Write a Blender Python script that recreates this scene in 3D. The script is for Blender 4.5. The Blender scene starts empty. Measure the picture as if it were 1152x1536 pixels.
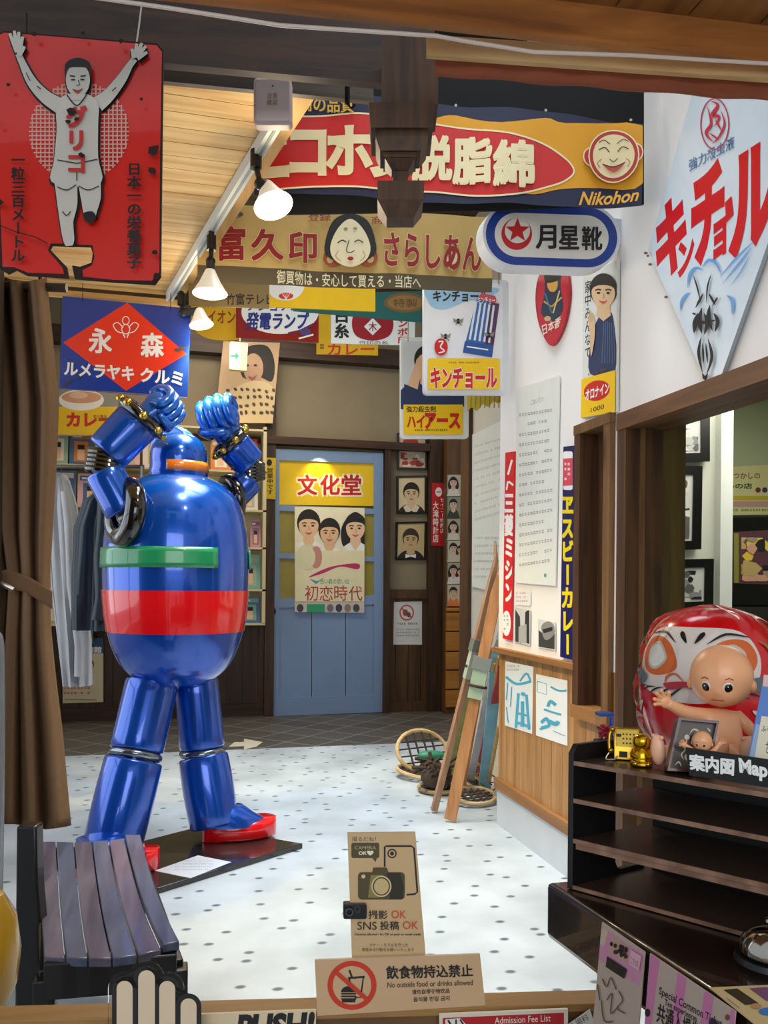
import bpy, bmesh, math, random
from math import sin, cos, tan, pi, radians, sqrt, atan2
from mathutils import Vector as V, Matrix
random.seed(7)
SC = bpy.context.scene
COL = SC.collection

# ---------------------------------------------------------------- camera
F = 1250.0                      # focal length in pixels of the 1152x1536 photograph
HY = 875.0                      # horizon row
EYE = V((0.0, 0.0, 1.30))
YAW = radians(13.7)
ROLL = radians(0.5)
_f = V((sin(YAW), cos(YAW), 0.0))
_r0 = V((cos(YAW), -sin(YAW), 0.0))
_u0 = V((0, 0, 1.0))
_r = _r0 * cos(ROLL) + _u0 * sin(ROLL)
_u = _u0 * cos(ROLL) - _r0 * sin(ROLL)
cam = bpy.data.objects.new('camera', bpy.data.cameras.new('camera'))
COL.objects.link(cam)
m = Matrix.Identity(4)
for i in range(3):
    m[i][0] = _r[i]; m[i][1] = _u[i]; m[i][2] = -_f[i]; m[i][3] = EYE[i]
cam.matrix_world = m
cam.data.sensor_fit = 'AUTO'
cam.data.sensor_width = 36.0
cam.data.lens = F / 1536.0 * 36.0
cam.data.shift_y = (HY - 768.0) / 1536.0
cam.data.clip_start = 0.02
SC.camera = cam

# ---------------------------------------------------------------- world, light, exposure
SC.view_settings.view_transform = 'Standard'
SC.view_settings.look = 'None'
SC.view_settings.gamma = 1.0
SC.view_settings.use_curve_mapping = False
SC.view_settings.exposure = 0.08
SC.cycles.use_denoising = True
W = bpy.data.worlds.new('world'); SC.world = W
W.use_nodes = True
W.node_tree.nodes['Background'].inputs[0].default_value = (0.86, 0.93, 1.0, 1)
W.node_tree.nodes['Background'].inputs[1].default_value = 0.55

def area_light(name, loc, target, sx, sy, power, color=(1, 1, 1), spread=180):
    d = bpy.data.lights.new(name, 'AREA'); d.shape = 'RECTANGLE'
    d.size = sx; d.size_y = sy; d.energy = power; d.color = color; d.spread = radians(spread)
    o = bpy.data.objects.new(name, d); COL.objects.link(o)
    o.location = loc
    o.rotation_euler = (V(target) - V(loc)).to_track_quat('-Z', 'Y').to_euler()
    return o
# daylight through the left-hand window, the entrance behind the viewer and the roof light over the hall
area_light('window_daylight', (-2.25, 4.0, 1.75), (0.8, 4.0, 0.5), 3.2, 2.2, 38, (0.84, 0.92, 1.0))
area_light('entrance_daylight', (-0.5, -2.6, 2.3), (0.5, 3.0, 1.3), 3.4, 2.0, 62, (0.97, 0.97, 1.0))
area_light('roof_light', (0.93, 4.1, 3.9), (0.93, 4.1, 0.0), 1.15, 4.4, 58, (0.84, 0.93, 1.0), 70)
area_light('back_fill', (0.6, 6.9, 3.8), (0.8, 7.3, 0.6), 1.6, .6, 40, (1.0, 0.88, 0.7))  # unseen fill light added to brighten the far end of the hall
area_light('next_room_lamp', (3.1, 3.4, 2.5), (3.0, 3.6, 0.0), 1.2, 1.2, 26, (1.0, 0.98, 0.88))

# ---------------------------------------------------------------- points from the survey of the photograph
def ray(px, py):
    return _f + _r * ((px - 576.0) / F) + _u * ((HY - py) / F)
def P(px, py, d): return EYE + ray(px, py) * d
def hit(px, py, pt, n):
    r = ray(px, py); return EYE + r * ((V(pt) - EYE).dot(V(n)) / r.dot(V(n)))
def onX(px, py, x): return hit(px, py, (x, 0, 0), (1, 0, 0))
def onY(px, py, y): return hit(px, py, (0, y, 0), (0, 1, 0))
def onZ(px, py, z): return hit(px, py, (0, 0, z), (0, 0, 1))

# ---------------------------------------------------------------- materials
def lin(h):
    h = h.lstrip('#'); c = [int(h[i:i + 2], 16) / 255 for i in (0, 2, 4)]
    return tuple(x / 12.92 if x <= 0.04045 else ((x + 0.055) / 1.055) ** 2.4 for x in c) + (1,)
_mats = {}
def pm(col, rough=0.5, metal=0.0, coat=0.0, var=0.06, nscale=14.0, bump=0.0, spec=0.5, trans=0.0, emit=0.0, alpha=1.0):
    """plain painted / printed / moulded material with a little procedural mottling"""
    key = (col, rough, metal, coat, var, nscale, bump, spec, trans, emit, alpha)
    if key in _mats: return _mats[key]
    mt = bpy.data.materials.new('paint_' + col.lstrip('#')); mt.use_nodes = True
    nt = mt.node_tree; b = nt.nodes['Principled BSDF']
    c = lin(col)
    tc = nt.nodes.new('ShaderNodeTexCoord'); nz = nt.nodes.new('ShaderNodeTexNoise')
    nz.inputs['Scale'].default_value = nscale; nz.inputs['Detail'].default_value = 4
    nt.links.new(tc.outputs['Object'], nz.inputs['Vector'])
    mx = nt.nodes.new('ShaderNodeMix'); mx.data_type = 'RGBA'
    mx.inputs[6].default_value = tuple(x * (1 - var) for x in c[:3]) + (1,)
    mx.inputs[7].default_value = tuple(min(1, x * (1 + var)) for x in c[:3]) + (1,)
    nt.links.new(nz.outputs['Fac'], mx.inputs[0]); nt.links.new(mx.outputs[2], b.inputs['Base Color'])
    b.inputs['Roughness'].default_value = rough; b.inputs['Metallic'].default_value = metal
    b.inputs['Coat Weight'].default_value = coat; b.inputs['Coat Roughness'].default_value = 0.04
    b.inputs['Specular IOR Level'].default_value = spec
    b.inputs['Transmission Weight'].default_value = trans
    b.inputs['Alpha'].default_value = alpha
    if emit:
        b.inputs['Emission Color'].default_value = c; b.inputs['Emission Strength'].default_value = emit
    if bump:
        bp = nt.nodes.new('ShaderNodeBump'); bp.inputs['Strength'].default_value = bump; bp.inputs['Distance'].default_value = 0.01
        nt.links.new(nz.outputs['Fac'], bp.inputs['Height']); nt.links.new(bp.outputs['Normal'], b.inputs['Normal'])
    _mats[key] = mt
    return mt
def wood(c1, c2, axis='Z', fine=28.0, rough=0.5, coat=0.0, knots=True, bump=0.25):
    key = ('wood', c1, c2, axis, fine, rough, coat, knots)
    if key in _mats: return _mats[key]
    mt = bpy.data.materials.new('wood_' + c1.lstrip('#')); mt.use_nodes = True
    nt = mt.node_tree; b = nt.nodes['Principled BSDF']; N = nt.nodes.new; L = nt.links.new
    tc = N('ShaderNodeTexCoord'); mp = N('ShaderNodeMapping')
    s = [fine, fine, fine]; s['XYZ'.index(axis)] = fine * 0.07
    mp.inputs['Scale'].default_value = s
    L(tc.outputs['Object'], mp.inputs['Vector'])
    nz = N('ShaderNodeTexNoise'); nz.inputs['Scale'].default_value = 1.0; nz.inputs['Detail'].default_value = 5
    nz.inputs['Distortion'].default_value = 0.6
    L(mp.outputs['Vector'], nz.inputs['Vector'])
    cr = N('ShaderNodeValToRGB'); cr.color_ramp.elements[0].position = 0.32; cr.color_ramp.elements[1].position = 0.68
    cr.color_ramp.elements[0].color = lin(c1); cr.color_ramp.elements[1].color = lin(c2)
    L(nz.outputs['Fac'], cr.inputs['Fac'])
    out = cr.outputs['Color']
    if knots:
        mp2 = N('ShaderNodeMapping'); s2 = [fine * .22] * 3; s2['XYZ'.index(axis)] = fine * 0.08
        mp2.inputs['Scale'].default_value = s2; L(tc.outputs['Object'], mp2.inputs['Vector'])
        vo = N('ShaderNodeTexVoronoi'); vo.inputs['Scale'].default_value = 0.55; L(mp2.outputs['Vector'], vo.inputs['Vector'])
        r2 = N('ShaderNodeValToRGB'); r2.color_ramp.elements[0].position = 0.05; r2.color_ramp.elements[1].position = 0.13
        r2.color_ramp.elements[0].color = (0.25, 0.2, 0.15, 1); r2.color_ramp.elements[1].color = (1, 1, 1, 1)
        L(vo.outputs['Distance'], r2.inputs['Fac'])
        mx = N('ShaderNodeMix'); mx.data_type = 'RGBA'; mx.blend_type = 'MULTIPLY'; mx.inputs[0].default_value = 0.8
        L(out, mx.inputs[6]); L(r2.outputs['Color'], mx.inputs[7]); out = mx.outputs[2]
    L(out, b.inputs['Base Color'])
    b.inputs['Roughness'].default_value = rough; b.inputs['Coat Weight'].default_value = coat
    bp = N('ShaderNodeBump'); bp.inputs['Strength'].default_value = bump; bp.inputs['Distance'].default_value = 0.004
    L(nz.outputs['Fac'], bp.inputs['Height']); L(bp.outputs['Normal'], b.inputs['Normal'])
    _mats[key] = mt
    return mt
def glass(key='clear', tint=(1, 1, 1), rough=0.02, ior=1.3, alpha=0.25):
    k = ('glass', key)
    if k in _mats: return _mats[k]
    mt = bpy.data.materials.new('clear_' + key); mt.use_nodes = True
    nt = mt.node_tree; nt.nodes.clear(); N = nt.nodes.new; L = nt.links.new
    o = N('ShaderNodeOutputMaterial'); t = N('ShaderNodeBsdfTransparent'); g = N('ShaderNodeBsdfGlossy'); mx = N('ShaderNodeMixShader')
    fr = N('ShaderNodeFresnel'); fr.inputs['IOR'].default_value = ior
    nz = N('ShaderNodeTexNoise'); nz.inputs['Scale'].default_value = 16.0
    tc = N('ShaderNodeTexCoord'); L(tc.outputs['Object'], nz.inputs['Vector'])
    bp = N('ShaderNodeBump'); bp.inputs['Strength'].default_value = 0.05 if key == 'wrap' else 0.02
    bp.inputs['Distance'].default_value = 0.02
    L(nz.outputs['Fac'], bp.inputs['Height']); L(bp.outputs['Normal'], g.inputs['Normal'])
    t.inputs[0].default_value = tint + (1,); g.inputs['Roughness'].default_value = rough
    L(fr.outputs[0], mx.inputs[0]); L(t.outputs[0], mx.inputs[1]); L(g.outputs[0], mx.inputs[2]); L(mx.outputs[0], o.inputs[0])
    _mats[k] = mt
    return mt

# ---------------------------------------------------------------- mesh building
ORG = {}
class MB:
    def __init__(s): s.bm = bmesh.new(); s.mats = []
    def mi(s, m):
        if m not in s.mats: s.mats.append(m)
        return s.mats.index(m)
    def face(s, pts, m):
        f = s.bm.faces.new([s.bm.verts.new(V(p)) for p in pts]); f.material_index = s.mi(m); return f
    def prism(s, pts, vec, m, m2=None):
        pts = [V(p) for p in pts]; vec = V(vec); n = len(pts)
        a = [s.bm.verts.new(p) for p in pts]; b = [s.bm.verts.new(p + vec) for p in pts]
        i = s.mi(m); j = s.mi(m2 or m)
        fs = [s.bm.faces.new(a)]; fs[0].material_index = i
        f = s.bm.faces.new(b[::-1]); f.material_index = j
        for k in range(n):
            f = s.bm.faces.new((a[k], b[k], b[(k + 1) % n], a[(k + 1) % n])); f.material_index = j
    def box(s, x0, x1, y0, y1, z0, z1, m):
        s.prism([(x0, y0, z0), (x1, y0, z0), (x1, y1, z0), (x0, y1, z0)], (0, 0, z1 - z0), m)
    def obox(s, o, a, b, c, m):
        o, a, b, c = V(o), V(a), V(b), V(c); s.prism([o, o + a, o + a + b, o + b], c, m)
    def bar(s, p, q, w, h, m, up=(0, 0, 1)):
        p, q = V(p), V(q); d = (q - p).normalized(); up = V(up)
        a = d.cross(up)
        if a.length < 1e-4: a = d.cross(V((0, 1, 0)))
        a.normalize(); b = a.cross(d).normalized()
        s.prism([p - a * w / 2 - b * h / 2, p + a * w / 2 - b * h / 2, p + a * w / 2 + b * h / 2, p - a * w / 2 + b * h / 2], q - p, m)
    def rings(s, rs, m, cap0=True, cap1=True):
        i = s.mi(m); vs = [[s.bm.verts.new(p) for p in r] for r in rs]; n = len(rs[0])
        for a, b in zip(vs, vs[1:]):
            for k in range(n):
                f = s.bm.faces.new((a[k], a[(k + 1) % n], b[(k + 1) % n], b[k])); f.material_index = i
        if cap0: f = s.bm.faces.new(vs[0][::-1]); f.material_index = i
        if cap1: f = s.bm.faces.new(vs[-1]); f.material_index = i
    def tube(s, pts, rad, m, seg=10, caps=True):
        pts = [V(p) for p in pts]
        if not isinstance(rad, (list, tuple)): rad = [rad] * len(pts)
        d0 = (pts[1] - pts[0]).normalized()
        a = d0.orthogonal().normalized(); rs = []
        for k, p in enumerate(pts):
            if k == 0: d = d0
            elif k == len(pts) - 1: d = (pts[k] - pts[k - 1]).normalized()
            else: d = ((pts[k + 1] - p).normalized() + (p - pts[k - 1]).normalized()).normalized()
            a = (a - d * a.dot(d)).normalized(); b = d.cross(a)
            rs.append([p + (a * cos(2 * pi * t / seg) + b * sin(2 * pi * t / seg)) * rad[k] for t in range(seg)])
        s.rings(rs, m, caps, caps)
    def lathe(s, org, prof, m, axis=(0, 0, 1), seg=32, xd=None, sx=1.0, sy=1.0):
        org = V(org); ax = V(axis).normalized()
        a = V(xd).normalized() if xd is not None else ax.orthogonal().normalized()
        a = (a - ax * a.dot(ax)).normalized(); b = ax.cross(a); rs = []
        for r, h in prof:
            r = max(r, 0.0004)
            rs.append([org + ax * h + (a * cos(2 * pi * t / seg) * sx + b * sin(2 * pi * t / seg) * sy) * r for t in range(seg)])
        s.rings(rs, m, True, True)
    def ball(s, c, r, m, seg=20, rng=12, ax=None):
        c = V(c)
        if ax is None:
            if not isinstance(r, (list, tuple)): r = (r, r, r)
            ax = (V((r[0], 0, 0)), V((0, r[1], 0)), V((0, 0, r[2])))
        rs = []
        for k in range(1, rng):
            th = pi * k / rng
            rs.append([c - ax[2] * cos(th) + (ax[0] * cos(2 * pi * t / seg) + ax[1] * sin(2 * pi * t / seg)) * sin(th) for t in range(seg)])
        s.rings(rs, m)
    def torus(s, c, axis, R, r, m, seg=32, rs=12):
        c = V(c); ax = V(axis).normalized(); a = ax.orthogonal().normalized(); b = ax.cross(a); i = s.mi(m)
        g = []
        for k in range(seg):
            d = a * cos(2 * pi * k / seg) + b * sin(2 * pi * k / seg)
            g.append([s.bm.verts.new(c + d * (R + r * cos(2 * pi * t / rs)) + ax * r * sin(2 * pi * t / rs)) for t in range(rs)])
        for k in range(seg):
            for t in range(rs):
                f = s.bm.faces.new((g[k][t], g[(k + 1) % seg][t], g[(k + 1) % seg][(t + 1) % rs], g[k][(t + 1) % rs])); f.material_index = i
    def grid(s, fn, nu, nv, m):
        i = s.mi(m)
        g = [[s.bm.verts.new(fn(a / nu, b / nv)) for a in range(nu + 1)] for b in range(nv + 1)]
        for b in range(nv):
            for a in range(nu):
                f = s.bm.faces.new((g[b][a], g[b][a + 1], g[b + 1][a + 1], g[b + 1][a])); f.material_index = i
    def build(s, name, parent=None, smooth=True, angle=35, bevel=0.0, solid=0.0, kind=None):
        bm = s.bm
        bmesh.ops.recalc_face_normals(bm, faces=bm.faces)
        if parent is None:
            xs = [v.co for v in bm.verts]
            if kind == 'structure': org = V((0, 0, 0))
            else:
                org = V(((min(p.x for p in xs) + max(p.x for p in xs)) / 2, (min(p.y for p in xs) + max(p.y for p in xs)) / 2, min(p.z for p in xs)))
        else: org = ORG[parent.name]
        for v in bm.verts: v.co = v.co - org
        me = bpy.data.meshes.new(name); bm.to_mesh(me); bm.free()
        for mt in s.mats: me.materials.append(mt)
        if smooth:
            me.polygons.foreach_set('use_smooth', [True] * len(me.polygons))
            me.set_sharp_from_angle(angle=radians(angle))
        o = bpy.data.objects.new(name, me); COL.objects.link(o)
        if parent is None: o.location = org
        else: o.parent = parent
        ORG[o.name] = org
        if kind: o['kind'] = kind
        if solid:
            md = o.modifiers.new('thickness', 'SOLIDIFY'); md.thickness = solid; md.offset = 0
        if bevel:
            md = o.modifiers.new('bevel', 'BEVEL'); md.width = bevel; md.segments = 2; md.limit_method = 'ANGLE'; md.angle_limit = radians(40)
        return o
def tag(o, label, cat, group=None):
    o['label'] = label; o['category'] = cat
    if group: o['group'] = group
    return o
def thing(name, label, cat, loc, group=None):
    o = bpy.data.objects.new(name, None); COL.objects.link(o); o.empty_display_size = 0.05
    o.location = V(loc); ORG[o.name] = V(loc)
    return tag(o, label, cat, group)
def struct(name, mb, parent=None, **k):
    return mb.build(name, parent, kind=None if parent else 'structure', **k)

# ---------------------------------------------------------------- lettering and printed artwork
_gl = {}
def glyphs(txt, off=0.0, res=3, shear=0.0):
    key = (txt, off, res, shear)
    if key in _gl: return _gl[key]
    cu = bpy.data.curves.new('t', 'FONT'); cu.body = txt; cu.offset = off; cu.resolution_u = res; cu.shear = shear
    ob = bpy.data.objects.new('t', cu); COL.objects.link(ob)
    dg = bpy.context.evaluated_depsgraph_get(); ev = ob.evaluated_get(dg); me = ev.to_mesh()
    vs = [(v.co.x, v.co.y) for v in me.vertices]; fs = [tuple(p.vertices) for p in me.polygons]
    ev.to_mesh_clear(); bpy.data.objects.remove(ob); bpy.data.curves.remove(cu)
    _gl[key] = (vs, fs)
    return vs, fs
def circle(cx, cy, rx, ry=None, n=28, a0=0, a1=360, rot=0):
    ry = rx if ry is None else ry
    full = abs(a1 - a0) >= 360; k = n if full else n + 1; out = []
    for i in range(k):
        t = radians(a0 + (a1 - a0) * i / n); x, y = rx * cos(t), ry * sin(t); q = radians(rot)
        out.append((cx + x * cos(q) - y * sin(q), cy + x * sin(q) + y * cos(q)))
    return out
def rrect(x0, y0, x1, y1, r, n=5):
    o = []
    for cx, cy, a in ((x1 - r, y1 - r, 0), (x0 + r, y1 - r, 90), (x0 + r, y0 + r, 180), (x1 - r, y0 + r, 270)):
        o += [(cx + r * cos(radians(a + 90 * i / n)), cy + r * sin(radians(a + 90 * i / n))) for i in range(n + 1)]
    return o
def spl(pts, n=6, closed=True):
    """Catmull-Rom through the points"""
    o = []; N = len(pts)
    rng = range(N) if closed else range(N - 1)
    for i in rng:
        if closed: p0, p1, p2, p3 = pts[i - 1], pts[i], pts[(i + 1) % N], pts[(i + 2) % N]
        else: p0, p1, p2, p3 = pts[max(i - 1, 0)], pts[i], pts[i + 1], pts[min(i + 2, N - 1)]
        for k in range(n):
            t = k / n; t2 = t * t; t3 = t2 * t
            o.append(tuple(0.5 * (2 * p1[j] + (p2[j] - p0[j]) * t + (2 * p0[j] - 5 * p1[j] + 4 * p2[j] - p3[j]) * t2 + (3 * p1[j] - p0[j] - 3 * p2[j] + p3[j]) * t3) for j in range(2)))
    if not closed: o.append(tuple(pts[-1]))
    return o
class Canvas:
    """artwork on a real surface: survey coordinates are carried onto the sign's own plane"""
    def __init__(s, pt, n, dz=0.00025, wave=None, maxlen=None, warp=None):
        s.pt, s.n = V(pt), V(n).normalized()
        if s.n.dot(EYE - s.pt) < 0: s.n = -s.n
        s.dz = dz; s.lift = 0.0; s.mb = MB(); s.wave = wave; s.maxlen = maxlen; s.warp = warp; s.clip = None
    def m3(s, x, y, extra=0.0):
        if s.warp: x, y = s.warp(x, y)
        p = hit(x, y, s.pt, s.n); k = s.lift + extra
        if s.wave: k += s.wave(x, y)
        return p + s.n * k
    def emit(s, vs, fs, m):
        b = bmesh.new(); bv = [b.verts.new((x, y, 0)) for x, y in vs]
        for f in fs:
            try: b.faces.new([bv[i] for i in f])
            except ValueError: pass
        if s.clip:
            c = s.clip; n = len(c); cx = sum(p[0] for p in c) / n; cy = sum(p[1] for p in c) / n
            for k in range(n):
                x0, y0 = c[k]; x1, y1 = c[(k + 1) % n]; nx, ny = y1 - y0, x0 - x1
                if nx * (cx - x0) + ny * (cy - y0) > 0: nx, ny = -nx, -ny
                if (nx * nx + ny * ny) > 1e-9 and b.verts:
                    bmesh.ops.bisect_plane(b, geom=b.verts[:] + b.edges[:] + b.faces[:], plane_co=(x0, y0, 0), plane_no=(nx, ny, 0), clear_outer=True)
            if not b.faces: b.free(); return
        big = [f for f in b.faces if len(f.verts) > 4]
        if big: bmesh.ops.triangulate(b, faces=big)
        if s.maxlen:
            for _ in range(5):
                es = [e for e in b.edges if e.calc_length() > s.maxlen]
                if not es: break
                bmesh.ops.subdivide_edges(b, edges=es, cuts=1)
                bmesh.ops.triangulate(b, faces=[f for f in b.faces if len(f.verts) > 4])
        b.verts.index_update(); i = s.mb.mi(m)
        nv = [s.mb.bm.verts.new(s.m3(v.co.x, v.co.y)) for v in b.verts]
        for f in b.faces:
            g = s.mb.bm.faces.new([nv[v.index] for v in f.verts]); g.material_index = i
        b.free()
    def up(s): s.lift += s.dz
    def poly(s, pts, m, lift=True):
        if lift: s.up()
        s.emit(pts, [tuple(range(len(pts)))], m)
    def rect(s, x0, y0, x1, y1, m): s.poly([(x0, y0), (x1, y0), (x1, y1), (x0, y1)], m)
    def disc(s, cx, cy, rx, ry, m, n=28, rot=0): s.poly(circle(cx, cy, rx, ry, n, rot=rot), m)
    def ring(s, cx, cy, rx, ry, w, m, n=32, a0=0, a1=360):
        s.line(circle(cx, cy, rx, ry, n, a0, a1), w, m, closed=abs(a1 - a0) >= 360)
    def line(s, pts, w, m, closed=False, taper=False):
        s.up(); n = len(pts); vs = []; fs = []
        for i, p in enumerate(pts):
            a = pts[i - 1] if (i > 0 or closed) else p; b = pts[(i + 1) % n] if (i < n - 1 or closed) else p
            dx, dy = b[0] - a[0], b[1] - a[1]; l = sqrt(dx * dx + dy * dy) or 1
            ww = (w[i] if isinstance(w, (list, tuple)) else w) / 2
            if taper: ww *= max(0.12, sin(pi * i / (n - 1)))
            vs += [(p[0] - dy / l * ww, p[1] + dx / l * ww), (p[0] + dy / l * ww, p[1] - dx / l * ww)]
        for i in range(n - 1 + (1 if closed else 0)):
            j = (i + 1) % n; fs.append((2 * i, 2 * i + 1, 2 * j + 1, 2 * j))
        s.emit(vs, fs, m)
    def panel(s, pts, m, th, side=None):
        """solid plate whose front face carries the print"""
        if len(pts) == 4: s.clip = list(pts)
        else:
            xs = [p[0] for p in pts]; ys = [p[1] for p in pts]; s.clip = [(min(xs), min(ys)), (max(xs), min(ys)), (max(xs), max(ys)), (min(xs), max(ys))]
        a = [s.m3(x, y) for x, y in pts]
        s.mb.prism(a, -s.n * th, m, side or m)
        return a
    def text(s, txt, x0, y0, x1, y1, m, off=0.0, quad=None, shear=0.0, outline=None, ow=0.03):
        """a line of lettering stretched into the box (or the quad TL,TR,BR,BL)"""
        q = quad or [(x0, y0), (x1, y0), (x1, y1), (x0, y1)]
        v0, _ = glyphs(txt, 0.0, shear=shear)
        bx0, bx1 = min(p[0] for p in v0), max(p[0] for p in v0); by0, by1 = min(p[1] for p in v0), max(p[1] for p in v0)
        def put(o, mm):
            vs, fs = glyphs(txt, o, shear=shear); out = []
            for x, y in vs:
                u = (x - bx0) / (bx1 - bx0 or 1); v = 1 - (y - by0) / (by1 - by0 or 1)
                out.append(tuple((q[0][k] * (1 - u) + q[1][k] * u) * (1 - v) + (q[3][k] * (1 - u) + q[2][k] * u) * v for k in (0, 1)))
            return out, fs
        def draw(o, mm):
            if o > .012 and any(ord(ch) > 0x30ff for ch in txt):
                base, fs = put(0.0, mm); wx = max(abs(q[1][0] - q[0][0]), 1) / (bx1 - bx0 or 1); hy = max(abs(q[3][1] - q[0][1]), 1) / (by1 - by0 or 1); s.up()
                for dx, dy in ((0, 0), (.8, .8), (-.8, .8), (.8, -.8), (-.8, -.8), (1, 0), (-1, 0)):
                    s.lift += s.dz * .12; s.emit([(x + dx * o * wx, y + dy * o * hy) for x, y in base], fs, mm)
            else:
                base, fs = put(o, mm); s.up(); s.emit(base, fs, mm)
        if outline: draw(off + ow, outline)
        draw(off, m)
    def bold(s, out, fs, m, o, w, h):
        sh = ((0, 0),) if o < .006 else ((0, 0), (.8, .8), (-.8, .8), (.8, -.8), (-.8, -.8), (1, 0), (-1, 0)); l0 = s.lift
        for k, (dx, dy) in enumerate(sh):
            s.lift = l0 + s.dz * .12 * k; s.emit([(x + dx * o * w, y + dy * o * h) for x, y in out], fs, m)
        s.lift = l0
    def vtext(s, txt, x0, y0, x1, y1, m, off=0.0, shear=0.0, xs=1.0, slope=0.0):
        """vertical writing, one character cell under the other"""
        n = len(txt); h = (y1 - y0) / n; s.up()
        for i, ch in enumerate(txt):
            if ch == ' ': continue
            vs, fs = glyphs(ch, 0.0, shear=shear); out = []
            for x, y in vs:
                u, v = x, 1 - (y + 0.13)
                if ch in 'ー－': u, v = 1 - v, u
                u = 0.5 + (u - 0.5) * xs
                out.append((x0 + (x1 - x0) * u, y0 + h * (i + v) + slope * u * (x1 - x0)))
            s.bold(out, fs, m, off, x1 - x0, h)
    def htext(s, txt, x0, y0, x1, y1, m, off=0.0, slope=0.0):
        """horizontal writing in equal character cells"""
        n = len(txt); w = (x1 - x0) / n; s.up()
        for i, ch in enumerate(txt):
            if ch == ' ': continue
            vs, fs = glyphs(ch, 0.0); out = []
            for x, y in vs:
                X = x0 + w * (i + x); out.append((X, y0 + (y1 - y0) * (1 - (y + 0.13)) + slope * (X - x0)))
            s.bold(out, fs, m, off, w, y1 - y0)
    def squiggles(s, x0, y0, x1, y1, rows, m, fill=0.55, seed=1, slope=0.0, step=None):
        """rows of writing too small to read"""
        rnd = random.Random(seed); h = (y1 - y0) / rows; s.up(); vs = []; fs = []
        for r in range(rows):
            x = x0; xe = x1 - (rnd.random() * 0.35 * (x1 - x0) if r % 4 == 3 else 0); cw = step or h * 0.62
            while x < xe - cw * 0.5:
                w = cw * (0.5 + 0.35 * rnd.random())
                if rnd.random() < 0.9:
                    for k in range(2):
                        ya = y0 + h * r + h * fill * (0.05 + 0.5 * k + 0.1 * rnd.random()); yb = ya + h * fill * 0.3
                        b = len(vs); s0 = slope * (x - x0)
                        vs += [(x, ya + s0), (x + w, ya + s0), (x + w, yb + s0), (x, yb + s0)]; fs.append((b, b + 1, b + 2, b + 3))
                x += cw
        if fs: s.emit(vs, fs, m)
    def person(s, cx, cy, h, hair, skin, cloth, long=False, tilt=0.0, collar=None, body=True, bow=None, smile=True, w=1.0):
        """head and shoulders in a printed photograph; (cx,cy) is the face centre, h the face height"""
        dk = pm('#2a1c18'); r = h / 2
        if body:
            s.poly(spl([(cx - r * 2.1 * w, cy + r * 3.4), (cx - r * 2.0 * w, cy + r * 2.1), (cx - r * 0.7, cy + r * 1.25), (cx + r * 0.7, cy + r * 1.25), (cx + r * 2.0 * w, cy + r * 2.1), (cx + r * 2.1 * w, cy + r * 3.4)], 5), cloth)
        if long: s.poly(spl([(cx - r * 1.05, cy + r * 1.5), (cx - r * 1.15, cy - r * .2), (cx, cy - r * 1.45), (cx + r * 1.15, cy - r * .2), (cx + r * 1.05, cy + r * 1.5), (cx, cy + r * 1.1)], 5), hair)
        s.poly([(cx - r * .38, cy + r * .5), (cx + r * .38, cy + r * .5), (cx + r * .5, cy + r * 1.5), (cx, cy + r * 1.9), (cx - r * .5, cy + r * 1.5)], skin)
        if collar:
            s.poly([(cx - r * .5, cy + r * 1.2), (cx, cy + r * 1.9), (cx - r * .5, cy + r * 2.3), (cx - r * .95, cy + r * 1.5)], collar)
            s.poly([(cx + r * .5, cy + r * 1.2), (cx, cy + r * 1.9), (cx + r * .5, cy + r * 2.3), (cx + r * .95, cy + r * 1.5)], collar)
        if bow: s.poly([(cx - r * .6, cy + r * 1.6), (cx, cy + r * 1.8), (cx + r * .6, cy + r * 1.6), (cx + r * .6, cy + r * 2.1), (cx, cy + r * 1.9), (cx - r * .6, cy + r * 2.1)], bow)
        s.poly(circle(cx, cy - r * .25, r * .95, r * 1.12, 22), hair)
        s.poly(spl([(cx - r * .78, cy - r * .25), (cx - r * .3, cy - r * .55), (cx + r * .45, cy - r * .5), (cx + r * .78, cy - r * .2), (cx + r * .7, cy + r * .45), (cx + r * .25, cy + r * .97), (cx - r * .25, cy + r * .97), (cx - r * .7, cy + r * .45)], 4), skin)
        for k in (-1, 1):
            s.disc(cx + k * r * .33, cy - r * .02, r * .13, r * .08, dk, 10)
            s.line([(cx + k * r * .15, cy - r * .22), (cx + k * r * .35, cy - r * .28), (cx + k * r * .55, cy - r * .2)], r * .09, dk)
        s.line([(cx, cy), (cx + r * .08, cy + r * .3), (cx - r * .06, cy + r * .32)], r * .05, pm('#b07a5c'))
        if smile: s.poly(spl([(cx - r * .3, cy + r * .48), (cx, cy + r * .55), (cx + r * .3, cy + r * .48), (cx, cy + r * .72)], 4), pm('#c8564a'))
        else: s.line([(cx - r * .22, cy + r * .56), (cx + r * .22, cy + r * .56)], r * .1, pm('#a04a44'))
    def build(s, name, parent=None, **k): return s.mb.build(name, parent, **k)
def sign(name, label, cat, cv, group=None, part=False):
    return tag(cv.build(name), label, cat, group)
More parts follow.
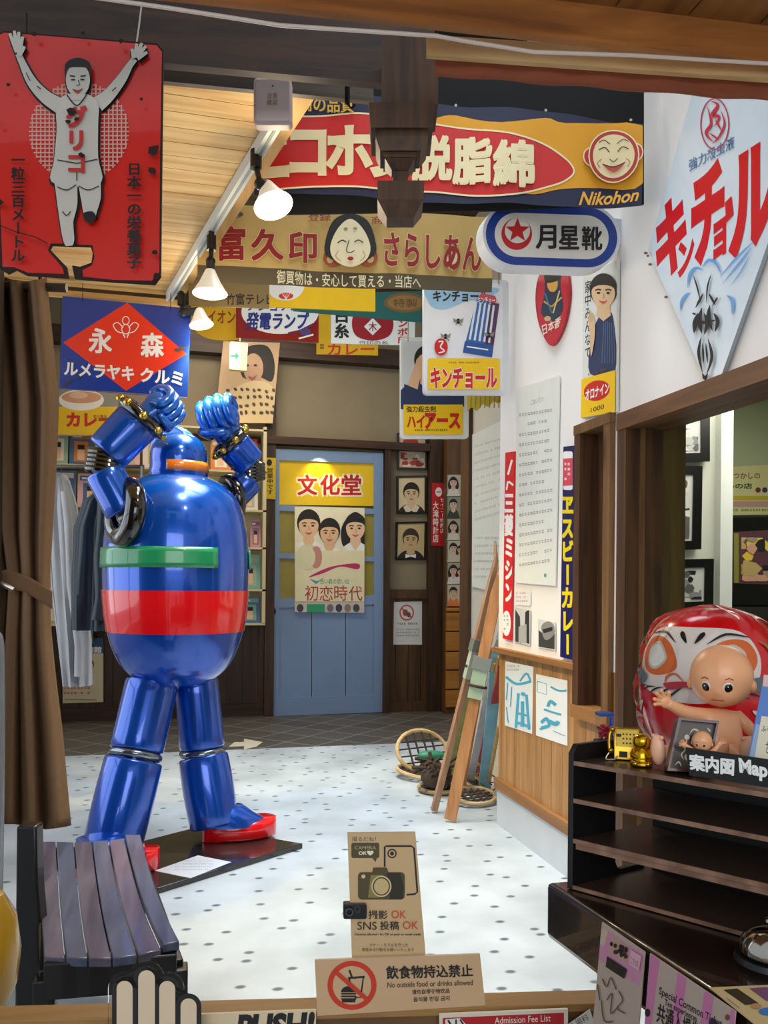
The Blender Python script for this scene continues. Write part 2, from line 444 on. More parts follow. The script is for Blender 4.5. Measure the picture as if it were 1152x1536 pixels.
# ================================================================= THE SETTING
RX = (onZ(746.5, 1236, 0).x + onZ(847.5, 1314, 0).x) / 2        # face of the right wall
WE = onX(746.5, 1100, RX).y                                      # its far end
BY = onZ(490, 1070, 0).y                                         # back wall
TY = onZ(600, 1115, 0).y                                         # edge of the dark tiles
print('RX %.3f WE %.3f BY %.3f TY %.3f' % (RX, WE, BY, TY))
WHITE = pm('#ebe6e2', 0.75, var=0.03, nscale=3, bump=0.05)
PLASTER = pm('#8d8068', 0.9, var=0.12, nscale=5, bump=0.15)
CONC = pm('#c3ccd6', 0.8, var=0.07, nscale=6, bump=0.1)
DKWOOD = wood('#2b1a0e', '#4a2f19', 'Z')
DKWOODX = wood('#24150b', '#4a2c16', 'X')
MIDWOOD = wood('#5a3d20', '#7c5a34', 'Z')
WAINS = wood('#8f6436', '#b58a55', 'Z', 22)
WAINSY = wood('#7d5228', '#9b6c3a', 'Y', 22)
BROWN = wood('#3a2413', '#5c3b20', 'Z', 26)
PINE = wood('#cc9850', '#f2d090', 'X', 20, 0.6)
PINEY = wood('#c08a44', '#e8c07a', 'Y', 20, 0.6)
ORANGEX = wood('#7a4519', '#b3702f', 'X', 18, 0.55)
LIGHTX = wood('#b58c55', '#d8b680', 'X', 18, 0.6)

def floor_mat():
    mt = bpy.data.materials.new('cement_floor'); mt.use_nodes = True
    nt = mt.node_tree; b = nt.nodes['Principled BSDF']; N = nt.nodes.new; L = nt.links.new
    tc = N('ShaderNodeTexCoord')
    n1 = N('ShaderNodeTexNoise'); n1.inputs['Scale'].default_value = 2.2; n1.inputs['Detail'].default_value = 8
    L(tc.outputs['Object'], n1.inputs['Vector'])
    cr = N('ShaderNodeValToRGB'); cr.color_ramp.elements[0].color = lin('#9ba3a8'); cr.color_ramp.elements[1].color = lin('#b9c1c7')
    cr.color_ramp.elements[0].position = .35; cr.color_ramp.elements[1].position = .65
    L(n1.outputs['Fac'], cr.inputs['Fac'])
    mp = N('ShaderNodeMapping'); mp.inputs['Rotation'].default_value = (0, 0, radians(24)); mp.inputs['Scale'].default_value = (5.2, 7.6, 0.01)
    L(tc.outputs['Object'], mp.inputs['Vector'])
    vo = N('ShaderNodeTexVoronoi'); vo.voronoi_dimensions = '2D'; vo.inputs['Scale'].default_value = 1.0; vo.inputs['Randomness'].default_value = 0.72
    L(mp.outputs['Vector'], vo.inputs['Vector'])
    r2 = N('ShaderNodeValToRGB'); r2.color_ramp.elements[0].position = .06; r2.color_ramp.elements[1].position = .115
    r2.color_ramp.elements[0].color = (1, 1, 1, 1); r2.color_ramp.elements[1].color = (0, 0, 0, 1)
    L(vo.outputs['Distance'], r2.inputs['Fac'])
    mx = N('ShaderNodeMix'); mx.data_type = 'RGBA'; L(r2.outputs['Color'], mx.inputs[0]); L(cr.outputs['Color'], mx.inputs[6]); mx.inputs[7].default_value = lin('#566066')
    L(mx.outputs[2], b.inputs['Base Color']); b.inputs['Roughness'].default_value = 0.55
    bp = N('ShaderNodeBump'); bp.inputs['Strength'].default_value = .5; bp.inputs['Distance'].default_value = .006; bp.invert = True
    L(r2.outputs['Color'], bp.inputs['Height']); L(bp.outputs['Normal'], b.inputs['Normal'])
    return mt
def tile_mat():
    mt = bpy.data.materials.new('slate_tiles'); mt.use_nodes = True
    nt = mt.node_tree; b = nt.nodes['Principled BSDF']; N = nt.nodes.new; L = nt.links.new
    tc = N('ShaderNodeTexCoord'); mp = N('ShaderNodeMapping'); mp.inputs['Rotation'].default_value = (0, 0, radians(45))
    L(tc.outputs['Object'], mp.inputs['Vector'])
    br = N('ShaderNodeTexBrick'); br.offset = 0.0; br.inputs['Scale'].default_value = 1.0
    br.inputs['Brick Width'].default_value = .3; br.inputs['Row Height'].default_value = .3; br.inputs['Mortar Size'].default_value = .006
    br.inputs['Color1'].default_value = lin('#5b554e'); br.inputs['Color2'].default_value = lin('#4c4740'); br.inputs['Mortar'].default_value = lin('#8b8478')
    L(mp.outputs['Vector'], br.inputs['Vector']); L(br.outputs['Color'], b.inputs['Base Color']); b.inputs['Roughness'].default_value = .5
    return mt
f = MB()
f.box(-3.2, 5.2, -3.0, TY, -0.1, 0.0, floor_mat())
f.box(-3.2, 5.2, TY, 9.6, -0.1, 0.0, tile_mat())
struct('floor', f)

# ---- right wall: white upper part, narrow window, doorway to the next room
TH = 0.13
ya = onX(868, 800, RX).y; yb = onX(922, 800, RX).y               # narrow window
yc = onX(941, 800, RX).y                                         # far jamb of the doorway
zt = onX(895, 632, RX).z; zb = onX(895, 1066, RX).z
lz = onX(1040, 612, RX).z                                        # underside of the lintel
capz = onX(800, 981, RX).z; skz = onX(795, 1200, RX).z; cz0 = onX(795, 1212, RX).z
print('win', ya, yb, yc, zt, zb, lz, capz, skz, cz0)
HZ = 4.05; CZ0 = 2.8
w = MB()
w.box(RX, RX + TH, ya, WE, capz, HZ, WHITE)
w.box(RX, RX + TH, yb, ya, zt, HZ, WHITE)
wpz = onX(928, 1010, RX).z; w.box(RX, RX + TH, yc, yb, wpz, HZ, WHITE)
w.box(RX, RX + TH, 0.4, yc, lz + .06, HZ, WHITE)
w.box(RX, RX + TH, 0.3, 1.1, 0, lz + .06, WHITE)
wr = struct('wall_right', w)
# wainscot of upright boards on a concrete foot
w = MB(); n = 12
for i in range(n):
    y0 = yc + (WE - yc) * i / n; y1 = yc + (WE - yc) * (i + 1) / n - .004
    w.box(RX + .004, RX + TH, y0, y1, cz0, (capz if (y0 + y1) / 2 > ya else zb), WAINS)
w.box(RX + .008, RX + TH, yc, WE, cz0, zb, WAINS); w.box(RX + .002, RX + TH, yc, yb, cz0, wpz, WAINS)
w.build('wainscot', wr)
w = MB(); w.box(RX - .03, RX + TH, ya - .01, WE + .015, capz - .03, capz, WAINSY); w.build('cap_rail', wr, bevel=.003)
w = MB(); w.box(RX - .018, RX + TH, yc + .02, WE + .01, skz - .045, skz + .012, WAINSY); w.build('skirting_rail', wr, bevel=.003)
w = MB(); w.box(RX - .002, RX + TH, yc, WE, 0, skz - .04, CONC); w.build('concrete_foot', wr)
# the narrow brown window, set back in its frame
win = MB(); fw = (ya - yb) * .17
win.box(RX - .025, RX + TH, ya - fw, ya, zb - .02, zt, BROWN); win.box(RX - .025, RX + TH, yb, yb + fw, zb - .02, zt, MIDWOOD)
win.box(RX - .028, RX + TH - .01, yb - .002, ya + .002, zt - .035, zt + .006, MIDWOOD); win.box(RX - .032, RX + TH - .01, yb - .003, ya + .003, zb - .05, zb + .004, WAINSY)
wo = struct('window_1', win)
win = MB(); win.box(RX + .06, RX + .075, yb + fw, ya - fw, zb, zt - .035, BROWN)
win.box(RX + .045, RX + .062, (ya + yb) / 2 - .045, (ya + yb) / 2 - .02, zb, zt - .035, MIDWOOD); win.build('shutter_panel', wo)
# doorway casing and the parked sliding door
d = MB()
d.box(RX - .03, RX + TH, yc - .035, yc + .03, 0.0, lz + .05, BROWN)
d.box(RX - .035, RX + TH + .02, 0.9, yc + .03, lz, lz + .065, wood('#4a2f1a', '#70492a', 'Y', 24))
d.box(RX + .03, RX + .045, yc - .05, yc - .03, 0.0, lz, MIDWOOD)
dj = struct('door_2', d)
d = MB(); d.box(RX + .06, onY(1021, 800, yc).x, yc - .03, yc + .015, 0.0, lz + .03, wood('#3c3013', '#5f4c20', 'Z', 24))
d.build('sliding_panel', dj)
# recessed wall beyond the corner, with its post
RX2 = RX + 0.36
p0 = onX(708, 800, RX2)
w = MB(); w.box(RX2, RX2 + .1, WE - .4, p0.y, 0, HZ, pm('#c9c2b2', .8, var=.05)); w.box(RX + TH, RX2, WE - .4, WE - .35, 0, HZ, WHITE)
wo = struct('wall_recess', w)
w = MB(); pa = onX(696, 800, RX2); w.box(RX2 - .03, RX2 + .1, p0.y - .0, pa.y, 0, HZ, BROWN); w.build('post', wo)
# ---- back wall
w = MB()
w.box(-3.0, 4.2, BY, BY + .12, 0, HZ, PLASTER)
wbk = struct('wall_back', w)
wz = onY(610, 893, BY).z
w = MB(); xx = onY(575, 900, BY).x; xe = onY(668, 900, BY).x
def planks(mb, x0, x1, y0, y1, z0, z1, n, m):
    for i in range(n):
        a = x0 + (x1 - x0) * i / n; mb.box(a, x0 + (x1 - x0) * (i + 1) / n - .006, y0, y1, z0, z1, m)
DKPANEL = wood('#3b2612', '#5e4020', 'Z', 20)
xl = onY(411, 900, BY).x
planks(w, xx, xe, BY - .02, BY, 0.0, wz, 5, DKPANEL); planks(w, -3.0, xl, BY - .02, BY, 0.0, wz, 26, wood('#2c1a0d', '#482c16', 'Z', 20))
w.build('wainscot', wbk)
w = MB(); w.box(xx, xe, BY - .05, BY, wz - .03, wz + .06, BROWN); w.box(xx, xe, BY - .045, BY, 0, .1, BROWN); w.box(-3.0, xl, BY - .045, BY, 0, .12, DKWOODX); w.build('rail', wbk)
w = MB()
for (xa, xb, zz) in ((onY(397, 800, BY).x, onY(411, 800, BY).x, HZ), (onY(640, 800, BY).x, onY(668, 800, BY).x, HZ)):
    w.box(xa, xb, BY - .1, BY, 0, zz, DKWOOD)
w.box(onY(573, 800, BY).x, onY(582, 800, BY).x, BY - .1, BY, 0, onY(575, 668, BY).z, DKWOOD)
w.box(onY(330, 800, BY).x, onY(348, 800, BY).x, BY - .1, BY, wz + .5, HZ, DKWOOD)
w.build('posts', wbk)
w = MB(); za, zb2 = onY(490, 672, BY).z, onY(490, 661, BY).z
w.box(-2.0, onY(640, 668, BY).x, BY - .12, BY, za, zb2, DKWOODX); w.box(-2.5, 4.2, BY - .14, BY, onY(400, 540, BY).z, onY(400, 516, BY).z, DKWOODX); w.build('beam', wbk)
w = MB(); w.box(-2.15, P(30, 600, 2.78).x, 2.66, 2.72, 0, CZ0, pm('#3a2c1e', .8)); struct('wall_light_blocker', w)  # unseen wall added to block window light from the near-left floor
# ---- left wall with the big window that lights the hall, near wall parts, next room
w = MB()
w.box(-2.15, -2.02, 2.2, BY, 0, .55, WHITE); w.box(-2.15, -2.02, 2.2, BY, 2.95, HZ, WHITE)
w.box(-2.15, -2.02, 5.8, BY, .55, 2.95, WHITE); w.box(-2.15, -2.02, 2.2, 2.35, .55, 2.95, WHITE)
struct('wall_left', w)
w = MB()
for y in (2.35, 3.5, 4.65, 5.75): w.box(-2.12, -2.05, y, y + .05, .55, 2.95, BROWN)
w.box(-2.12, -2.05, 2.35, 5.8, 1.7, 1.74, BROWN)
struct('window_2', w)
NW = pm('#d7d8c8', .8, var=.03); GR = pm('#a9b08e', .8, var=.04)
n1 = onY(1072, 800, 3.95); n2 = onY(1090, 800, 3.95)
w = MB()
w.box(RX + TH, n1.x, 3.95, 4.02, 0, 2.7, NW); w.box(n1.x, n2.x, 3.9, 4.3, 0, 2.7, pm('#e4e8e0', .7))
w.box(n2.x, 5.2, 4.9, 5.0, 0, 2.7, GR); w.box(5.1, 5.2, .5, 5.0, 0, 2.7, GR); w.box(RX + TH, 5.2, .4, .5, 0, 2.7, GR)
w.box(n2.x - .02, n2.x, 4.3, 5.0, 0, 2.7, GR)
struct('wall_far', w)
w = MB(); w.box(RX + TH, 5.2, .4, 5.0, 2.7, 2.76, NW)
struct('ceiling', w)
# ---- boarded ceiling over the left half, its edge board, dark roof over the right half
CZ = 2.80
E1 = onZ(472, 148, CZ); E2 = onZ(268, 457, CZ)
def edge_x(y): return E1.x + (E2.x - E1.x) * (y - E1.y) / (E2.y - E1.y)
w = MB(); YB0 = E1.y - .1; YE = onZ(180, 432, CZ).y
k = int((YE - YB0) / .095) + 1
for i in range(k):
    y0 = YB0 + .095 * i; y1 = min(y0 + .0915, YE)
    w.prism([(-2.1, y0, CZ), (edge_x(y0) - .05, y0, CZ), (edge_x(y1) - .05, y1, CZ), (-2.1, y1, CZ)], (0, 0, .02), PINE)
w.prism([(-2.1, YB0, CZ + .02), (edge_x(YB0) - .05, YB0, CZ + .02), (edge_x(YE) - .05, YE, CZ + .02), (-2.1, YE, CZ + .02)], (0, 0, .02), PINE)
struct('ceiling.001', w)
w = MB(); e0 = V((edge_x(YB0), YB0, CZ)); e1 = V((edge_x(YE + .3), YE + .3, CZ))
w.bar(e0 + V((-.045, 0, .078)), e1 + V((-.045, 0, .078)), .085, .16, PINEY)
struct('trim_1', w)
w = MB(); w.box(-2.1, edge_x(YE) - .03, YE, YE + .05, CZ - .06, CZ + .12, PINE); w.box(-2.1, edge_x(YE) - .03, YE - .012, YE, CZ - .035, CZ - .02, DKWOODX)
struct('trim_2', w)
w = MB(); w.box(-3.2, 2.2, 2.3, BY + .1, HZ, HZ + .06, pm('#15110d', .9)); w.box(-2.1, RX + .5, YE + .05, BY, 3.95, 3.97, wood('#3a2a18', '#5a4226', 'X', 18))
struct('ceiling.002', w)
# ---- beams of the entrance
bl0, bl1 = P(-60, -20, 2.25), P(600, 20, 2.35)
w = MB()
b0, b1 = P(-60, 55, 2.25), P(652, 62, 2.3)
w.prism([P(-60, -60, 2.13), P(652, -20, 2.3), P(652, 132, 2.3), P(-60, 66, 2.13)], _f * .03, DKWOODX)
struct('trim_3', w)
w = MB(); w.prism([P(-60, 62, 2.29), P(560, 130, 2.5), P(560, 152, 2.5), P(-60, 92, 2.29)], _f * .02, wood('#4d3f33', '#6d5d4d', 'X', 22)); struct('trim_4', w)
w = MB()
w.prism([P(-60, -110, 1.61), P(1260, 46, 1.9), P(1260, 103, 1.9), P(-60, -42, 1.61)], _f * .02, ORANGEX)
struct('trim_5', w)
w = MB(); w.prism([P(640, 52, 1.86), P(1260, 92, 1.94), P(1260, 126, 1.94), P(640, 82, 1.86)], _f * .015, LIGHTX)
struct('trim_6', w)
w = MB(); oa, ob = P(-60, 0, 1.61), P(1260, 40, 1.9); sz = P(1152, 40, 1.875).z
EB = wood('#6d4219', '#a06a2e', 'Y', 16, .55)
def beam_y(x): return oa.y + (ob.y - oa.y) * (x - oa.x) / (ob.x - oa.x)
for i in range(20):
    x = -1.3 + .17 * i
    w.prism([(x, .5, sz), (x + .165, .5, sz), (x + .165, beam_y(x + .165) + .02, sz), (x, beam_y(x) + .02, sz)], (0, 0, .02), EB)
w.prism([(-1.3, .5, sz + .02), (2.1, .5, sz + .02), (2.1, beam_y(2.1), sz + .02), (-1.3, beam_y(-1.3), sz + .02)], (0, 0, .02), EB)
struct('ceiling.003', w)
# carved hanging post in dark wood
POSTW = wood('#32200f', '#5c3c20', 'Z', 30); w = MB(); D = 2.12
def sq(y0, y1, x0, x1, y2=None, x2=None, x3=None):
    x2 = x0 if x2 is None else x2; x3 = x1 if x3 is None else x3
    a = [P(x0, y0, D), P(x1, y0, D), P(x3, y1, D), P(x2, y1, D)]
    wd = (a[1] - a[0]).length * .9; wd2 = (a[2] - a[3]).length * .9; c = (.17 - wd) / 2; c2 = (.17 - wd2) / 2
    fr = [a[0] + _f * c, a[1] + _f * c, a[1] + _f * (c + wd), a[0] + _f * (c + wd)]; lo = [a[3] + _f * c2, a[2] + _f * c2, a[2] + _f * (c2 + wd2), a[3] + _f * (c2 + wd2)]
    w.rings([fr, lo], POSTW)
sq(42, 150, 572, 658); sq(150, 187, 553, 652, x2=556, x3=650); sq(187, 196, 563, 643); sq(196, 214, 563, 643, x2=570, x3=632)
sq(214, 222, 575, 626); sq(222, 236, 577, 624, x2=588, x3=614); sq(236, 262, 590, 613); sq(262, 290, 566, 638, x2=566, x3=636); sq(290, 312, 566, 636, x2=580, x3=622)
struct('trim_7', w)
# ================================================================= SIGNS AND BANNERS
RED = pm('#c8201c', .45); CREAM = pm('#eadcae', .6); NAVY = pm('#161c3c', .7); BLACK = pm('#0c0b0b', .6); INK = pm('#1d1a18', .6)
YEL = pm('#f2c40f', .45); WHT = pm('#eeeeea', .5); BLUE = pm('#1c3f96', .35); SKIN = pm('#e2b48c', .6); SKIN2 = pm('#d8b58e', .6); GREY = pm('#8b8b88', .6)
WIRE = pm('#2a2622', .5, .6)
def hplane(a, b):
    """upright plane through two points"""
    d = V(b) - V(a); return V(a), d.cross(V((0, 0, 1))).normalized()
def wires(name, parent, pts, z, r=.0018):
    for p in pts:
        mb = MB(); p = V(p); mb.tube([p, (p.x, p.y, z)], r, WIRE, 6); mb.build(name, parent)

# ---- long cotton-wool banner under the entrance beam
A, N_ = hplane(P(400, 220, 3.15), onX(965, 220, RX - .09))
wav = lambda x, y: .010 * sin(x / 41.0 + y / 160.) + .005 * sin(x / 17.0 + 1)
bp_ = A - N_ * 0
cv = Canvas(A, N_); nn = cv.n
cb = Canvas(A - nn * .05, N_); cb.panel([(425, 100), (966, 118), (966, 306), (740, 316), (405, 322)], pm('#0b0a0b', .95), .008)
tag(cb.build('backing_cloth'), 'plain black cloth hung flat behind the long red and yellow banner', 'cloth')
cv = Canvas(A, N_, dz=.0007, wave=wav, maxlen=14)
cv.clip = [(380, 100), (964, 100), (964, 330), (380, 330)]; cv.poly([(380, 122), (470, 136), (560, 146), (684, 157), (818, 168), (965, 186), (962, 310), (880, 311), (820, 308), (720, 306), (640, 303), (500, 293), (380, 290)], NAVY)
cv.poly(spl([(640, 180), (652, 177), (684, 171), (752, 186), (818, 178), (850, 186), (963, 188), (963, 277), (900, 280), (838, 284), (780, 292), (640, 270)], 4), pm('#dc9a10', .7))
out = [(380, 172), (450, 175), (550, 174), (662, 187), (722, 195), (803, 212), (845, 236), (861, 256), (850, 270), (823, 280), (752, 296), (642, 287), (501, 281), (380, 274)]
cv.poly(spl(out, 4), RED); cv.line(spl(out, 5), 2.6, CREAM, closed=True)
for ch, q in (('ニ', (388, 204, 432, 262)), ('コ', (438, 199, 487, 261)), ('ホ', (493, 195, 556, 262)), ('ン', (560, 200, 612, 264)), ('脱', (620, 205, 676, 269)), ('脂', (681, 208, 736, 275)), ('綿', (742, 216, 799, 282))):
    cv.text(ch, *q, CREAM, off=.045)
cv.text('最高の品質', 428, 146, 532, 172, pm('#dcb13a', .6), off=.02, quad=[(428, 140), (532, 152), (532, 174), (428, 166)])
cv.disc(889, 236, 15, 15, CREAM); cv.disc(889, 236, 13, 13, RED); cv.disc(889, 236, 7, 8, CREAM)
cv.disc(950, 231, 14, 15, CREAM); cv.disc(950, 231, 12, 13, RED); cv.disc(950, 231, 6, 8, CREAM)
cv.disc(920, 235, 38, 40, CREAM); cv.disc(920, 235, 36, 38, pm('#b02a1c')); cv.disc(920, 235, 31, 33, pm('#e6d2a0'))
for k in (-1, 1):
    cv.line(spl([(920 + k * 6, 229), (920 + k * 13, 222), (920 + k * 22, 226)], 5, False), 1.4, INK)
    cv.line(spl([(920 + k * 5, 217), (920 + k * 14, 211), (920 + k * 22, 215)], 5, False), 1.1, INK)
    cv.line(spl([(920 + k * 18, 240), (920 + k * 24, 246), (920 + k * 20, 253)], 4, False), .9, pm('#a04a30'))
cv.line(spl([(914, 240), (920, 244), (926, 239)], 4, False), 1.2, INK); cv.poly(spl([(903, 248), (920, 252), (937, 246), (921, 260)], 5), pm('#b8402c'))
cv.line(spl([(903, 248), (920, 252), (937, 246)], 5, False), 1.2, INK)
cv.text('Nikohon', 868, 290, 956, 310, pm('#e7a92a'), off=.02, quad=[(868, 292), (956, 288), (956, 306), (868, 311)], shear=.35)
for x, y in ((684, 161), (818, 172), (945, 184), (470, 141)): cv.disc(x, y, 2, 2, pm('#c8c2b0', .3, .6))
bn = tag(cv.build('cotton_banner'), 'long red, yellow and navy cotton-wool banner with a smiling face', 'banner')
ORG['cotton_banner'] = bn.location.copy()

# ---- tan banner with a white round-cheeked mask
A, N_ = hplane(P(300, 370, 3.72), P(740, 380, 3.93))
cv = Canvas(A, N_, dz=.0007, wave=lambda x, y: .008 * sin(x / 33. + 2) + .003 * sin(x / 13.), maxlen=14)
TAN = pm('#c9a866', .85, var=.08); STRIP = pm('#5c5039', .85)
cv.poly([(296, 306), (400, 310), (560, 317), (739, 325), (738, 438), (560, 433), (400, 428), (296, 424)], TAN)
cv.poly([(296, 396), (400, 403), (560, 410), (739, 417), (738, 438), (560, 433), (400, 428), (296, 424)], STRIP)
DR = pm('#96141a', .6); PALE = pm('#e8d8a8', .7)
for ch, q in (('富', (327, 341, 367, 390)), ('久', (378, 346, 424, 391)), ('印', (434, 350, 474, 394))): cv.text(ch, *q, DR, off=.03, outline=PALE, ow=.02)
cv.text('さらしあん', 576, 353, 721, 403, DR, off=.025, quad=[(576, 352), (721, 356), (721, 406), (576, 400)], outline=PALE, ow=.02)
cv.htext('登録', 462, 320, 496, 333, pm('#8b3a2a'), .01); cv.htext('商標', 556, 326, 592, 339, pm('#8b3a2a'), .01)
cv.disc(345, 324, 20, 6, pm('#5a4c38')); cv.htext('登録', 334, 319, 358, 329, PALE)
cv.text('御買物は・安心して買える・当店へ', 415, 410, 630, 433, pm('#e6dcb6'), off=.01, quad=[(415, 408), (630, 417), (630, 435), (415, 428)])
for k in (-1, 1): cv.poly(spl([(525 + k * 20, 372), (525 + k * 36, 376), (525 + k * 40, 392), (525 + k * 28, 402), (525 + k * 14, 396)], 4), pm('#9a4a30')); cv.disc(525 + k * 30, 390, 5, 6, TAN)
cv.poly(spl([(525, 322), (500, 332), (488, 362), (490, 385), (525, 400), (560, 385), (562, 362), (550, 332)], 5), INK)
cv.poly(spl([(525, 330), (506, 345), (495, 372), (502, 392), (525, 402), (548, 392), (555, 372), (544, 345)], 5), pm('#efe2bc'))
for k in (-1, 1):
    cv.line(spl([(525 + k * 6, 365), (525 + k * 12, 362), (525 + k * 19, 366)], 4, False), 1.6, INK); cv.disc(525 + k * 7, 345, 3, 2, GREY)
    cv.line(spl([(525 + k * 18, 378), (525 + k * 22, 386), (525 + k * 14, 394)], 4, False), .9, pm('#a8865a'))
cv.line(spl([(523, 362), (519, 378), (525, 381), (531, 378)], 4, False), 1.2, INK); cv.disc(525, 390, 4.5, 3, pm('#a8201c'))
tag(cv.build('mask_banner'), 'tan cloth banner with dark red lettering around a white round-cheeked mask', 'banner')

# ---- strip of older banner, yellow and teal boards behind
def board(name, label, cat, pts, base, th, y=None, pl=None, art=None, z_hang=3.95, hang=True, group=None, side=None, wires_at=None):
    """flat hanging board: panel + artwork in one mesh, hanging wires as parts when it hangs"""
    pt, n = pl if pl else (V((0, y, 0)), V((0, -1, 0)))
    cv = Canvas(pt, n); cv.panel(pts, base, th, side)
    if art: art(cv)
    if not hang: return tag(cv.build(name), label, cat, group)
    ps = [cv.m3(*p) for p in (wires_at or (pts[0], pts[1]))]
    t = thing(name, label, cat, (ps[0] + ps[1]) / 2, group)
    cv.build('panel', t)
    wires('hanging_wire', t, [p - cv.n * .004 - V((0, 0, .01)) for p in ps], z_hang)
    return t
def art(cv):
    cv.htext('竹富テレビ', 338, 440, 412, 458, INK, .015)
board('old_banner', 'brownish strip of old banner with black writing behind the hanging spotlight', 'banner', [(283, 418), (404, 424), (404, 463), (283, 458)], pm('#8f7a52', .9), .006, y=4.3, art=art)
def art(cv):
    cv.poly([(400, 428)] + circle(428, 427, 29, 24, 16, 0, 180)[::1] + [(456, 428)], WHT); cv.disc(429, 444, 11, 5, pm('#d8352a'))
    for k in (-6, -2, 2, 6): cv.line([(429, 449), (429 + k, 440)], .8, WHT)
board('yellow_board', 'yellow board with a white half circle and a small red shell, above the lamp sign', 'sign', [(399, 424), (563, 430), (563, 467), (399, 460)], YEL, .012, y=4.62, art=art)
def art(cv):
    cv.disc(608, 454, 32, 15, pm('#7a5a2e')); cv.disc(608, 454, 27, 11, pm('#94703a')); cv.text('特製', 590, 448, 626, 461, pm('#5a3a1c'))
board('teal_board', 'dark teal board with a brown oval, partly behind the yellow board', 'sign', [(440, 442), (640, 436), (640, 484), (440, 466)], pm('#0f5f5a', .5), .012, y=4.8, art=art)
def art(cv):
    cv.text('ライオン', 298, 466, 353, 485, pm('#8a3a12'), off=.02); cv.squiggles(300, 458, 350, 464, 1, pm('#8a6a12'))
board('yellow_toothpaste_sign', 'yellow sign with a rounded lower corner left of the lamp sign', 'sign', [(287, 452), (358, 455)] + [(358, 509)] + spl([(340, 511), (315, 508), (296, 498), (287, 480)], 5, False), pm('#dfae12', .4), .01, y=5.05, art=art)
def art(cv):
    cv.poly(circle(420, 468, 58, 33, 36), WHT)
    cv.text('ナショナル', 372, 452, 452, 466, BLUE, off=.03, shear=.2); cv.text('発電ランプ', 370, 469, 463, 494, pm('#1c2f86'), off=.035, shear=.15)
    cv.line([(432, 500), (450, 496), (470, 486)], 3, pm('#6a2a5a')); cv.disc(458, 498, 8, 6, pm('#50407a')); cv.line([(448, 508), (470, 502)], 2.5, WHT)
board('lamp_sign', 'dark red enamel sign with white oval and blue bicycle lamp lettering', 'sign', [(354, 450), (478, 457), (478, 514), (354, 506)], pm('#8c1a1e', .3), .01, y=5.0, art=art)
def art(cv):
    cv.text('カレー', 492, 515, 561, 532, pm('#c81e14'), off=.02); cv.squiggles(480, 515, 490, 532, 1, pm('#8a5a10'))
board('yellow_curry_sign', 'yellow sign with red lettering hanging lowest behind the white thread sign', 'sign', [(475, 460), (567, 462), (567, 533), (475, 531)], pm('#d8a80c', .4), .01, y=5.45, art=art)
def art(cv):
    cv.vtext('白糸', 501, 462, 524, 508, INK, .04); cv.vtext('トンボ印', 596, 466, 612, 517, RED, .03)
    cv.poly(spl([(531, 472), (545, 476), (559, 466), (573, 476), (587, 472), (590, 490), (582, 505), (559, 511), (536, 505), (528, 490)], 4), pm('#a01420'))
    cv.poly([(559, 477), (572, 490), (559, 503), (546, 490)], WHT); cv.text('木', 553, 483, 565, 497, pm('#a01420'), off=.02); cv.htext('竹印の糸', 538, 511, 583, 518, INK)
board('thread_sign', 'white enamel thread sign with a dark red crest and black characters', 'sign', [(497, 460), (623, 468), (622, 518), (497, 515)], WHT, .01, y=5.1, art=art)
# ---- insect spray board hanging by the wall
def art(cv):
    cv.poly(rrect(636, 425, 754, 587, 6), pm('#e6e9ee', .35))
    cv.poly(spl([(640, 432), (700, 430), (745, 432), (744, 440), (720, 450), (700, 452), (670, 464), (650, 462), (641, 450)], 4), pm('#9cc6e6'))
    cv.text('キンチョール', 650, 437, 732, 452, INK, off=.035)
    # spray can: lid, striped body, foot
    cv.poly([(715, 449), (748, 456), (737, 536), (694, 529)], pm('#3c6cb0', .3)); cv.poly([(733, 452), (749, 456), (738, 536), (724, 534)], pm('#5a3a62', .3))
    for i in range(5): cv.poly([(713 + i * 6.5, 452 + i * 1.4), (716 + i * 6.5, 453 + i * 1.4), (706 + i * 7.2, 510 + i * 1.2), (703 + i * 7.2, 509 + i * 1.2)], pm('#dfe8f2', .3))
    cv.poly([(697, 512), (740, 518), (737, 536), (694, 529)], pm('#2c5a9e', .3)); cv.line([(700, 520), (732, 525)], 2, WHT)
    cv.poly([(722, 440), (742, 444), (748, 456), (715, 449)], pm('#d04a58', .3)); cv.text('キンチョール', 716, 446, 748, 456, WHT, off=.02)
    for x, y in ((687, 482), (668, 505), (733, 503)):
        cv.disc(x, y, 3, 4, INK); cv.poly([(x, y), (x - 8, y - 5), (x - 6, y + 2)], pm('#8a8a7a')); cv.poly([(x, y), (x + 8, y - 5), (x + 6, y + 3)], pm('#8a8a7a')); cv.line([(x - 4, y + 6), (x, y), (x + 5, y + 7)], 1, INK)
    cv.disc(661, 521, 10, 13, RED); cv.line(spl([(657, 513), (664, 513), (660, 521), (666, 527), (657, 530)], 4, False), 2, WHT)
    cv.poly(rrect(641, 538, 749, 585, 3), pm('#f0c414', .4)); cv.squiggles(672, 543, 718, 548, 1, pm('#7a5a10'))
    cv.text('キンチョール', 646, 553, 744, 582, RED, off=.045, outline=WHT, ow=.03)
board('insect_spray_sign', 'white board with a striped blue spray can and yellow foot, hung by the wall corner', 'sign', rrect(636, 420, 763, 592, 7), pm('#d9dce0', .4), .03, y=4.05, art=art, z_hang=HZ, wires_at=((650, 424), (748, 424)))
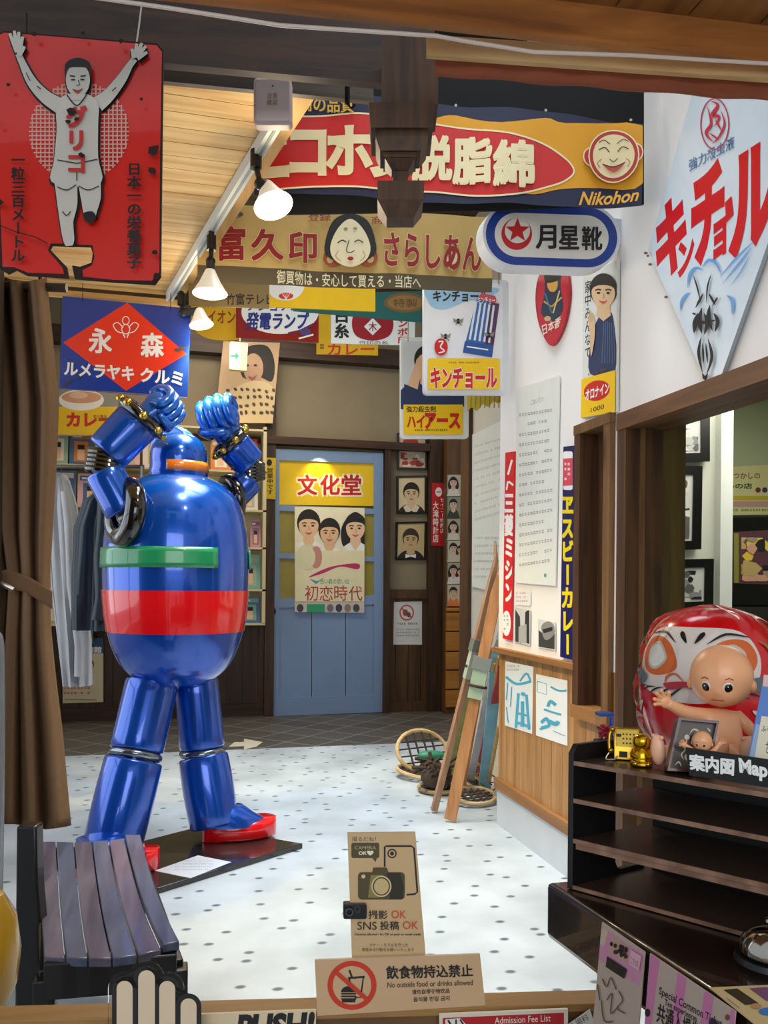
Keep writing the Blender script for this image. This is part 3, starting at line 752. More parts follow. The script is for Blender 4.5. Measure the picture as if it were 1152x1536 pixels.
def art(cv):
    cv.rect(604, 512, 696, 608, pm('#cfd2d4')); cv.person(640, 545, 40, INK, SKIN, pm('#27365a'), smile=False)
    cv.poly(spl([(606, 600), (622, 548), (632, 532), (640, 540), (628, 575), (622, 606)], 4), SKIN); cv.poly([(606, 576), (640, 590), (696, 585), (696, 610), (606, 610)], pm('#243358'))
    cv.rect(605, 607, 694, 652, pm('#f0c414', .4)); cv.htext('強力殺虫剤', 609, 609, 654, 619, INK, .02); cv.text('ハイ', 611, 624, 636, 641, RED, off=.045); cv.text('アース', 638, 621, 689, 642, RED, off=.06); cv.squiggles(622, 644, 672, 649, 1, INK)
board('pest_spray_sign', 'sign with a man in navy, behind and below the spray can board', 'sign', rrect(601, 506, 703, 658, 5), pm('#dfe0dc', .4), .025, y=4.9, art=art, z_hang=3.95, wires_at=((612, 510), (692, 510)))
def art(cv):
    for i in range(7): cv.line([(708 + i * 7, 572), (706 + i * 7, 612)], 1.6, pm('#8f7a14'))
board('pennant_cloth', 'olive yellow scalloped cloth edge hanging behind the spray can board', 'cloth', [(700, 575), (757, 570)] + spl([(757, 598), (748, 605), (741, 602), (733, 610), (725, 606), (716, 616), (708, 611), (701, 618)], 3, False), pm('#b8a02c', .8), .006, y=4.42, art=art)

# ---- capsule light box fixed to the wall
yo = 3.01
t = thing('capsule_light_box', 'white capsule-shaped shop sign with a blue rim, red crescent and star', 'sign', (RX - .3, yo, onY(830, 400, yo).z))
cap = lambda x0, x1, y0, y1: [p for p in rrect(x0, y0, x1, y1, (y1 - y0) / 2 - .01, 10)]
sl = lambda pts: [(x, y + .035 * (x - 828)) for x, y in pts]
cv = Canvas((0, yo - .07, 0), (0, -1, 0)); cv.panel(sl(cap(724, 931, 305, 402)), pm('#e4e6ea', .3), .075); cv.build('housing', t, bevel=.012)
cv = Canvas((0, yo - .072, 0), (0, -1, 0)); cv.panel(sl(cap(729, 926, 309, 399)), BLUE, .008); cv.build('rim', t)
cv = Canvas((0, yo - .0725, 0), (0, -1, 0), dz=.0006); cv.panel(sl(cap(742, 913, 321, 387)), pm('#e9e6da', .35), .004)
cv.disc(775, 351, 23, 24, RED); cv.disc(776, 346, 19, 19, pm('#e9e6da', .35))
st = []; 
for i in range(10): rr = 19 if i % 2 == 0 else 8; st.append((776 + rr * sin(pi * i / 5), 346 - rr * cos(pi * i / 5)))
cv.poly(st, RED)
for ch, x in (('月', 804), ('星', 838), ('靴', 872)): cv.text(ch, x, 339 + (x - 804) * .04, x + 29, 373 + (x - 804) * .04, INK, off=.03, outline=pm('#f6f4ee'), ow=.02)
cv.build('face', t)
mb = MB(); q = onY(925, 352, yo); mb.box(q.x - .03, RX + .001, yo - .03, yo + .04, q.z - .05, q.z + .05, pm('#c9ced6', .4)); mb.build('wall_bracket', t)

# ---- big white diamond on the right wall
DX = RX - .02
L_, B_ = onX(972, 375, DX), onX(1070, 597, DX)
t4 = [L_, B_, V((DX, 2 * B_.y - L_.y, L_.z)), V((DX, B_.y, 2 * L_.z - B_.z))]
cv = Canvas((DX, 0, 0), (-1, 0, 0), dz=.0003)
cv.mb.prism(t4, V((.014, 0, 0)), pm('#d7e2ea', .25, coat=.4), pm('#9aa4aa', .4))
def q4(x0, y0, x1, y1, s): return [(x0, y0), (x1, y0 - s), (x1, y1 - s), (x0, y1)]
R2 = pm('#cf1420', .35)
for ch, q in (('キ', q4(987, 318, 1027, 420, 28)), ('ン', q4(1019, 369, 1040, 414, 16)), ('チ', q4(1040, 272, 1084, 396, 30)), ('ョ', q4(1072, 340, 1088, 388, 12)), ('ー', None), ('ル', q4(1099, 248, 1160, 380, 38))):
    if q: cv.text(ch, 0, 0, 0, 0, R2, off=.055, quad=q, shear=-.0)
cv.poly([(1088, 304), (1098, 294), (1101, 322), (1090, 334)], R2)
cv.text('強力殺虫液', 0, 0, 0, 0, pm('#5a78a0'), off=.012, quad=[(1034, 240), (1102, 203), (1102, 222), (1034, 258)])
cv.ring(1073, 186, 21, 38, 1.8, pm('#b83a4a')); 
for pts, wd in (([(1068, 152), (1078, 158), (1070, 172), (1080, 176), (1072, 190)], 6), ([(1062, 160), (1068, 185), (1060, 200), (1072, 214)], 5), ([(1082, 165), (1088, 185), (1080, 205), (1070, 216)], 3.5), ([(1074, 180), (1084, 196)], 3), ([(1066, 200), (1080, 210)], 3)):
    cv.line(spl(pts, 5, False), wd, pm('#c23042'), taper=True)
SB = pm('#6aa0d4', .4)
for pts, wd in (([(1022, 466), (1024, 452), (1032, 442), (1037, 440)], 5), ([(1033, 432), (1036, 412), (1046, 402), (1056, 406)], 5), ([(1055, 402), (1064, 391), (1076, 395), (1084, 412)], 5), ([(1092, 443), (1101, 452), (1100, 472)], 6), ([(1082, 416), (1106, 388), (1133, 362)], 3), ([(1086, 426), (1112, 394), (1130, 370)], 3), ([(1098, 430), (1116, 404), (1126, 384)], 2)):
    cv.line(spl(pts, 6, False), wd, SB, taper=True)
for pts, wd in (([(1054, 455), (1048, 430), (1042, 412)], 1.6), ([(1062, 455), (1064, 430), (1070, 410)], 1.6), ([(1058, 440), (1046, 462)], 2.4), ([(1066, 440), (1076, 458)], 2.4), ([(1050, 470), (1046, 484), (1044, 500)], 5), ([(1056, 462), (1052, 482), (1056, 500)], 4.5), ([(1068, 458), (1066, 478), (1072, 496)], 4.5), ([(1074, 470), (1080, 482), (1076, 498)], 4), ([(1060, 470), (1064, 486), (1060, 502)], 4), ([(1046, 478), (1060, 484), (1078, 480)], 3), ([(1072, 460), (1078, 450), (1080, 446)], 2), ([(1048, 472), (1042, 470)], 2), ([(1056, 505), (1052, 530), (1058, 560)], 3), ([(1066, 508), (1072, 535), (1064, 562)], 3), ([(1058, 515), (1060, 545)], 2), ([(1063, 515), (1066, 545)], 2), ([(1058, 560), (1062, 568), (1066, 560)], 3.5)):
    cv.line(spl(pts, 5, False), wd * 1.6, INK, taper=True)
for x, y in ((976, 384), (1066, 586)): cv.disc(x, y, 2, 2, pm('#6a5a4a'))
for x, y in ((973, 380), (980, 397), (1004, 446)): cv.disc(x, y, 3, 2, pm('#6a5040', .8))
tag(cv.build('diamond_sign'), 'big white diamond enamel sign with red slanting letters on the right wall', 'sign')

# ---- small signs and papers on the right wall
WX = RX - .004
def wallsign(name, label, cat, pts, base, th, art=None, x=None, group=None):
    cv = Canvas((x or WX - th, 0, 0), (-1, 0, 0)); cv.panel(pts, base, th)
    if art: art(cv)
    return tag(cv.build(name), label, cat, group)
def art(cv):
    cv.vtext('家中みんなで', 877, 422, 887, 540, INK, .01, slope=-.3)
    cv.poly(spl([(885, 560), (887, 510), (897, 478), (908, 470), (920, 476), (923, 556)], 4), pm('#26365a', .6))
    for i in range(6): cv.line([(906 + i * 3, 480 + i), (903 + i * 4, 545)], .9, pm('#5a6c96'))
    cv.person(906, 440, 44, INK, SKIN2, pm('#26365a'), body=False, w=.6); cv.poly(spl([(886, 500), (884, 478), (892, 474), (894, 500), (888, 535)], 4), SKIN2); cv.disc(888, 476, 4, 7, pm('#c8a878'))
    cv.poly([(874, 569), (925, 555), (924, 618), (873, 627)], YEL); cv.disc(897, 586, 20, 15, RED, rot=-18)
    cv.text('オロナイン', 0, 0, 0, 0, WHT, off=.03, quad=[(880, 586), (915, 574), (915, 589), (880, 601)]); cv.text('1000', 0, 0, 0, 0, INK, quad=[(888, 612), (908, 606), (908, 613), (888, 619)]); cv.squiggles(884, 560, 914, 566, 1, pm('#6a5010'), slope=-.3)
wallsign('ointment_sign', 'tall sign of a man in a navy kimono over the narrow window', 'sign', [(875, 410), (926, 391), (924, 618), (873, 628)], pm('#dcdcd6', .4), .012, art)
def art(cv):
    cv.poly(spl([(828, 404), (812, 415), (806, 450), (812, 490), (828, 516), (844, 486), (851, 440), (845, 404)], 5), pm('#c22430', .5))
    cv.poly(spl([(829, 400), (818, 412), (817, 440), (812, 470), (830, 482), (845, 464), (841, 430), (842, 405)], 4), pm('#2a3448', .5)); cv.disc(829, 426, 8, 12, pm('#d8a24a')); cv.poly(spl([(829, 404), (817, 412), (820, 424), (838, 420), (842, 406)], 4), INK)
    cv.line([(816, 452), (828, 460), (843, 446)], 2.5, pm('#c8a24a')); cv.line([(818, 440), (828, 470)], 2, pm('#4a7a8a')); cv.line([(840, 436), (830, 470)], 2, pm('#d8c07a')); cv.disc(822, 478, 5, 4, pm('#d8a878'))
    cv.text('日本香', 0, 0, 0, 0, pm('#f0dcc8'), off=.02, quad=[(813, 488), (843, 474), (840, 490), (816, 503)])
wallsign('oval_sign', 'pointed red oval sign with a robed figure below the capsule light box', 'sign', spl([(828, 402), (809, 412), (803, 450), (810, 492), (828, 519), (846, 488), (854, 440), (848, 402)], 5), pm('#b01c28', .4), .01, art)
def art(cv):
    cv.text('ごあいさつ', 0, 0, 0, 0, GREY, quad=[(796, 600), (815, 594), (815, 602), (796, 608)])
    cv.squiggles(779, 620, 831, 860, 16, pm('#a4a6a0', .6), fill=.34, seed=3, slope=-.16, step=4.2)
    cv.disc(818, 863, 2, 3, pm('#5aa08a'))
wallsign('greeting_panel', 'tall pale grey text panel between the red strip and the navy strip', 'panel', [(775, 583), (839, 563), (833, 879), (772, 874)], pm('#dfe0d8', .6), .006, art)
def art(cv):
    cv.line([(768, 690), (762, 712)], 3, WHT); cv.line([(763, 722), (770, 728)], 3, WHT); cv.line([(760, 735), (762, 722)], 2.5, WHT)
    cv.vtext('三菱ミシン', 757, 738, 771, 905, WHT, .05); cv.disc(760, 935, 6.5, 19, WHT); cv.squiggles(756, 922, 765, 948, 4, GREY)
wallsign('red_strip_sign', 'narrow red sign with white sewing machine lettering at the wall corner', 'sign', [(758, 679), (772, 677), (766, 961), (754, 957)], pm('#d8202a', .35), .01, art)
def art(cv):
    cv.poly(rrect(845, 677, 859, 735, 3), WHT); cv.poly([(845, 688), (859, 687), (859, 728), (845, 729)], pm('#d84a5a')); cv.squiggles(847, 694, 857, 724, 4, WHT)
    cv.vtext('ヱスビーカレー', 842, 740, 861, 984, pm('#f0d414', .4), .05)
wallsign('navy_strip_sign', 'narrow navy sign with yellow letters and a red can beside the window', 'sign', [(845, 670), (864, 668), (859, 990), (840, 985)], pm('#1a1d5a', .3), .01, art)
def photo_art(seed, x0, y0, x1, y1, cols=('#2c2c2c', '#7a7a78', '#4a4a48', '#b8b8b2'), n=9):
    def a(cv):
        r = random.Random(seed)
        for i in range(n):
            cx, cy = x0 + (x1 - x0) * r.random(), y0 + (y1 - y0) * r.random(); rx = (x1 - x0) * (.08 + .2 * r.random()); ry = (y1 - y0) * (.06 + .16 * r.random())
            pts = [(min(max(cx + rx * cos(k * 1.05) * (.6 + .6 * r.random()), x0), x1), min(max(cy + ry * sin(k * 1.05) * (.6 + .6 * r.random()), y0), y1)) for k in range(6)]
            cv.poly(pts, pm(r.choice(cols)))
    return a
def art(cv):
    cv.poly([(773, 914), (780, 925), (782, 965), (773, 962)], pm('#3a3a3a')); cv.poly([(788, 918), (794, 914), (794, 966), (787, 963)], pm('#2e2e2e')); cv.poly([(778, 940), (790, 936), (790, 964), (778, 964)], pm('#a8a8a4'))
wallsign('street_photo', 'black and white street photograph at the foot of the red strip', 'photograph', [(772, 911), (796, 916), (795, 969), (771, 963)], pm('#c6c6c2'), .002, art)
def art(cv):
    cv.poly([(808, 945), (820, 955), (832, 950), (832, 974), (808, 970)], pm('#3c3c3a')); cv.poly(spl([(812, 940), (822, 932), (831, 938), (831, 952), (818, 960)], 4), pm('#8a8a86')); cv.poly([(814, 944), (829, 940), (829, 946), (816, 950)], pm('#2a2a2a'))
wallsign('bus_photo', 'black and white photograph of an old bus beside the navy strip', 'photograph', [(807, 928), (833, 934), (833, 976), (807, 971)], pm('#d2d2ce'), .002, art)
def art(cv): cv.squiggles(774, 888, 793, 906, 3, pm('#c89a92'), seed=5, step=3)
wallsign('photo_caption', 'small white caption slip above the street photograph', 'caption', [(772, 886), (796, 888), (796, 909), (772, 907)], pm('#e2e1de'), .001, art)
BLU = pm('#3f9fc0', .7)
def art(cv):
    cv.squiggles(761, 998, 779, 1008, 2, GREY)
    for pts, wd in (([(759, 1015), (775, 1026), (797, 1022)], 4), ([(780, 1022), (790, 1010), (796, 1022)], 3), ([(778, 1040), (776, 1065), (774, 1092)], 4), ([(790, 1042), (792, 1070), (794, 1094)], 4), ([(782, 1040), (788, 1042)], 5), ([(784, 1052), (784, 1090)], 5), ([(778, 1070), (794, 1074)], 3), ([(777, 1084), (795, 1090)], 4), ([(762, 1024), (760, 1050)], 1.5), ([(768, 1030), (766, 1060)], 1.2), ([(760, 1060), (763, 1084)], 1.2)):
        cv.line(spl(pts, 4, False), wd, BLU)
wallsign('well_sketch', 'white paper with a blue drawing, left of two on the wainscot', 'paper', [(758, 992), (800, 1000), (798, 1101), (757, 1088)], pm('#d4dce0', .7), .002, art, x=RX + .001)
def art(cv):
    cv.line([(806, 1022), (820, 1026), (820, 1042), (806, 1038), (806, 1022)], 1.2, BLU)
    for pts, wd in (([(826, 1030), (838, 1036), (850, 1036)], 3), ([(822, 1060), (826, 1052), (834, 1058)], 5), ([(816, 1064), (828, 1068), (842, 1072)], 3), ([(812, 1084), (820, 1078), (824, 1088), (812, 1092)], 5), ([(824, 1082), (834, 1086), (838, 1082)], 6), ([(810, 1094), (818, 1090)], 3), ([(830, 1096), (848, 1104)], 1)):
        cv.line(spl(pts, 4, False), wd, BLU)
wallsign('duck_sketch', 'white paper with blue bird-like shapes, right of two on the wainscot', 'paper', [(804, 1011), (851, 1021), (851, 1119), (804, 1103)], pm('#dde2e4', .7), .002, art, x=RX + .001)
# sheet on the recessed wall
cv = Canvas((RX2 - .008, 0, 0), (-1, 0, 0)); cv.panel([(708, 652), (760, 627), (760, 893), (708, 880)], pm('#d5d6cc', .7), .004)
cv.squiggles(712, 668, 752, 790, 10, pm('#aeb0a8'), fill=.3, slope=-.3, step=3); cv.squiggles(712, 805, 752, 875, 6, pm('#aeb0a8'), fill=.3, slope=0, step=3)
tag(cv.build('notice_sheet'), 'large pale sheet of faint writing on the recessed wall above the skis', 'sheet')

# ---- red enamel plate with a runner, hung from the beam
pl = (P(120, 230, 2.02), -_f)
t = thing('enamel_plate', 'big rusty red enamel plate with an athlete raising both arms', 'sign', P(120, 410, 2.02))
cv = Canvas(*pl, dz=.0003); ER = pm('#d4241a', .3, coat=.5, var=.1, nscale=10); RUST = pm('#2a1410', .85, var=.4, nscale=60)
ol = [(-4, 52), (6, 46), (120, 56), (236, 65), (245, 76), (243, 240), (241, 415), (232, 427), (170, 423), (112, 418), (108, 398), (120, 400), (137, 394), (139, 380), (136, 370), (104, 369), (78, 368), (75, 374), (90, 390), (100, 400), (103, 417), (40, 413), (24, 405), (12, 411), (-2, 402), (-6, 230)]
cv.panel(ol, RUST, .006, RUST)
cv.poly([(-3, 54), (6, 49), (120, 58), (235, 68), (243, 78), (240, 240), (239, 408), (228, 421), (172, 420), (125, 415), (124, 405), (138, 398), (142, 386), (139, 368), (106, 366), (76, 365), (72, 376), (86, 392), (94, 402), (96, 411), (42, 409), (22, 401), (4, 400), (-3, 230)], ER)
PK = pm('#d8a89a', .4)
cx0, cy0, R0 = 119, 198, 75
for i in range(-11, 12):
    o = i * 6.4; h = sqrt(max(R0 * R0 - o * o, 0))
    if h > 4: cv.line([(cx0 + o, cy0 - h), (cx0 + o, cy0 + h)], 2.0, PK); cv.lift -= cv.dz; cv.line([(cx0 - h, cy0 + o), (cx0 + h, cy0 + o)], 2.0, PK); cv.lift -= cv.dz * .5
BODY = pm('#c9c4b8', .4); K = pm('#140f10', .4)
def limb(pts, ws, m): cv.line(spl(pts, 6, False), [ws[min(int(i / 6), len(ws) - 1)] + ((ws[min(int(i / 6) + 1, len(ws) - 1)] - ws[min(int(i / 6), len(ws) - 1)]) * (i % 6) / 6) for i in range(6 * (len(pts) - 1) + 1)], m)
def figure(e, m):
    limb([(92, 162), (70, 148), (50, 126), (36, 98), (30, 84)], [24 + e, 19 + e, 15 + e, 10 + e, 9 + e], m)
    limb([(148, 160), (165, 146), (184, 122), (196, 102), (204, 92)], [24 + e, 19 + e, 15 + e, 10 + e, 9 + e], m)
    for bx, by, dx, dy in ((29, 82, -12, -28), (29, 82, -5, -32), (30, 82, 1, -30), (31, 84, 6, -25), (31, 88, 9, -14), (205, 90, 2, -20), (206, 89, 9, -20), (207, 89, 14, -15), (208, 92, 15, -9), (204, 92, -4, -14)): cv.line([(bx, by), (bx + dx * .6, by + dy * .6), (bx + dx, by + dy)], [8 + e, 6 + e, 4 + e * .8], m)
    cv.poly(spl([(104, 146 - e / 3), (88 - e / 2, 162), (88 - e / 2, 200), (84 - e / 2, 245), (80 - e / 2, 276 + e / 2), (118, 284 + e / 2), (155 + e / 2, 276 + e / 2), (150 + e / 2, 240), (150 + e / 2, 190), (150 + e / 2, 160), (134, 146 - e / 3)], 4), m)
    limb([(102, 278), (104, 310), (103, 336), (106, 362), (107, 372)], [34 + e, 30 + e, 20 + e, 17 + e, 10 + e], m)
    limb([(137, 278), (139, 300), (138, 318), (138, 332)], [34 + e, 30 + e, 22 + e, 14 + e], m)
    cv.poly(circle(120, 125, 18 + e / 2, 25 + e / 2, 24), m); cv.poly([(112 - e / 3, 140), (128 + e / 3, 140), (132, 155), (108, 155)], m)
figure(5, K); figure(0, BODY)
cv.poly(spl([(101, 120), (102, 100), (120, 92), (138, 100), (139, 120), (134, 108), (120, 106), (106, 108)], 4), K)
for k in (-1, 1): cv.line([(120 + k * 4, 120), (120 + k * 12, 119)], 1.8, K); cv.line([(120 + k * 4, 125), (120 + k * 10, 125)], 2, K)
cv.line([(121, 126), (123, 133), (118, 134)], 1.2, K); cv.poly(spl([(112, 139), (120, 141), (128, 138), (120, 146)], 4), pm('#a83a2c'))
cv.line(spl([(104, 148), (119, 164), (134, 147)], 5, False), 1.8, K); cv.line([(90, 245), (119, 250), (150, 244)], 1.4, K); cv.line([(119, 276), (119, 262)], 1.4, K)
cv.line(spl([(90, 285), (104, 290), (118, 282)], 4, False), 1.4, K); cv.line(spl([(122, 284), (136, 290), (152, 284)], 4, False), 1.4, K); cv.line(spl([(98, 322), (104, 328), (110, 322)], 4, False), 1.4, K); cv.poly(spl([(128, 326), (142, 322), (148, 332), (138, 340)], 4), K)
cv.line([(66, 140), (60, 136)], 1.6, K); cv.line([(172, 143), (178, 138)], 1.6, K); cv.line([(50, 128), (44, 116)], 1.3, K)
cv.vtext('グリコ', 103, 165, 135, 268, pm('#c02a26'), .05)
cv.vtext('一粒三百メートル', 22, 236, 43, 398, K, .03); cv.vtext('日本一の栄養菓子', 194, 250, 216, 408, K, .03)
rnd = random.Random(4)
for x, y, r in ((58, 59, 5), (129, 58, 4), (186, 70, 4), (18, 135, 4), (216, 156, 3), (235, 232, 9), (232, 262, 8), (4, 310, 8), (2, 188, 4), (238, 420, 7), (112, 176, 7), (108, 190, 4), (120, 186, 4), (128, 240, 5), (236, 384, 5)):
    cv.poly([(x + r * cos(a * .9) * (.5 + rnd.random() * .7), y + r * sin(a * .9) * (.5 + rnd.random() * .7)) for a in range(7)], RUST)
cv.line([(0, 342), (30, 354), (60, 362), (78, 372)], 1.6, RUST)
cv.build('panel', t)
mb = MB(); q = P(204, 64, 2.02); mb.tube([q + V((0, 0, -.01)), q + V((.005, .02, .05)), P(212, 10, 2.13)], .0022, pm('#b8b0a4', .5), 6); mb.build('hanging_cord', t)
mb = MB(); q = P(40, 52, 2.02); mb.tube([q + V((0, 0, -.01)), P(40, 20, 2.1)], .002, WIRE, 6); mb.build('hanging_cord', t)
# ---- blue and red caramel sign on wires
pl = (P(190, 520, 4.2), -_f)
def art(cv):
    cv.poly([(191, 454), (280, 531), (189, 586), (95, 514)], pm('#e8381c', .35))
    for ch, q in (('永', (134, 493, 167, 529)), ('森', (212, 500, 245, 535))): cv.text(ch, *q, WHT, off=.03)
    cv.text('ルメラヤキ', 0, 0, 0, 0, WHT, off=.035, quad=[(98, 543), (201, 551), (200, 571), (97, 562)]); cv.text('クルミ', 0, 0, 0, 0, WHT, off=.035, quad=[(212, 552), (274, 558), (273, 578), (211, 572)])
    for k in (-1, 1): cv.line(spl([(189 + k * 4, 492), (189 + k * 12, 484), (189 + k * 19, 488), (189 + k * 13, 497), (189 + k * 4, 500)], 4, False), 1.4, WHT)
    cv.ring(189, 481, 5, 6, 1.3, WHT); cv.ring(189, 494, 6, 7, 1.3, WHT); cv.line([(185, 501), (188, 507)], 1.8, WHT); cv.line([(193, 501), (191, 507)], 1.8, WHT)
    for x, y, r in ((268, 525, 5), (274, 522, 4), (98, 578, 3), (118, 566, 3), (104, 572, 4)): cv.poly([(x + r * 1.4 * cos(a), y + r * .6 * sin(a)) for a in range(6)], pm('#4a3a38', .8))
    cv.line([(90, 584), (120, 586), (189, 590), (240, 594), (281, 597)], 2.2, pm('#7a6a68', .8))
board('caramel_sign', 'blue enamel sign with a red diamond and white letters hanging over the robot', 'sign', [(94, 444), (286, 463), (281, 598), (89, 583)], pm('#1b3c9a', .22, coat=.6), .006, pl=pl, art=art, z_hang=CZ, wires_at=((124, 449), (256, 462)))
# ================================================================= THE FAR END OF THE HALL
# cloth valance tucked under the entrance beam, cables
mb = MB(); VC = pm('#8a4a30', .85, var=.12, nscale=30); 
def val(u, v):
    x = 652 + (1270 - 652) * u; y0 = 80 + (122 - 80) * u; y1 = 113 + (160 - 113) * u + 1.5 * sin(u * 30)
    return P(x, y0 - 4 + (y1 - y0 + 4) * v, (1.905 + .07 * u) + .008 * sin(u * 42) * v)
mb.grid(val, 60, 6, VC)
tag(mb.build('valance_cloth', solid=.006), 'reddish brown woven cloth valance under the pale entrance beam', 'cloth')
mb = MB(); CABLE = pm('#d8c8bc', .5)
pts = [(140, -4, 1.62), (260, 13, 1.64), (420, 38, 1.66), (655, 54, 1.70), (700, 62, 1.73), (800, 78, 1.75), (950, 83, 1.80), (1060, 90, 1.83), (1200, 98, 1.87)]
mb.tube([P(x, y, d) for x, y, d in pts], .004, CABLE, 8)
tag(mb.build('ceiling_cable'), 'thin white cable running along the entrance beams', 'cable')
# ---- blue door with its lit panel
DY = BY - .07
d1 = struct('door_1', (lambda b: (b.prism([onY(413, 674, DY), onY(418, 674, DY), onY(416, 1073, DY), onY(410, 1073, DY)], (0, .05, 0), pm('#8fa6c2', .5)), b)[1])(MB()))
DB = pm('#7b94b8', .5, var=.08, nscale=4, bump=.05)
def dq(x0, y0, x1, y1, m, th=.04, dy=0):
    b = MB(); b.prism([onY(x0, y0, DY + dy), onY(x1, y0 + .04 * (x1 - x0) * (1 if y0 < 860 else -.9), DY + dy), onY(x1, y1 + .035 * (x1 - x0) * (1 if y1 < 860 else -1), DY + dy), onY(x0, y1, DY + dy)], (0, th, 0), m); return b
dq(411, 673, 575, 690, DB).build('top_rail', d1)
dq(411, 757, 575, 766, DB).build('rail', d1); dq(411, 829, 575, 837, DB).build('rail', d1); dq(411, 898, 575, 912, DB).build('rail', d1); dq(411, 1048, 573, 1074, DB).build('bottom_rail', d1)
dq(411, 673, 419, 1074, DB, .045, -.003).build('stile', d1); dq(561, 679, 575, 1068, DB, .045, -.003).build('stile', d1)
b = MB()
for x0, x1 in ((419, 467), (468, 518), (519, 561)): b.prism([onY(x0, 908, DY + .012), onY(x1, 908, DY + .012), onY(x1, 1060, DY + .012), onY(x0, 1060, DY + .012)], (0, .02, 0), DB)
b.build('lower_panel', d1)
FROST = pm('#9a8c3c', .35, var=.2, nscale=6)
dq(418, 764, 562, 831, FROST, .01, .02).build('pane', d1); dq(418, 835, 562, 900, FROST, .01, .02).build('pane', d1)
mb = MB(); mb.ball(onY(412, 917, DY - .01), (.012, .012, .03), pm('#2a2420', .3, .8)); mb.build('handle', d1)
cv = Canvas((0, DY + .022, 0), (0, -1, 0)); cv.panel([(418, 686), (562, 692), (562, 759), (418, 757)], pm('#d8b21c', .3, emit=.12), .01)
for ch, x in (('文', 447), ('化', 481), ('堂', 513)): cv.text(ch, x, 713, x + 28, 742, pm('#b8141c'), off=.03, outline=pm('#f4ead0'), ow=.09)
t = tag(cv.build('lit_door_panel'), 'warm yellow lit panel with red characters at the top of the blue door', 'sign')
mb_l = bpy.data.lights.new('door_panel_lamp', 'SPOT'); mb_l.energy = 9; mb_l.color = (1, .85, .45); mb_l.spot_size = radians(95); mb_l.spot_blend = .8
o = bpy.data.objects.new('door_panel_lamp', mb_l); COL.objects.link(o); o.location = onY(482, 676, DY - .12); o.rotation_euler = (radians(22), 0, 0)
# poster on the door
def art(cv):
    cv.person(463, 789, 37, INK, pm('#e6bc94'), pm('#efe6cf'), collar=WHT); cv.person(533, 793, 35, INK, pm('#e8c2a0'), pm('#e9e0c4'), long=True, collar=WHT); cv.person(494, 800, 34, INK, pm('#e2b68e'), pm('#e6dcbc'), collar=WHT, bow=pm('#c8301c'))
    cv.poly([(443, 826), (547, 826), (546, 902), (443, 902)], pm('#e9dfb6')); cv.disc(462, 836, 17, 20, pm('#d8cfa0')); cv.poly(circle(474, 836, 9, 17, 14), pm('#c88a7a')); cv.disc(458, 836, 15, 18, pm('#ded8b2'))
    cv.poly(spl([(462, 866), (490, 852), (520, 846), (538, 846), (536, 854), (510, 850), (484, 860)], 4), pm('#c02a6a')); cv.poly([(464, 868), (476, 872), (486, 866), (474, 876)], pm('#3f9ab0')); cv.text('古い森の思い出', 480, 868, 523, 876, pm('#3f9a8a'))
    for i, ch in enumerate('初恋時代'): cv.text(ch, 457 + i * 22, 878 + (i % 2), 477 + i * 22, 901, pm('#b02a3a'), off=.0)
    cv.rect(443, 905, 547, 919, pm('#c8c0bc')); cv.rect(460, 906, 487, 919, pm('#2f9a6a'))
    for i, x in enumerate((450, 495, 508, 521, 534)): cv.disc(x, 912, 5, 6, pm(['#4a3a4a', '#7a6a7a', '#3a3a4a', '#8a7a6a', '#4a4a4a'][i]))
board('idol_poster', 'poster of three smiling young people with pink lettering on the blue door', 'poster', [(442, 760), (547, 762), (546, 919), (442, 918)], pm('#ece3c6', .6), .003, y=DY - .006, art=art, hang=False)
# header light fittings, yellow plate, exit sign, woman poster
def art(cv):
    cv.disc(404, 694, 4, 5, INK); cv.vtext('営業中です', 400, 702, 410, 742, INK, .02)
board('yellow_plate', 'small upright yellow plate with black writing on the post left of the door', 'sign', [(395, 686), (414, 687), (413, 749), (394, 748)], pm('#dcb80e', .4), .006, y=BY - .112, art=art, hang=False)
def art(cv):
    cv.poly(spl([(360, 530), (378, 518), (402, 520), (412, 545), (408, 572), (390, 566), (364, 566)], 4), INK); cv.disc(380, 552, 15, 22, pm('#b89070')); cv.poly([(368, 575), (392, 568), (392, 585), (366, 590)], pm('#b08868'))
    cv.poly(spl([(338, 596), (366, 575), (396, 572), (414, 590), (414, 634), (324, 634)], 4), pm('#d6bc8c'))
    r = random.Random(9)
    for i in range(34):
        x = 340 + (i % 8) * 9.6 + r.random() * 4; y = 584 + (i // 8) * 11 + r.random() * 4
        if x < 412 and y < 632 and (x > 340 or y > 600): cv.disc(x, y, 3.2, 2.2, pm('#4a3526'), 10, rot=r.random() * 90)
    for k in (-5, 7): cv.disc(376 + k, 548, 2.4, 1.4, INK)
    cv.poly(spl([(372, 564), (379, 566), (386, 562), (379, 570)], 3), pm('#a8483c'))
board('woman_poster', 'large poster of a dark-haired woman in a spotted blouse high on the back wall', 'poster', [(335, 512), (420, 514), (409, 635), (322, 634)], pm('#c8a884', .7), .004, y=BY - .16, art=art, hang=False)
t = thing('exit_sign', 'small lit exit sign with a green arrow in front of the woman poster', 'sign', onY(357, 556, BY - .4))
cv = Canvas((0, BY - .5, 0), (0, -1, 0)); cv.panel([(346, 512), (372, 515), (370, 556), (344, 554)], pm('#d8c8a0', .5), .06); cv.build('housing', t)
cv = Canvas((0, BY - .503, 0), (0, -1, 0)); cv.panel([(345, 514), (361, 515), (360, 553), (344, 552)], pm('#eafff4', .4, emit=.7), .002)
GRN = pm('#0f9a5a', .4, emit=.25); cv.line([(346, 534), (355, 534)], 3, GRN); cv.poly([(353, 528), (359, 534), (353, 540)], GRN); cv.build('face', t)
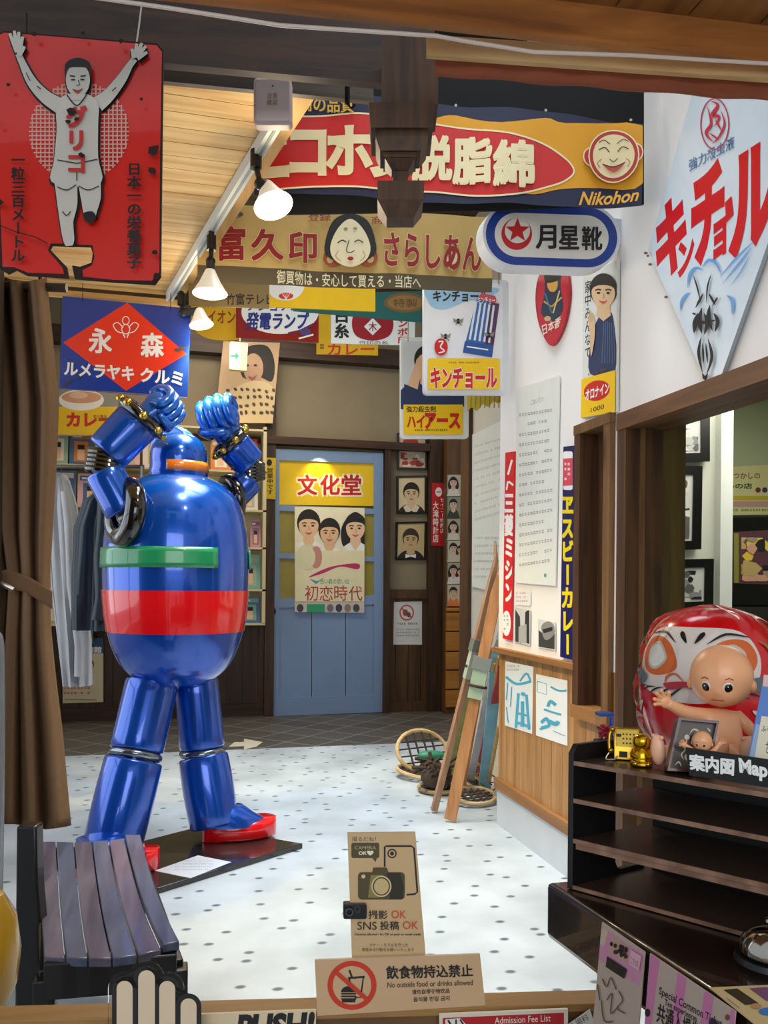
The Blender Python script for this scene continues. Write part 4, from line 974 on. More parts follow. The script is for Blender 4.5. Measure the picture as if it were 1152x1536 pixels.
mb = MB(); q = onY(360, 512, BY - .47); mb.tube([q, (q.x, q.y, 3.95)], .006, pm('#c8b890'), 8); mb.build('hanging_rod', t)
# ---- framed portraits right of the door
def framed(name, label, quad, y, art, fw=3.0, base='#d8ceb4', fc='#17110d', cat='picture', group=None, n=(0, -1, 0), pt=None):
    pt = pt or (0, y, 0); x0, y0 = quad[0]; c = (sum(p[0] for p in quad) / 4, sum(p[1] for p in quad) / 4)
    t = thing(name, label, cat, hit(c[0], max(p[1] for p in quad), pt, n), group)
    cv = Canvas(pt, n); ins = []
    for p in quad:
        l = sqrt((p[0] - c[0]) ** 2 + (p[1] - c[1]) ** 2); ins.append((p[0] + (fw if p[0] < c[0] else -fw), p[1] + (fw if p[1] < c[1] else -fw)))
    m = pm(fc, .3, coat=.3)
    for i in range(4):
        j = (i + 1) % 4; cv.mb.prism([cv.m3(*quad[i]), cv.m3(*quad[j]), cv.m3(*ins[j]), cv.m3(*ins[i])], -cv.n * .022, m)
    cv.build('frame', t)
    cv = Canvas(V(pt) - cv.n * .008, n); cv.panel([(p[0], p[1]) for p in ins], pm(base, .35), .008); art(cv); cv.build('photo', t)
    return t
PY = BY - .03
framed('framed_poster', 'framed red picture at the top of the three frames right of the door', [(596, 649), (641, 649), (641, 705), (596, 704)], PY, lambda cv: (cv.disc(616, 666, 12, 12, pm('#b0322a')), photo_art(5, 601, 676, 636, 700, ('#a83a30', '#d8c0a8', '#e8dcc8', '#8a2a24'), 14)(cv)), 3, '#c8b098')
framed('framed_portrait', 'middle of three frames, sepia portrait of a man in an open collar', [(595, 714), (640, 713), (640, 771), (595, 771)], PY, lambda cv: cv.person(617, 741, 26, INK, pm('#d8bc94'), pm('#2a221c'), collar=pm('#e0d4b8'), w=.78), 3, '#dccaa0')
framed('framed_portrait', 'lowest of three frames, sepia portrait of a man in a bow tie', [(594, 783), (640, 782), (639, 840), (593, 840)], PY, lambda cv: cv.person(616, 810, 26, pm('#3a2a20'), pm('#c8a878'), pm('#241a16'), bow=WHT, smile=False, w=.78), 3, '#c8b080')
def art(cv):
    cv.ring(610, 919, 10, 11, 2, pm('#c04038')); cv.line([(602, 912), (618, 927)], 2, pm('#c04038')); cv.disc(608, 919, 4, 5, pm('#9a4a40')); cv.disc(613, 922, 3, 4, pm('#7a3a38'))
    cv.squiggles(597, 934, 627, 939, 1, INK, step=3); cv.squiggles(594, 943, 630, 957, 3, GREY, fill=.4, step=3)
board('prohibition_notice', 'white paper notice with a red crossed circle on the dark panelling', 'notice', [(591, 903), (633, 902), (633, 967), (590, 967)], pm('#d8d8d8', .6), .002, y=BY - .024, art=art, hang=False)
def art(cv):
    cv.disc(658, 738, 5, 7, WHT); cv.line([(655, 738), (661, 738)], 1.5, RED); cv.vtext('大滝時計店', 649, 752, 658, 814, WHT, .02); cv.vtext('セイコー特約店', 660, 746, 667, 800, WHT, .01)
board('watch_shop_sign', 'narrow red sign with white shop lettering on the dark post', 'sign', [(648, 724), (671, 725), (669, 820), (647, 818)], pm('#c01e24', .35), .008, y=BY - .11, art=art, hang=False)
# ---- drawer cabinet with pinned photographs above
CYP = BY - .26; x0, x1 = onY(669, 900, CYP).x, onY(712, 900, CYP).x
t = thing('drawer_cabinet', 'tall brown cabinet with a stack of orange-brown drawers beside the post', 'cabinet', ((x0 + x1) / 2, CYP + .2, 0))
CW = wood('#4a2f16', '#6a4522', 'Z', 18); DRW = wood('#9a5f1c', '#bf8030', 'X', 14)
mb = MB(); mb.box(x0, x1, CYP + .02, CYP + .11, .02, onY(680, 655, CYP).z, CW); mb.box(x0, x1, CYP, CYP + .03, 0.0, .04, CW); mb.build('body', t)
for i, (a, b_) in enumerate(((912, 917), (919, 946), (948, 976), (978, 1004), (1006, 1033), (1035, 1060))):
    mb = MB(); mb.box(x0 + .005, x1, CYP - .02, CYP + .025, onY(680, b_, CYP).z, onY(680, a, CYP).z, DRW); dr = mb.build('drawer' if i else 'drawer_top', t, bevel=.004)
ys = [712, 745, 778, 811, 844, 877, 909]
lab = ['long-haired woman', 'woman with hair tied back', 'dark-haired woman in pale dress', 'couple in light clothes', 'two dark-haired people', 'person in an orange top']
plc = ['topmost', 'second from the top', 'third from the top', 'third from the bottom', 'second from the bottom', 'lowest']
for i in range(6):
    def art(cv, i=i):
        cl = [pm('#d8d0c4'), pm('#3a3a34'), pm('#d4cbb8'), pm('#c8c0a8'), pm('#d8d4cc'), pm('#d87a3a')][i]
        cv.person(680, ys[i] + 12, 13, INK, pm('#d8b49a'), cl, long=i in (0, 2, 4), w=.6)
        if i in (3, 4): cv.person(690, ys[i] + 14, 10, INK, pm('#d0a888'), cl, long=True, w=.5)
        cv.rect(670, ys[i], 671, ys[i] + 30, pm('#3a4a3a'))
    board('pinned_photo', 'pinned photo, %s of the column above the drawers: %s' % (plc[i], lab[i].split(' in ')[0].split(' with ')[0]), 'photo', [(670, ys[i]), (695, ys[i]), (695, ys[i] + 32), (670, ys[i] + 32)], pm(['#b8b0a0', '#8a9078', '#a8a088', '#c0b8a4', '#a89c88', '#c8b898'][i], .5), .001, y=CYP + .016, art=art, hang=False, group='portrait photos pinned above the drawers')
# ---- cream magazine shelf behind the robot
SY = BY - .42
sx0, sx1 = onY(60, 800, SY).x, onY(399, 800, SY).x; sz0, sz1 = onY(390, 936, SY).z, onY(390, 640, SY).z
t = thing('magazine_shelf', 'wide cream wall shelf full of old magazines behind the robot', 'shelf', ((sx0 + sx1) / 2, BY - .1, sz0))
SH = pm('#cdbf94', .6, var=.08)
mb = MB(); mb.box(sx0, sx1, BY - .06, BY - .03, sz0, sz1, SH); mb.build('back_panel', t)
for x in (sx0, sx1 - .03): mb = MB(); mb.box(x, x + .03, SY, BY - .06, sz0, sz1, SH); mb.build('side_panel', t)
lv = [onY(390, y, SY).z for y in (936, 885, 822, 766, 708, 645)]
for z in lv: mb = MB(); mb.box(sx0, sx1, SY, BY - .06, z - .012, z + .006, SH); mb.build('shelf_board', t)
for k_ in (-1, 1):
    mb = MB(); xk = (sx0 + sx1) / 2 + k_ * .6; mb.prism([(xk, BY - .03, sz0 - .2), (xk, BY - .03, sz0), (xk, SY + .05, sz0)], (.03, 0, 0), SH); mb.build('bracket', t)
rnd = random.Random(21)
nm = {'#d8c8c0': 'pinkish grey', '#c88a98': 'rose pink', '#7aa89a': 'sea green', '#c0503c': 'brick red', '#e0d8c4': 'cream', '#8a9ab8': 'pale blue', '#d8b24a': 'mustard', '#4a6a8a': 'slate blue', '#b8a89a': 'beige', '#c8483a': 'red', '#9ab09a': 'sage green', '#d8a8a8': 'pale pink', '#e4e0d8': 'off-white', '#8a7080': 'mauve', '#d87a2a': 'orange'}
cols = list(nm); rown = ['bottom', 'fourth', 'third', 'second', 'top']; used = set()
def mag(r_, x, w_, c, c2, hh):
    z0 = lv[r_] + .007; yy = SY + .06; lean = .05; mb = MB(); m0 = pm(c, .45)
    mb.prism([(x, yy, z0), (x + w_, yy, z0), (x + w_, yy + lean, z0 + hh), (x, yy + lean, z0 + hh)], (0, .012, 0), m0, WHT)
    def fq(u0, v0, u1, v1, m, e):
        mb.face([(x + w_ * u, yy + lean * v - e, z0 + hh * v) for u, v in ((u0, v0), (u1, v0), (u1, v1), (u0, v1))], m)
    fq(.08, .78, .92, .93, pm(c2), .001); fq(.2, .1, .8, .7, pm(c2), .001); fq(.34, .15, .64, .55, SKIN, .002); fq(.34, .46, .64, .6, INK, .0025); fq(.14, .82, .5, .88, WHT, .0025)
    tag(mb.build('magazine'), '%s old magazine with a %s cover block, %s row of the cream shelf' % (nm[c], nm[c2], rown[r_]), 'magazine', 'old magazines on the cream shelf')
for r_ in range(5):
    h = lv[r_ + 1] - .012 - lv[r_] - .007; x = sx0 + .05
    while x < sx1 - .06:
        w_ = min(.15 + rnd.random() * .09, sx1 - .04 - x); hh = h * (.78 + .14 * rnd.random())
        while True:
            c, c2 = rnd.choice(cols), rnd.choice(cols)
            if c != c2 and (r_, c, c2) not in used: break
        e_ = V((x + w_ / 2, SY + .1, lv[r_] + h / 2)) - EYE; dd = e_.dot(_f); ppx = 576 + F * e_.dot(_r) / dd; ppy = HY - F * e_.dot(_u) / dd
        hid = (ppx < 84) or (175 < ppx < 358 and ppy > 735) or (235 < ppx < 310 and ppy > 660)
        if not hid and w_ > .05: used.add((r_, c, c2)); mag(r_, x, w_, c, c2, hh)
        x += w_ + .012 + rnd.random() * .015
# curry poster high left, card low left
def art(cv):
    cv.rect(84, 610, 176, 652, pm('#dfb210', .5)); cv.disc(122, 600, 34, 16, pm('#e4dcd0')); cv.poly(circle(122, 596, 30, 9, 20), pm('#c8906a')); cv.disc(118, 593, 14, 5, pm('#d8b090'))
    cv.text('カレー', 101, 620, 168, 639, pm('#c0241a'), off=.05); cv.text('中川食品', 140, 622, 160, 628, INK)
board('curry_poster', 'yellow curry poster with a white bowl, half hidden beneath the blue caramel sign', 'poster', [(82, 580), (178, 585), (176, 654), (82, 654)], pm('#8a8474', .6), .004, y=SY - .02, art=art, z_hang=3.95, wires_at=((90, 584), (170, 588)))
def art(cv):
    cv.rect(117, 955, 155, 980, pm('#27466a')); cv.text('昭和館', 118, 970, 152, 979, WHT, off=.04); cv.person(133, 999, 17, INK, SKIN, pm('#d8ccb0'), w=.8); cv.squiggles(96, 1022, 135, 1045, 3, pm('#c86a50'), step=5); cv.line([(97, 1049), (145, 1050)], 1.5, pm('#9a9a60'))
board('standing_poster', 'small cream poster of a person low on the dark panelling by the curtain', 'poster', [(94, 955), (155, 957), (155, 1053), (94, 1055)], pm('#d8c8a4', .6), .004, y=BY - .05, art=art, hang=False)
# ---- garments on a rail
gd = 4.92
t = thing('clothes_rail', 'plain clothes rail behind the robot holding two hanging garments', 'clothes rail', P(150, 1125, gd))
mb = MB(); q0, q1 = P(35, 700, gd), P(216, 700, gd); mb.tube([q0, q1], .012, pm('#6a6a6a', .3, .8)); mb.build('rail', t)
for q in (q0 + V((.01, 0, 0)), q1 - V((.01, 0, 0))): mb = MB(); mb.tube([(q.x, q.y, 0.02), q], .012, pm('#6a6a6a', .3, .8)); mb.box(q.x - .02, q.x + .02, q.y - .2, q.y + .2, 0, .025, pm('#6a6a6a', .3, .8)); mb.build('upright', t)
def garment(name, label, rows, d, m, th, seed, hanger_x, mouth=None):
    t = thing(name, label, 'garment', P(rows[-1][0], rows[-1][1], d)); mb = MB(); rs = []
    rr = random.Random(seed); ph = [rr.random() * 6 for _ in range(4)]
    R = []
    for a, b in zip(rows, rows[1:]):
        for k in range(5): R.append([a[i] + (b[i] - a[i]) * k / 5 for i in range(3)])
    R.append(list(rows[-1]))
    for i, (cx, y, w) in enumerate(R):
        c = P(cx, y, d); hw = w * d / F; s = i / len(R); ring = []
        for k in range(48):
            a = 2 * pi * k / 48; f_ = 1 + .3 * (.35 + s) * sin(9 * a + ph[0] + 2.5 * s) + .14 * sin(5 * a + ph[1] + 6 * s) + .1 * sin(17 * a + ph[2] - 4 * s)
            ring.append(c + _r * cos(a) * hw * (1 + .04 * sin(9 * a + ph[3])) + _f * sin(a) * th * f_ * (0.5 + .5 * s))
        rs.append(ring)
    mb.rings(rs, m); mb.build('cloth', t, angle=80)
    cx, y, w = R[int(len(R) * .3)]; cx2, y2, w2 = R[int(len(R) * .93)]; sd = -1 if name == 'jacket' else .5; mb = MB(); ww = d / F
    mb.tube([P(cx + sd * w * .5 + (cx2 - cx) * k / 6 + 2 * sin(k * 1.7), y + (y2 - y) * k / 6, d - th * 1.0 - .02) for k in range(7)], [w * ww * (.36 + .05 * sin(k * 2.2)) for k in range(7)], m, 14); mb.build('sleeve', t, angle=80)
    mb = MB(); a = P(rows[0][0], rows[0][1] + 4, d); top = P(hanger_x, 700, gd); mb.tube([a - V((0, 0, .03)), a + V((0, 0, .03)), (a + top) / 2, top + V((0, 0, .012)), top + _f * .02], .004, pm('#8a8a8a', .3, .9), 6); mb.build('hanger', t)
    return t
garment('jacket', 'dark teal navy jacket hanging behind the robot, left of its body', [(172, 722, 8), (170, 730, 16), (164, 752, 38), (160, 790, 47), (159, 870, 49), (160, 945, 50)], gd - .16, pm('#122636', .4, var=.5, nscale=7), .09, 3, 172)
garment('coat', 'pale grey coat hanging beside the brown curtain', [(92, 712, 6), (92, 722, 12), (94, 760, 22), (104, 880, 26), (112, 960, 24), (116, 1028, 20)], gd + .14, pm('#b9bcc0', .6, var=.15, nscale=5), .08, 8, 92)
# ---- skis, poles and snowshoes leaning at the wall corner
SKT = [wood('#8a5a36', '#a8744a', 'Z', 30), wood('#a06a3c', '#c08a58', 'Z', 30), wood('#8f6a50', '#b08a6c', 'Z', 30)]
def lean(b, tx, ty, dy=0.0):
    p = onZ(b[0], b[1], 0.012); top = onY(tx, ty, WE + .02 + dy); return p, top
def ski(label, b, tp, w_, th, m, bind=None, dy=0.0, name='ski', roll=0.0):
    p, q = lean(b, *tp, dy=dy); t = thing(name, label, 'ski', p, 'old skis leaning at the wall corner')
    d = (q - p).normalized(); s = d.cross(V((0, 1, 0))).normalized() * cos(roll) + V((0, 1, 0)).cross(d).cross(d).normalized() * 0
    n = s.cross(d).normalized(); s, n = s * cos(roll) + n * sin(roll), n * cos(roll) - s * sin(roll); L = (q - p).length; rs = []
    for k in range(15):
        u = k / 14; hw = w_ / 2 * (1 if u < .88 else max(.12, 1 - (u - .88) / .12)) * (1 - .1 * sin(pi * u)); up = n * (.1 * max(0, (u - .9) / .1) ** 2)
        c = p + d * L * u + up; hh = th / 2 * (1 + .5 * sin(pi * u))
        rs.append([c - s * hw - n * hh, c + s * hw - n * hh, c + s * hw + n * hh, c - s * hw + n * hh])
    mb = MB(); mb.rings(rs, m); mb.build('ski_board', t, bevel=.002)
    if bind:
        u, mc = bind; c = p + d * L * u; mb = MB()
        mb.obox(c - s * w_ * .6 - n * .03 - d * .09, s * w_ * 1.2, d * .18, n * .05, mc); mb.obox(c - s * w_ * .75 - n * .04 + d * .07, s * w_ * 1.5, d * .07, n * .07, pm('#8a9088', .4, .5)); mb.torus(c - d * .02, d, w_ * .62, .008, pm('#3a2a20', .8)); mb.build('binding', t)
    return t
ski('old wooden ski nearest the door with a slim edge and pale toe binding', (651, 1216), (752, 812), .035, .03, SKT[2], (.55, pm('#a9b2a2', .5)), dy=.12)
ski('old wooden ski second from the door, broad and orange-brown', (675, 1230), (756, 835), .075, .018, SKT[1], (.52, pm('#9fb49a', .5)), dy=.03, roll=.5)
ski('dark brown ski standing behind the two front skis', (690, 1195), (752, 842), .05, .018, SKT[0], (.55, pm('#5a3a30', .7)), dy=.2, roll=.3)
ski('white and grey painted ski with a red base among the poles', (703, 1182), (752, 940), .05, .018, pm('#b9bcc0', .5, var=.25, nscale=20), None, dy=.1, roll=.4)
ski('green painted ski showing between the wooden skis', (672, 1170), (735, 900), .05, .018, pm('#8f9a5a', .5, var=.25, nscale=20), None, dy=.3, roll=.3)
ski('short red ski low between the bamboo poles', (716, 1165), (752, 1010), .05, .016, pm('#a8323c', .5, var=.2), None, dy=.06, roll=.3)
ski('short blue and white ski by the end of the wainscot', (726, 1188), (748, 968), .08, .018, pm('#7ab0c4', .5, var=.3, nscale=12), None, dy=.12, roll=.3)
BAM = wood('#a8854a', '#cdaa6a', 'Z', 40)
def pole(label, b, tp, r, dy):
    p, q = lean(b, *tp, dy=dy); t = thing('ski_pole', label, 'ski pole', p, 'bamboo ski poles at the wall corner'); mb = MB(); pts = [p + (q - p) * k / 12 for k in range(13)]
    mb.tube(pts, [r * (1 + (.18 if k % 2 else 0)) for k in range(13)], BAM, 8); mb.build('shaft', t)
    c = p + (q - p) * .13; mb = MB(); mb.torus(c, q - p, .055, .006, pm('#8a6a40', .7), 20, 6)
    for a in range(2):
        e = V((cos(a * pi / 2), sin(a * pi / 2), 0)) * .055; mb.tube([c - e, c + e], .004, pm('#4a3526', .8), 6)
    mb.build('basket', t)
pole('longest bamboo ski pole, leaning left of the other poles', (704, 1172), (742, 995), .011, .16)
pole('bamboo ski pole in the middle of the three', (720, 1180), (749, 985), .012, .1)
pole('bamboo ski pole nearest the wainscot', (731, 1185), (748, 1090), .011, .05)
def snowshoe(label, c, rx, ry, tilt, yaw, col, name='snowshoe'):
    t = thing(name, label, 'snowshoe', c, 'old snowshoes on the floor by the skis'); M = Matrix.Rotation(yaw, 3, 'Z') @ Matrix.Rotation(tilt, 3, 'X'); c = V(c)
    W_ = lambda x, y, z=0: c + M @ V((x, y + ry * sin(abs(tilt)) * 0, z)) + V((0, 0, abs(ry * sin(tilt)) + .02))
    m = wood(col, '#cdb48a', 'X', 30); mb = MB(); pts = [W_(rx * cos(a * pi / 14), ry * sin(a * pi / 14)) for a in range(29)]
    mb.tube(pts, .014, m, 8, False); mb.build('hoop', t)
    mb = MB(); dk = pm('#3a2c22', .9)
    for k in (-.5, -.17, .17, .5): h = sqrt(1 - k * k); mb.tube([W_(rx * k, -ry * h), W_(rx * k, ry * h)], .007, dk, 6); mb.tube([W_(-rx * h, ry * k), W_(rx * h, ry * k)], .006, dk, 6)
    mb.build('lashing', t)
    return t
q = onZ(645, 1172, 0); snowshoe('pale bentwood snowshoe standing tilted left of the skis', q + V((.02, .25, 0)), .2, .15, radians(60), .3, '#b89a5e')
q = onZ(632, 1170, 0); snowshoe('small bentwood snowshoe lying flat, farthest left on the floor', q + V((0, .05, 0)), .11, .16, .12, .8, '#a88a52')
q = onZ(645, 1190, 0); snowshoe('dark snowshoe lying flat beneath the nearest ski', q + V((.06, .02, .0)), .12, .1, .1, -.3, '#4a3a2a')
q = onZ(712, 1205, 0); snowshoe('dark brown snowshoe heap lying before the bamboo poles', q + V((.0, .0, .0)), .13, .1, .25, .2, '#5a4632')
q = onZ(728, 1192, 0); snowshoe('brown snowshoe lying against the concrete foot of the wall', q + V((-.04, .06, .0)), .1, .09, .4, 1.0, '#6a543c')
mb = MB()
q = onZ(655, 1178, .05); r = random.Random(3)
for i in range(26):
    a = r.random() * 6.3; p_ = q + V((.10 * cos(a) * r.random(), .12 * sin(a), .05 + .1 * r.random())); mb.tube([p_, p_ + V((r.uniform(-.1, .1), r.uniform(-.05, .05), r.uniform(-.09, .06)))], .012, pm('#3f3026', .9, var=.3), 6)
mb.ball(q + V((0, 0, .05)), (.1, .1, .07), pm('#3f3026', .9, var=.3))
tag(mb.build('straw_boot'), 'dark bundle of old straw boots between the snowshoes and the skis', 'boot')
mb = MB(); q = onZ(640, 1140, .1); mb.ball(q + V((.03, 0, .03)), (.1, .05, .035), pm('#1f7a5a', .5)); mb.ball(q + V((.03, 0, -.05)), (.08, .06, .06), pm('#5a4a3a', .9)); tag(mb.build('green_bindings'), 'bright green binding straps lying inside the tilted snowshoe', 'strap')

# ---- track lights on the ceiling edge, white box on the rail
mb = MB(); RW = pm('#d9dcd6', .4)
a, b = V((edge_x(2.6) - .085, 2.6, CZ - .025)), V((edge_x(YE + .1) - .085, YE + .1, CZ - .025))
mb.bar(a, b, .035, .045, RW)
t = thing('lighting_track', 'white lighting track along the edge of the boarded ceiling', 'lighting track', (a + b) / 2)
mb.build('track', t); mb = MB(); s_ = (b - a).normalized().cross(V((0, 0, 1))); mb.bar(a - V((0, 0, .024)), b - V((0, 0, .024)), .009, .004, pm('#9aa090', .4)); mb.build('groove', t)
def spot(label, top, joint, neck, lamp, d, axis, r, e, col=(1, .84, .6)):
    t = thing('track_spotlight', label, 'spotlight', P(*top, d), 'spotlights on the track'); BK = pm('#121212', .4)
    T_, J, K_, C = P(*top, d), P(*joint, d), P(*neck, d), P(*lamp, d); ax = V(axis).normalized()
    mb = MB(); mb.tube([V((T_.x, T_.y, CZ - .045)), T_], .012, BK); mb.tube([T_ + V((0, 0, .05)), T_ - V((0, 0, .01))], .02, BK, 12); mb.build('adaptor', t)
    mb = MB(); mb.tube([T_, J], .01, BK); mb.ball(J, .02, BK); mb.build('arm', t)
    mb = MB(); mb.tube([J, C - ax * r * 1.25], .019, pm('#3a3c3e', .35, .3), 14); mb.build('socket', t)
    mb = MB(); mb.lathe(C, [(.019, -r * 1.35), (.024, -r * 1.2), (r * .62, -r * .6), (r * .92, -r * .12), (r, 0), (r * .97, .004), (r * .9, -r * .02), (r * .6, -r * .42), (.001, -r * .5)], pm('#e8e2d2', .35, emit=.25), ax, 28); mb.build('reflector_bulb', t)
    mb = MB(); mb.torus(C + ax * .001, ax, r * .95, r * .05, pm('#fff4dc', .4, emit=3.0), 36, 8); mb.ball(C - ax * r * .34, r * .2, pm('#fff0d0', .4, emit=3.0), 14, 10); mb.build('lit_rim', t)
    l = bpy.data.lights.new('spot_lamp', 'SPOT'); l.energy = e; l.color = col; l.spot_size = radians(110); l.spot_blend = .6; l.shadow_soft_size = .03
    o = bpy.data.objects.new('spot_lamp', l); COL.objects.link(o); o.location = C + ax * .03; g_ = bpy.data.lights.new('ceiling_fill_light', 'POINT'); g_.energy = 5.5; g_.color = (1, .82, .55); g_.shadow_soft_size = .05; og = bpy.data.objects.new('ceiling_fill_light', g_); COL.objects.link(og); og.location = C + ax * .09; o.rotation_euler = ax.to_track_quat('-Z', 'Y').to_euler()  # extra point light added beside each bulb to brighten the boarded ceiling
def track_d(px, py):      # depth of the track where a lamp hangs
    best = None
    for k in range(200):
        q = a + (b - a) * k / 199; e = q - EYE; dd = e.dot(_f); x = 576 + F * e.dot(_r) / dd
        if best is None or abs(x - px) < best[0]: best = (abs(x - px), dd)
    return best[1]
spot('nearest track spotlight, tilted to show its bright white bowl', (384, 248), (390, 276), (396, 290), (410, 308), track_d(388, 0), (.25, -.35, -1), .068, 26)
spot('second track spotlight, hanging straight down like a bell', (317, 372), (316, 392), (316, 405), (315, 440), track_d(318, 0), (0, 0, -1), .072, 26)
spot('farthest track spotlight, half hidden behind the blue caramel sign', (272, 455), (274, 470), (285, 478), (302, 487), track_d(272, 0) + .15, (.15, -.1, -1), .06, 130, (1, .78, .36))
t = thing('alarm_box', 'pale pink plastic box with yellow marks fixed at the start of the track', 'box', P(407, 185, 2.42))
cv = Canvas(P(407, 150, 2.42), -_f); cv.panel(rrect(380, 116, 437, 186, 6), pm('#cdb6b2', .45), .04); cv.build('housing', t, bevel=.006)
cv = Canvas(P(407, 150, 2.417), -_f); cv.panel(rrect(384, 122, 434, 181, 5), pm('#d8c4c0', .45), .004); cv.disc(409, 129, 1.3, 1.3, INK); cv.htext('注意', 400, 139, 417, 148, pm('#9a7a1a')); cv.htext('確認', 400, 149, 417, 158, pm('#9a7a1a')); cv.rect(386, 117, 428, 119, pm('#8a7a78')); cv.build('cover', t)
# ---- next room: framed photographs, banner, television
bw = ('#1a1a1a', '#5a5a58', '#b8b8b0', '#88888a', '#d8d8d0')
for k, (nm_, qd) in enumerate((('topmost of three black framed photographs seen through the doorway', [(985, 610), (1065, 616), (1065, 692), (985, 694)]), ('middle of three black framed photographs seen through the doorway', [(985, 698), (1054, 699), (1052, 824), (985, 826)]), ('lowest of three black framed photographs seen through the doorway', [(985, 840), (1071, 838), (1070, 915), (985, 917)]))):
    framed('framed_photo', nm_, qd, 3.91, photo_art(11 + k, qd[0][0] + 16, qd[0][1] + 16, qd[2][0] - 18, qd[2][1] - 16, bw, 22), 13, '#cfcfc8', '#0c0c0c', 'picture', 'black framed photographs in the next room')
def art(cv):
    cv.text('なつかしの', 1090, 709, 1140, 718, pm('#7a4a3a'), off=.02); cv.text('あの店', 1090, 725, 1128, 733, pm('#1f4a2a'), off=.03); cv.disc(1137, 735, 4, 4, pm('#7a2a2a')); cv.disc(1147, 735, 4, 4, pm('#3a3a5a')); cv.rect(1088, 744, 1200, 750, pm('#b8a830')); cv.rect(1088, 752, 1200, 760, pm('#b89088')); cv.squiggles(1090, 763, 1160, 770, 1, pm('#6a7a4a'))
board('room_banner', 'pale yellow green banner with small writing on the far wall of the next room', 'banner', [(1087, 701), (1260, 690), (1260, 770), (1087, 773)], pm('#c9c38c', .7), .004, y=4.88, art=art, hang=False)
t = thing('television', 'black television showing a colourful picture, beyond the doorway', 'television', onY(1170, 920, 4.3))
cv = Canvas((0, 4.3, 0), (0, -1, 0)); cv.panel(rrect(1088, 774, 1270, 910, 5), pm('#0b0b0c', .25), .12); cv.build('casing', t, bevel=.01)
cv = Canvas((0, 4.298, 0), (0, -1, 0)); cv.panel([(1100, 798), (1250, 790), (1250, 880), (1100, 875)], pm('#4a2f34', .15, emit=.12), .002)
cv.rect(1101, 800, 1108, 874, pm('#6a6a24', emit=.15)); photo_art(31, 1112, 806, 1200, 872, ('#a8905a', '#c8a83a', '#b88a70', '#1a1216', '#4a4a6a', '#8a7a6a'), 24)(cv); cv.build('screen', t)
mb = MB(); q0, q1 = onY(1090, 910, 4.3), onY(1270, 910, 4.3); mb.box(q0.x, q1.x, 4.25, 4.7, 0, q0.z, pm('#1c1712', .6)); tag(mb.build('television_stand'), 'dark cabinet carrying the television in the next room', 'cabinet')

cv = Canvas((0, 0, .001), (0, 0, 1)); cv.panel([(343, 1120), (352, 1113), (366, 1113), (366, 1108), (394, 1113), (384, 1120), (366, 1124), (366, 1119)], pm('#c8c0a8', .6), .0008)  # pale arrow-shaped patch laid flat on the tiles
tag(cv.build('floor_patch'), 'pale arrow-shaped patch on the dark tiles beyond the robot', 'mark')
mb = MB(); q = P(521, 140, 2.42); mb.tube([q + V((0, 0, .03)), q + V((0, 0, -.03))], .008, pm('#141210', .4, .6)); mb.tube([q + V((0, 0, -.03)), q + V((.012, 0, -.042)), q + V((.022, 0, -.03))], .004, pm('#141210', .4, .6), 6)
tag(mb.build('beam_hook'), 'small black iron hook under the dark beam, left of the carved post', 'hook')
# ================================================================= THE BLUE ROBOT FIGURE
BLU1 = pm('#0450c0', .22, .45, coat=1.0, var=.03); BLU2 = pm('#0a60cc', .25, .35, coat=1.0, var=.03); BLK = pm('#0d0c0c', .12, coat=1.0); GOLD = pm('#c8a848', .25, .9); REDP = pm('#f00c1a', .18, coat=1.0, var=.02)
GRNP = pm('#16905a', .3, coat=.8)
A_, B2, C_ = onZ(454, 1265, .026), onZ(301, 1239, .026), onZ(237, 1332, .026); D_ = B2 + C_ - A_
rb = thing("robot_statue", "large glossy blue robot statue with a red waist band and both fists raised", "statue", ((A_.x + D_.x) / 2, (A_.y + D_.y) / 2, 0))
mb = MB(); mb.prism([(p.x, p.y, .0) for p in (A_, B2, D_, C_)], (0, 0, .026), pm('#231f1d', .25, coat=.6, var=.15)); mb.build('base_plate', rb, bevel=.003)
d0 = 4.12; ppm = F / d0
ctr = P(265, 875, d0); AX = V((ctr.x, ctr.y, 0))
def zof(y): return 1.30 - (y - 875) * d0 / F + .004
prof = [(0, 1033), (28, 1032), (50, 1026), (68, 1014), (80, 1000), (91, 978), (98, 955), (103, 925), (106, 890), (107, 855), (106, 825), (103, 797), (97, 770), (86, 748), (70, 732), (52, 722), (40, 717), (36, 712), (0, 712)]
def pr(ps, e=0.0): return [(r / ppm + (e if r > 5 else 0), zof(y)) for r, y in ps]
def rad_at(y):
    for (r0, y0), (r1, y1) in zip(prof, prof[1:]):
        if y1 <= y <= y0: return (r0 + (r1 - r0) * (y0 - y) / (y0 - y1 or 1)) / ppm
    return 0
def smooth_prof(ps, n=4): return spl(ps, n, False)
sp = [p for p in smooth_prof(prof, 4)]
mb = MB(); mb.lathe(AX, pr(sp), BLU1, seg=56); mb.build('torso', rb, angle=60)
mb = MB(); ys_ = [950, 940, 925, 910, 895, 889]; mb.lathe(AX, [(rad_at(950) - .005, zof(950))] + [(rad_at(y) + .006, zof(y)) for y in ys_] + [(rad_at(889) - .005, zof(889))], REDP, seg=56); mb.build('waist_band', rb, angle=60)
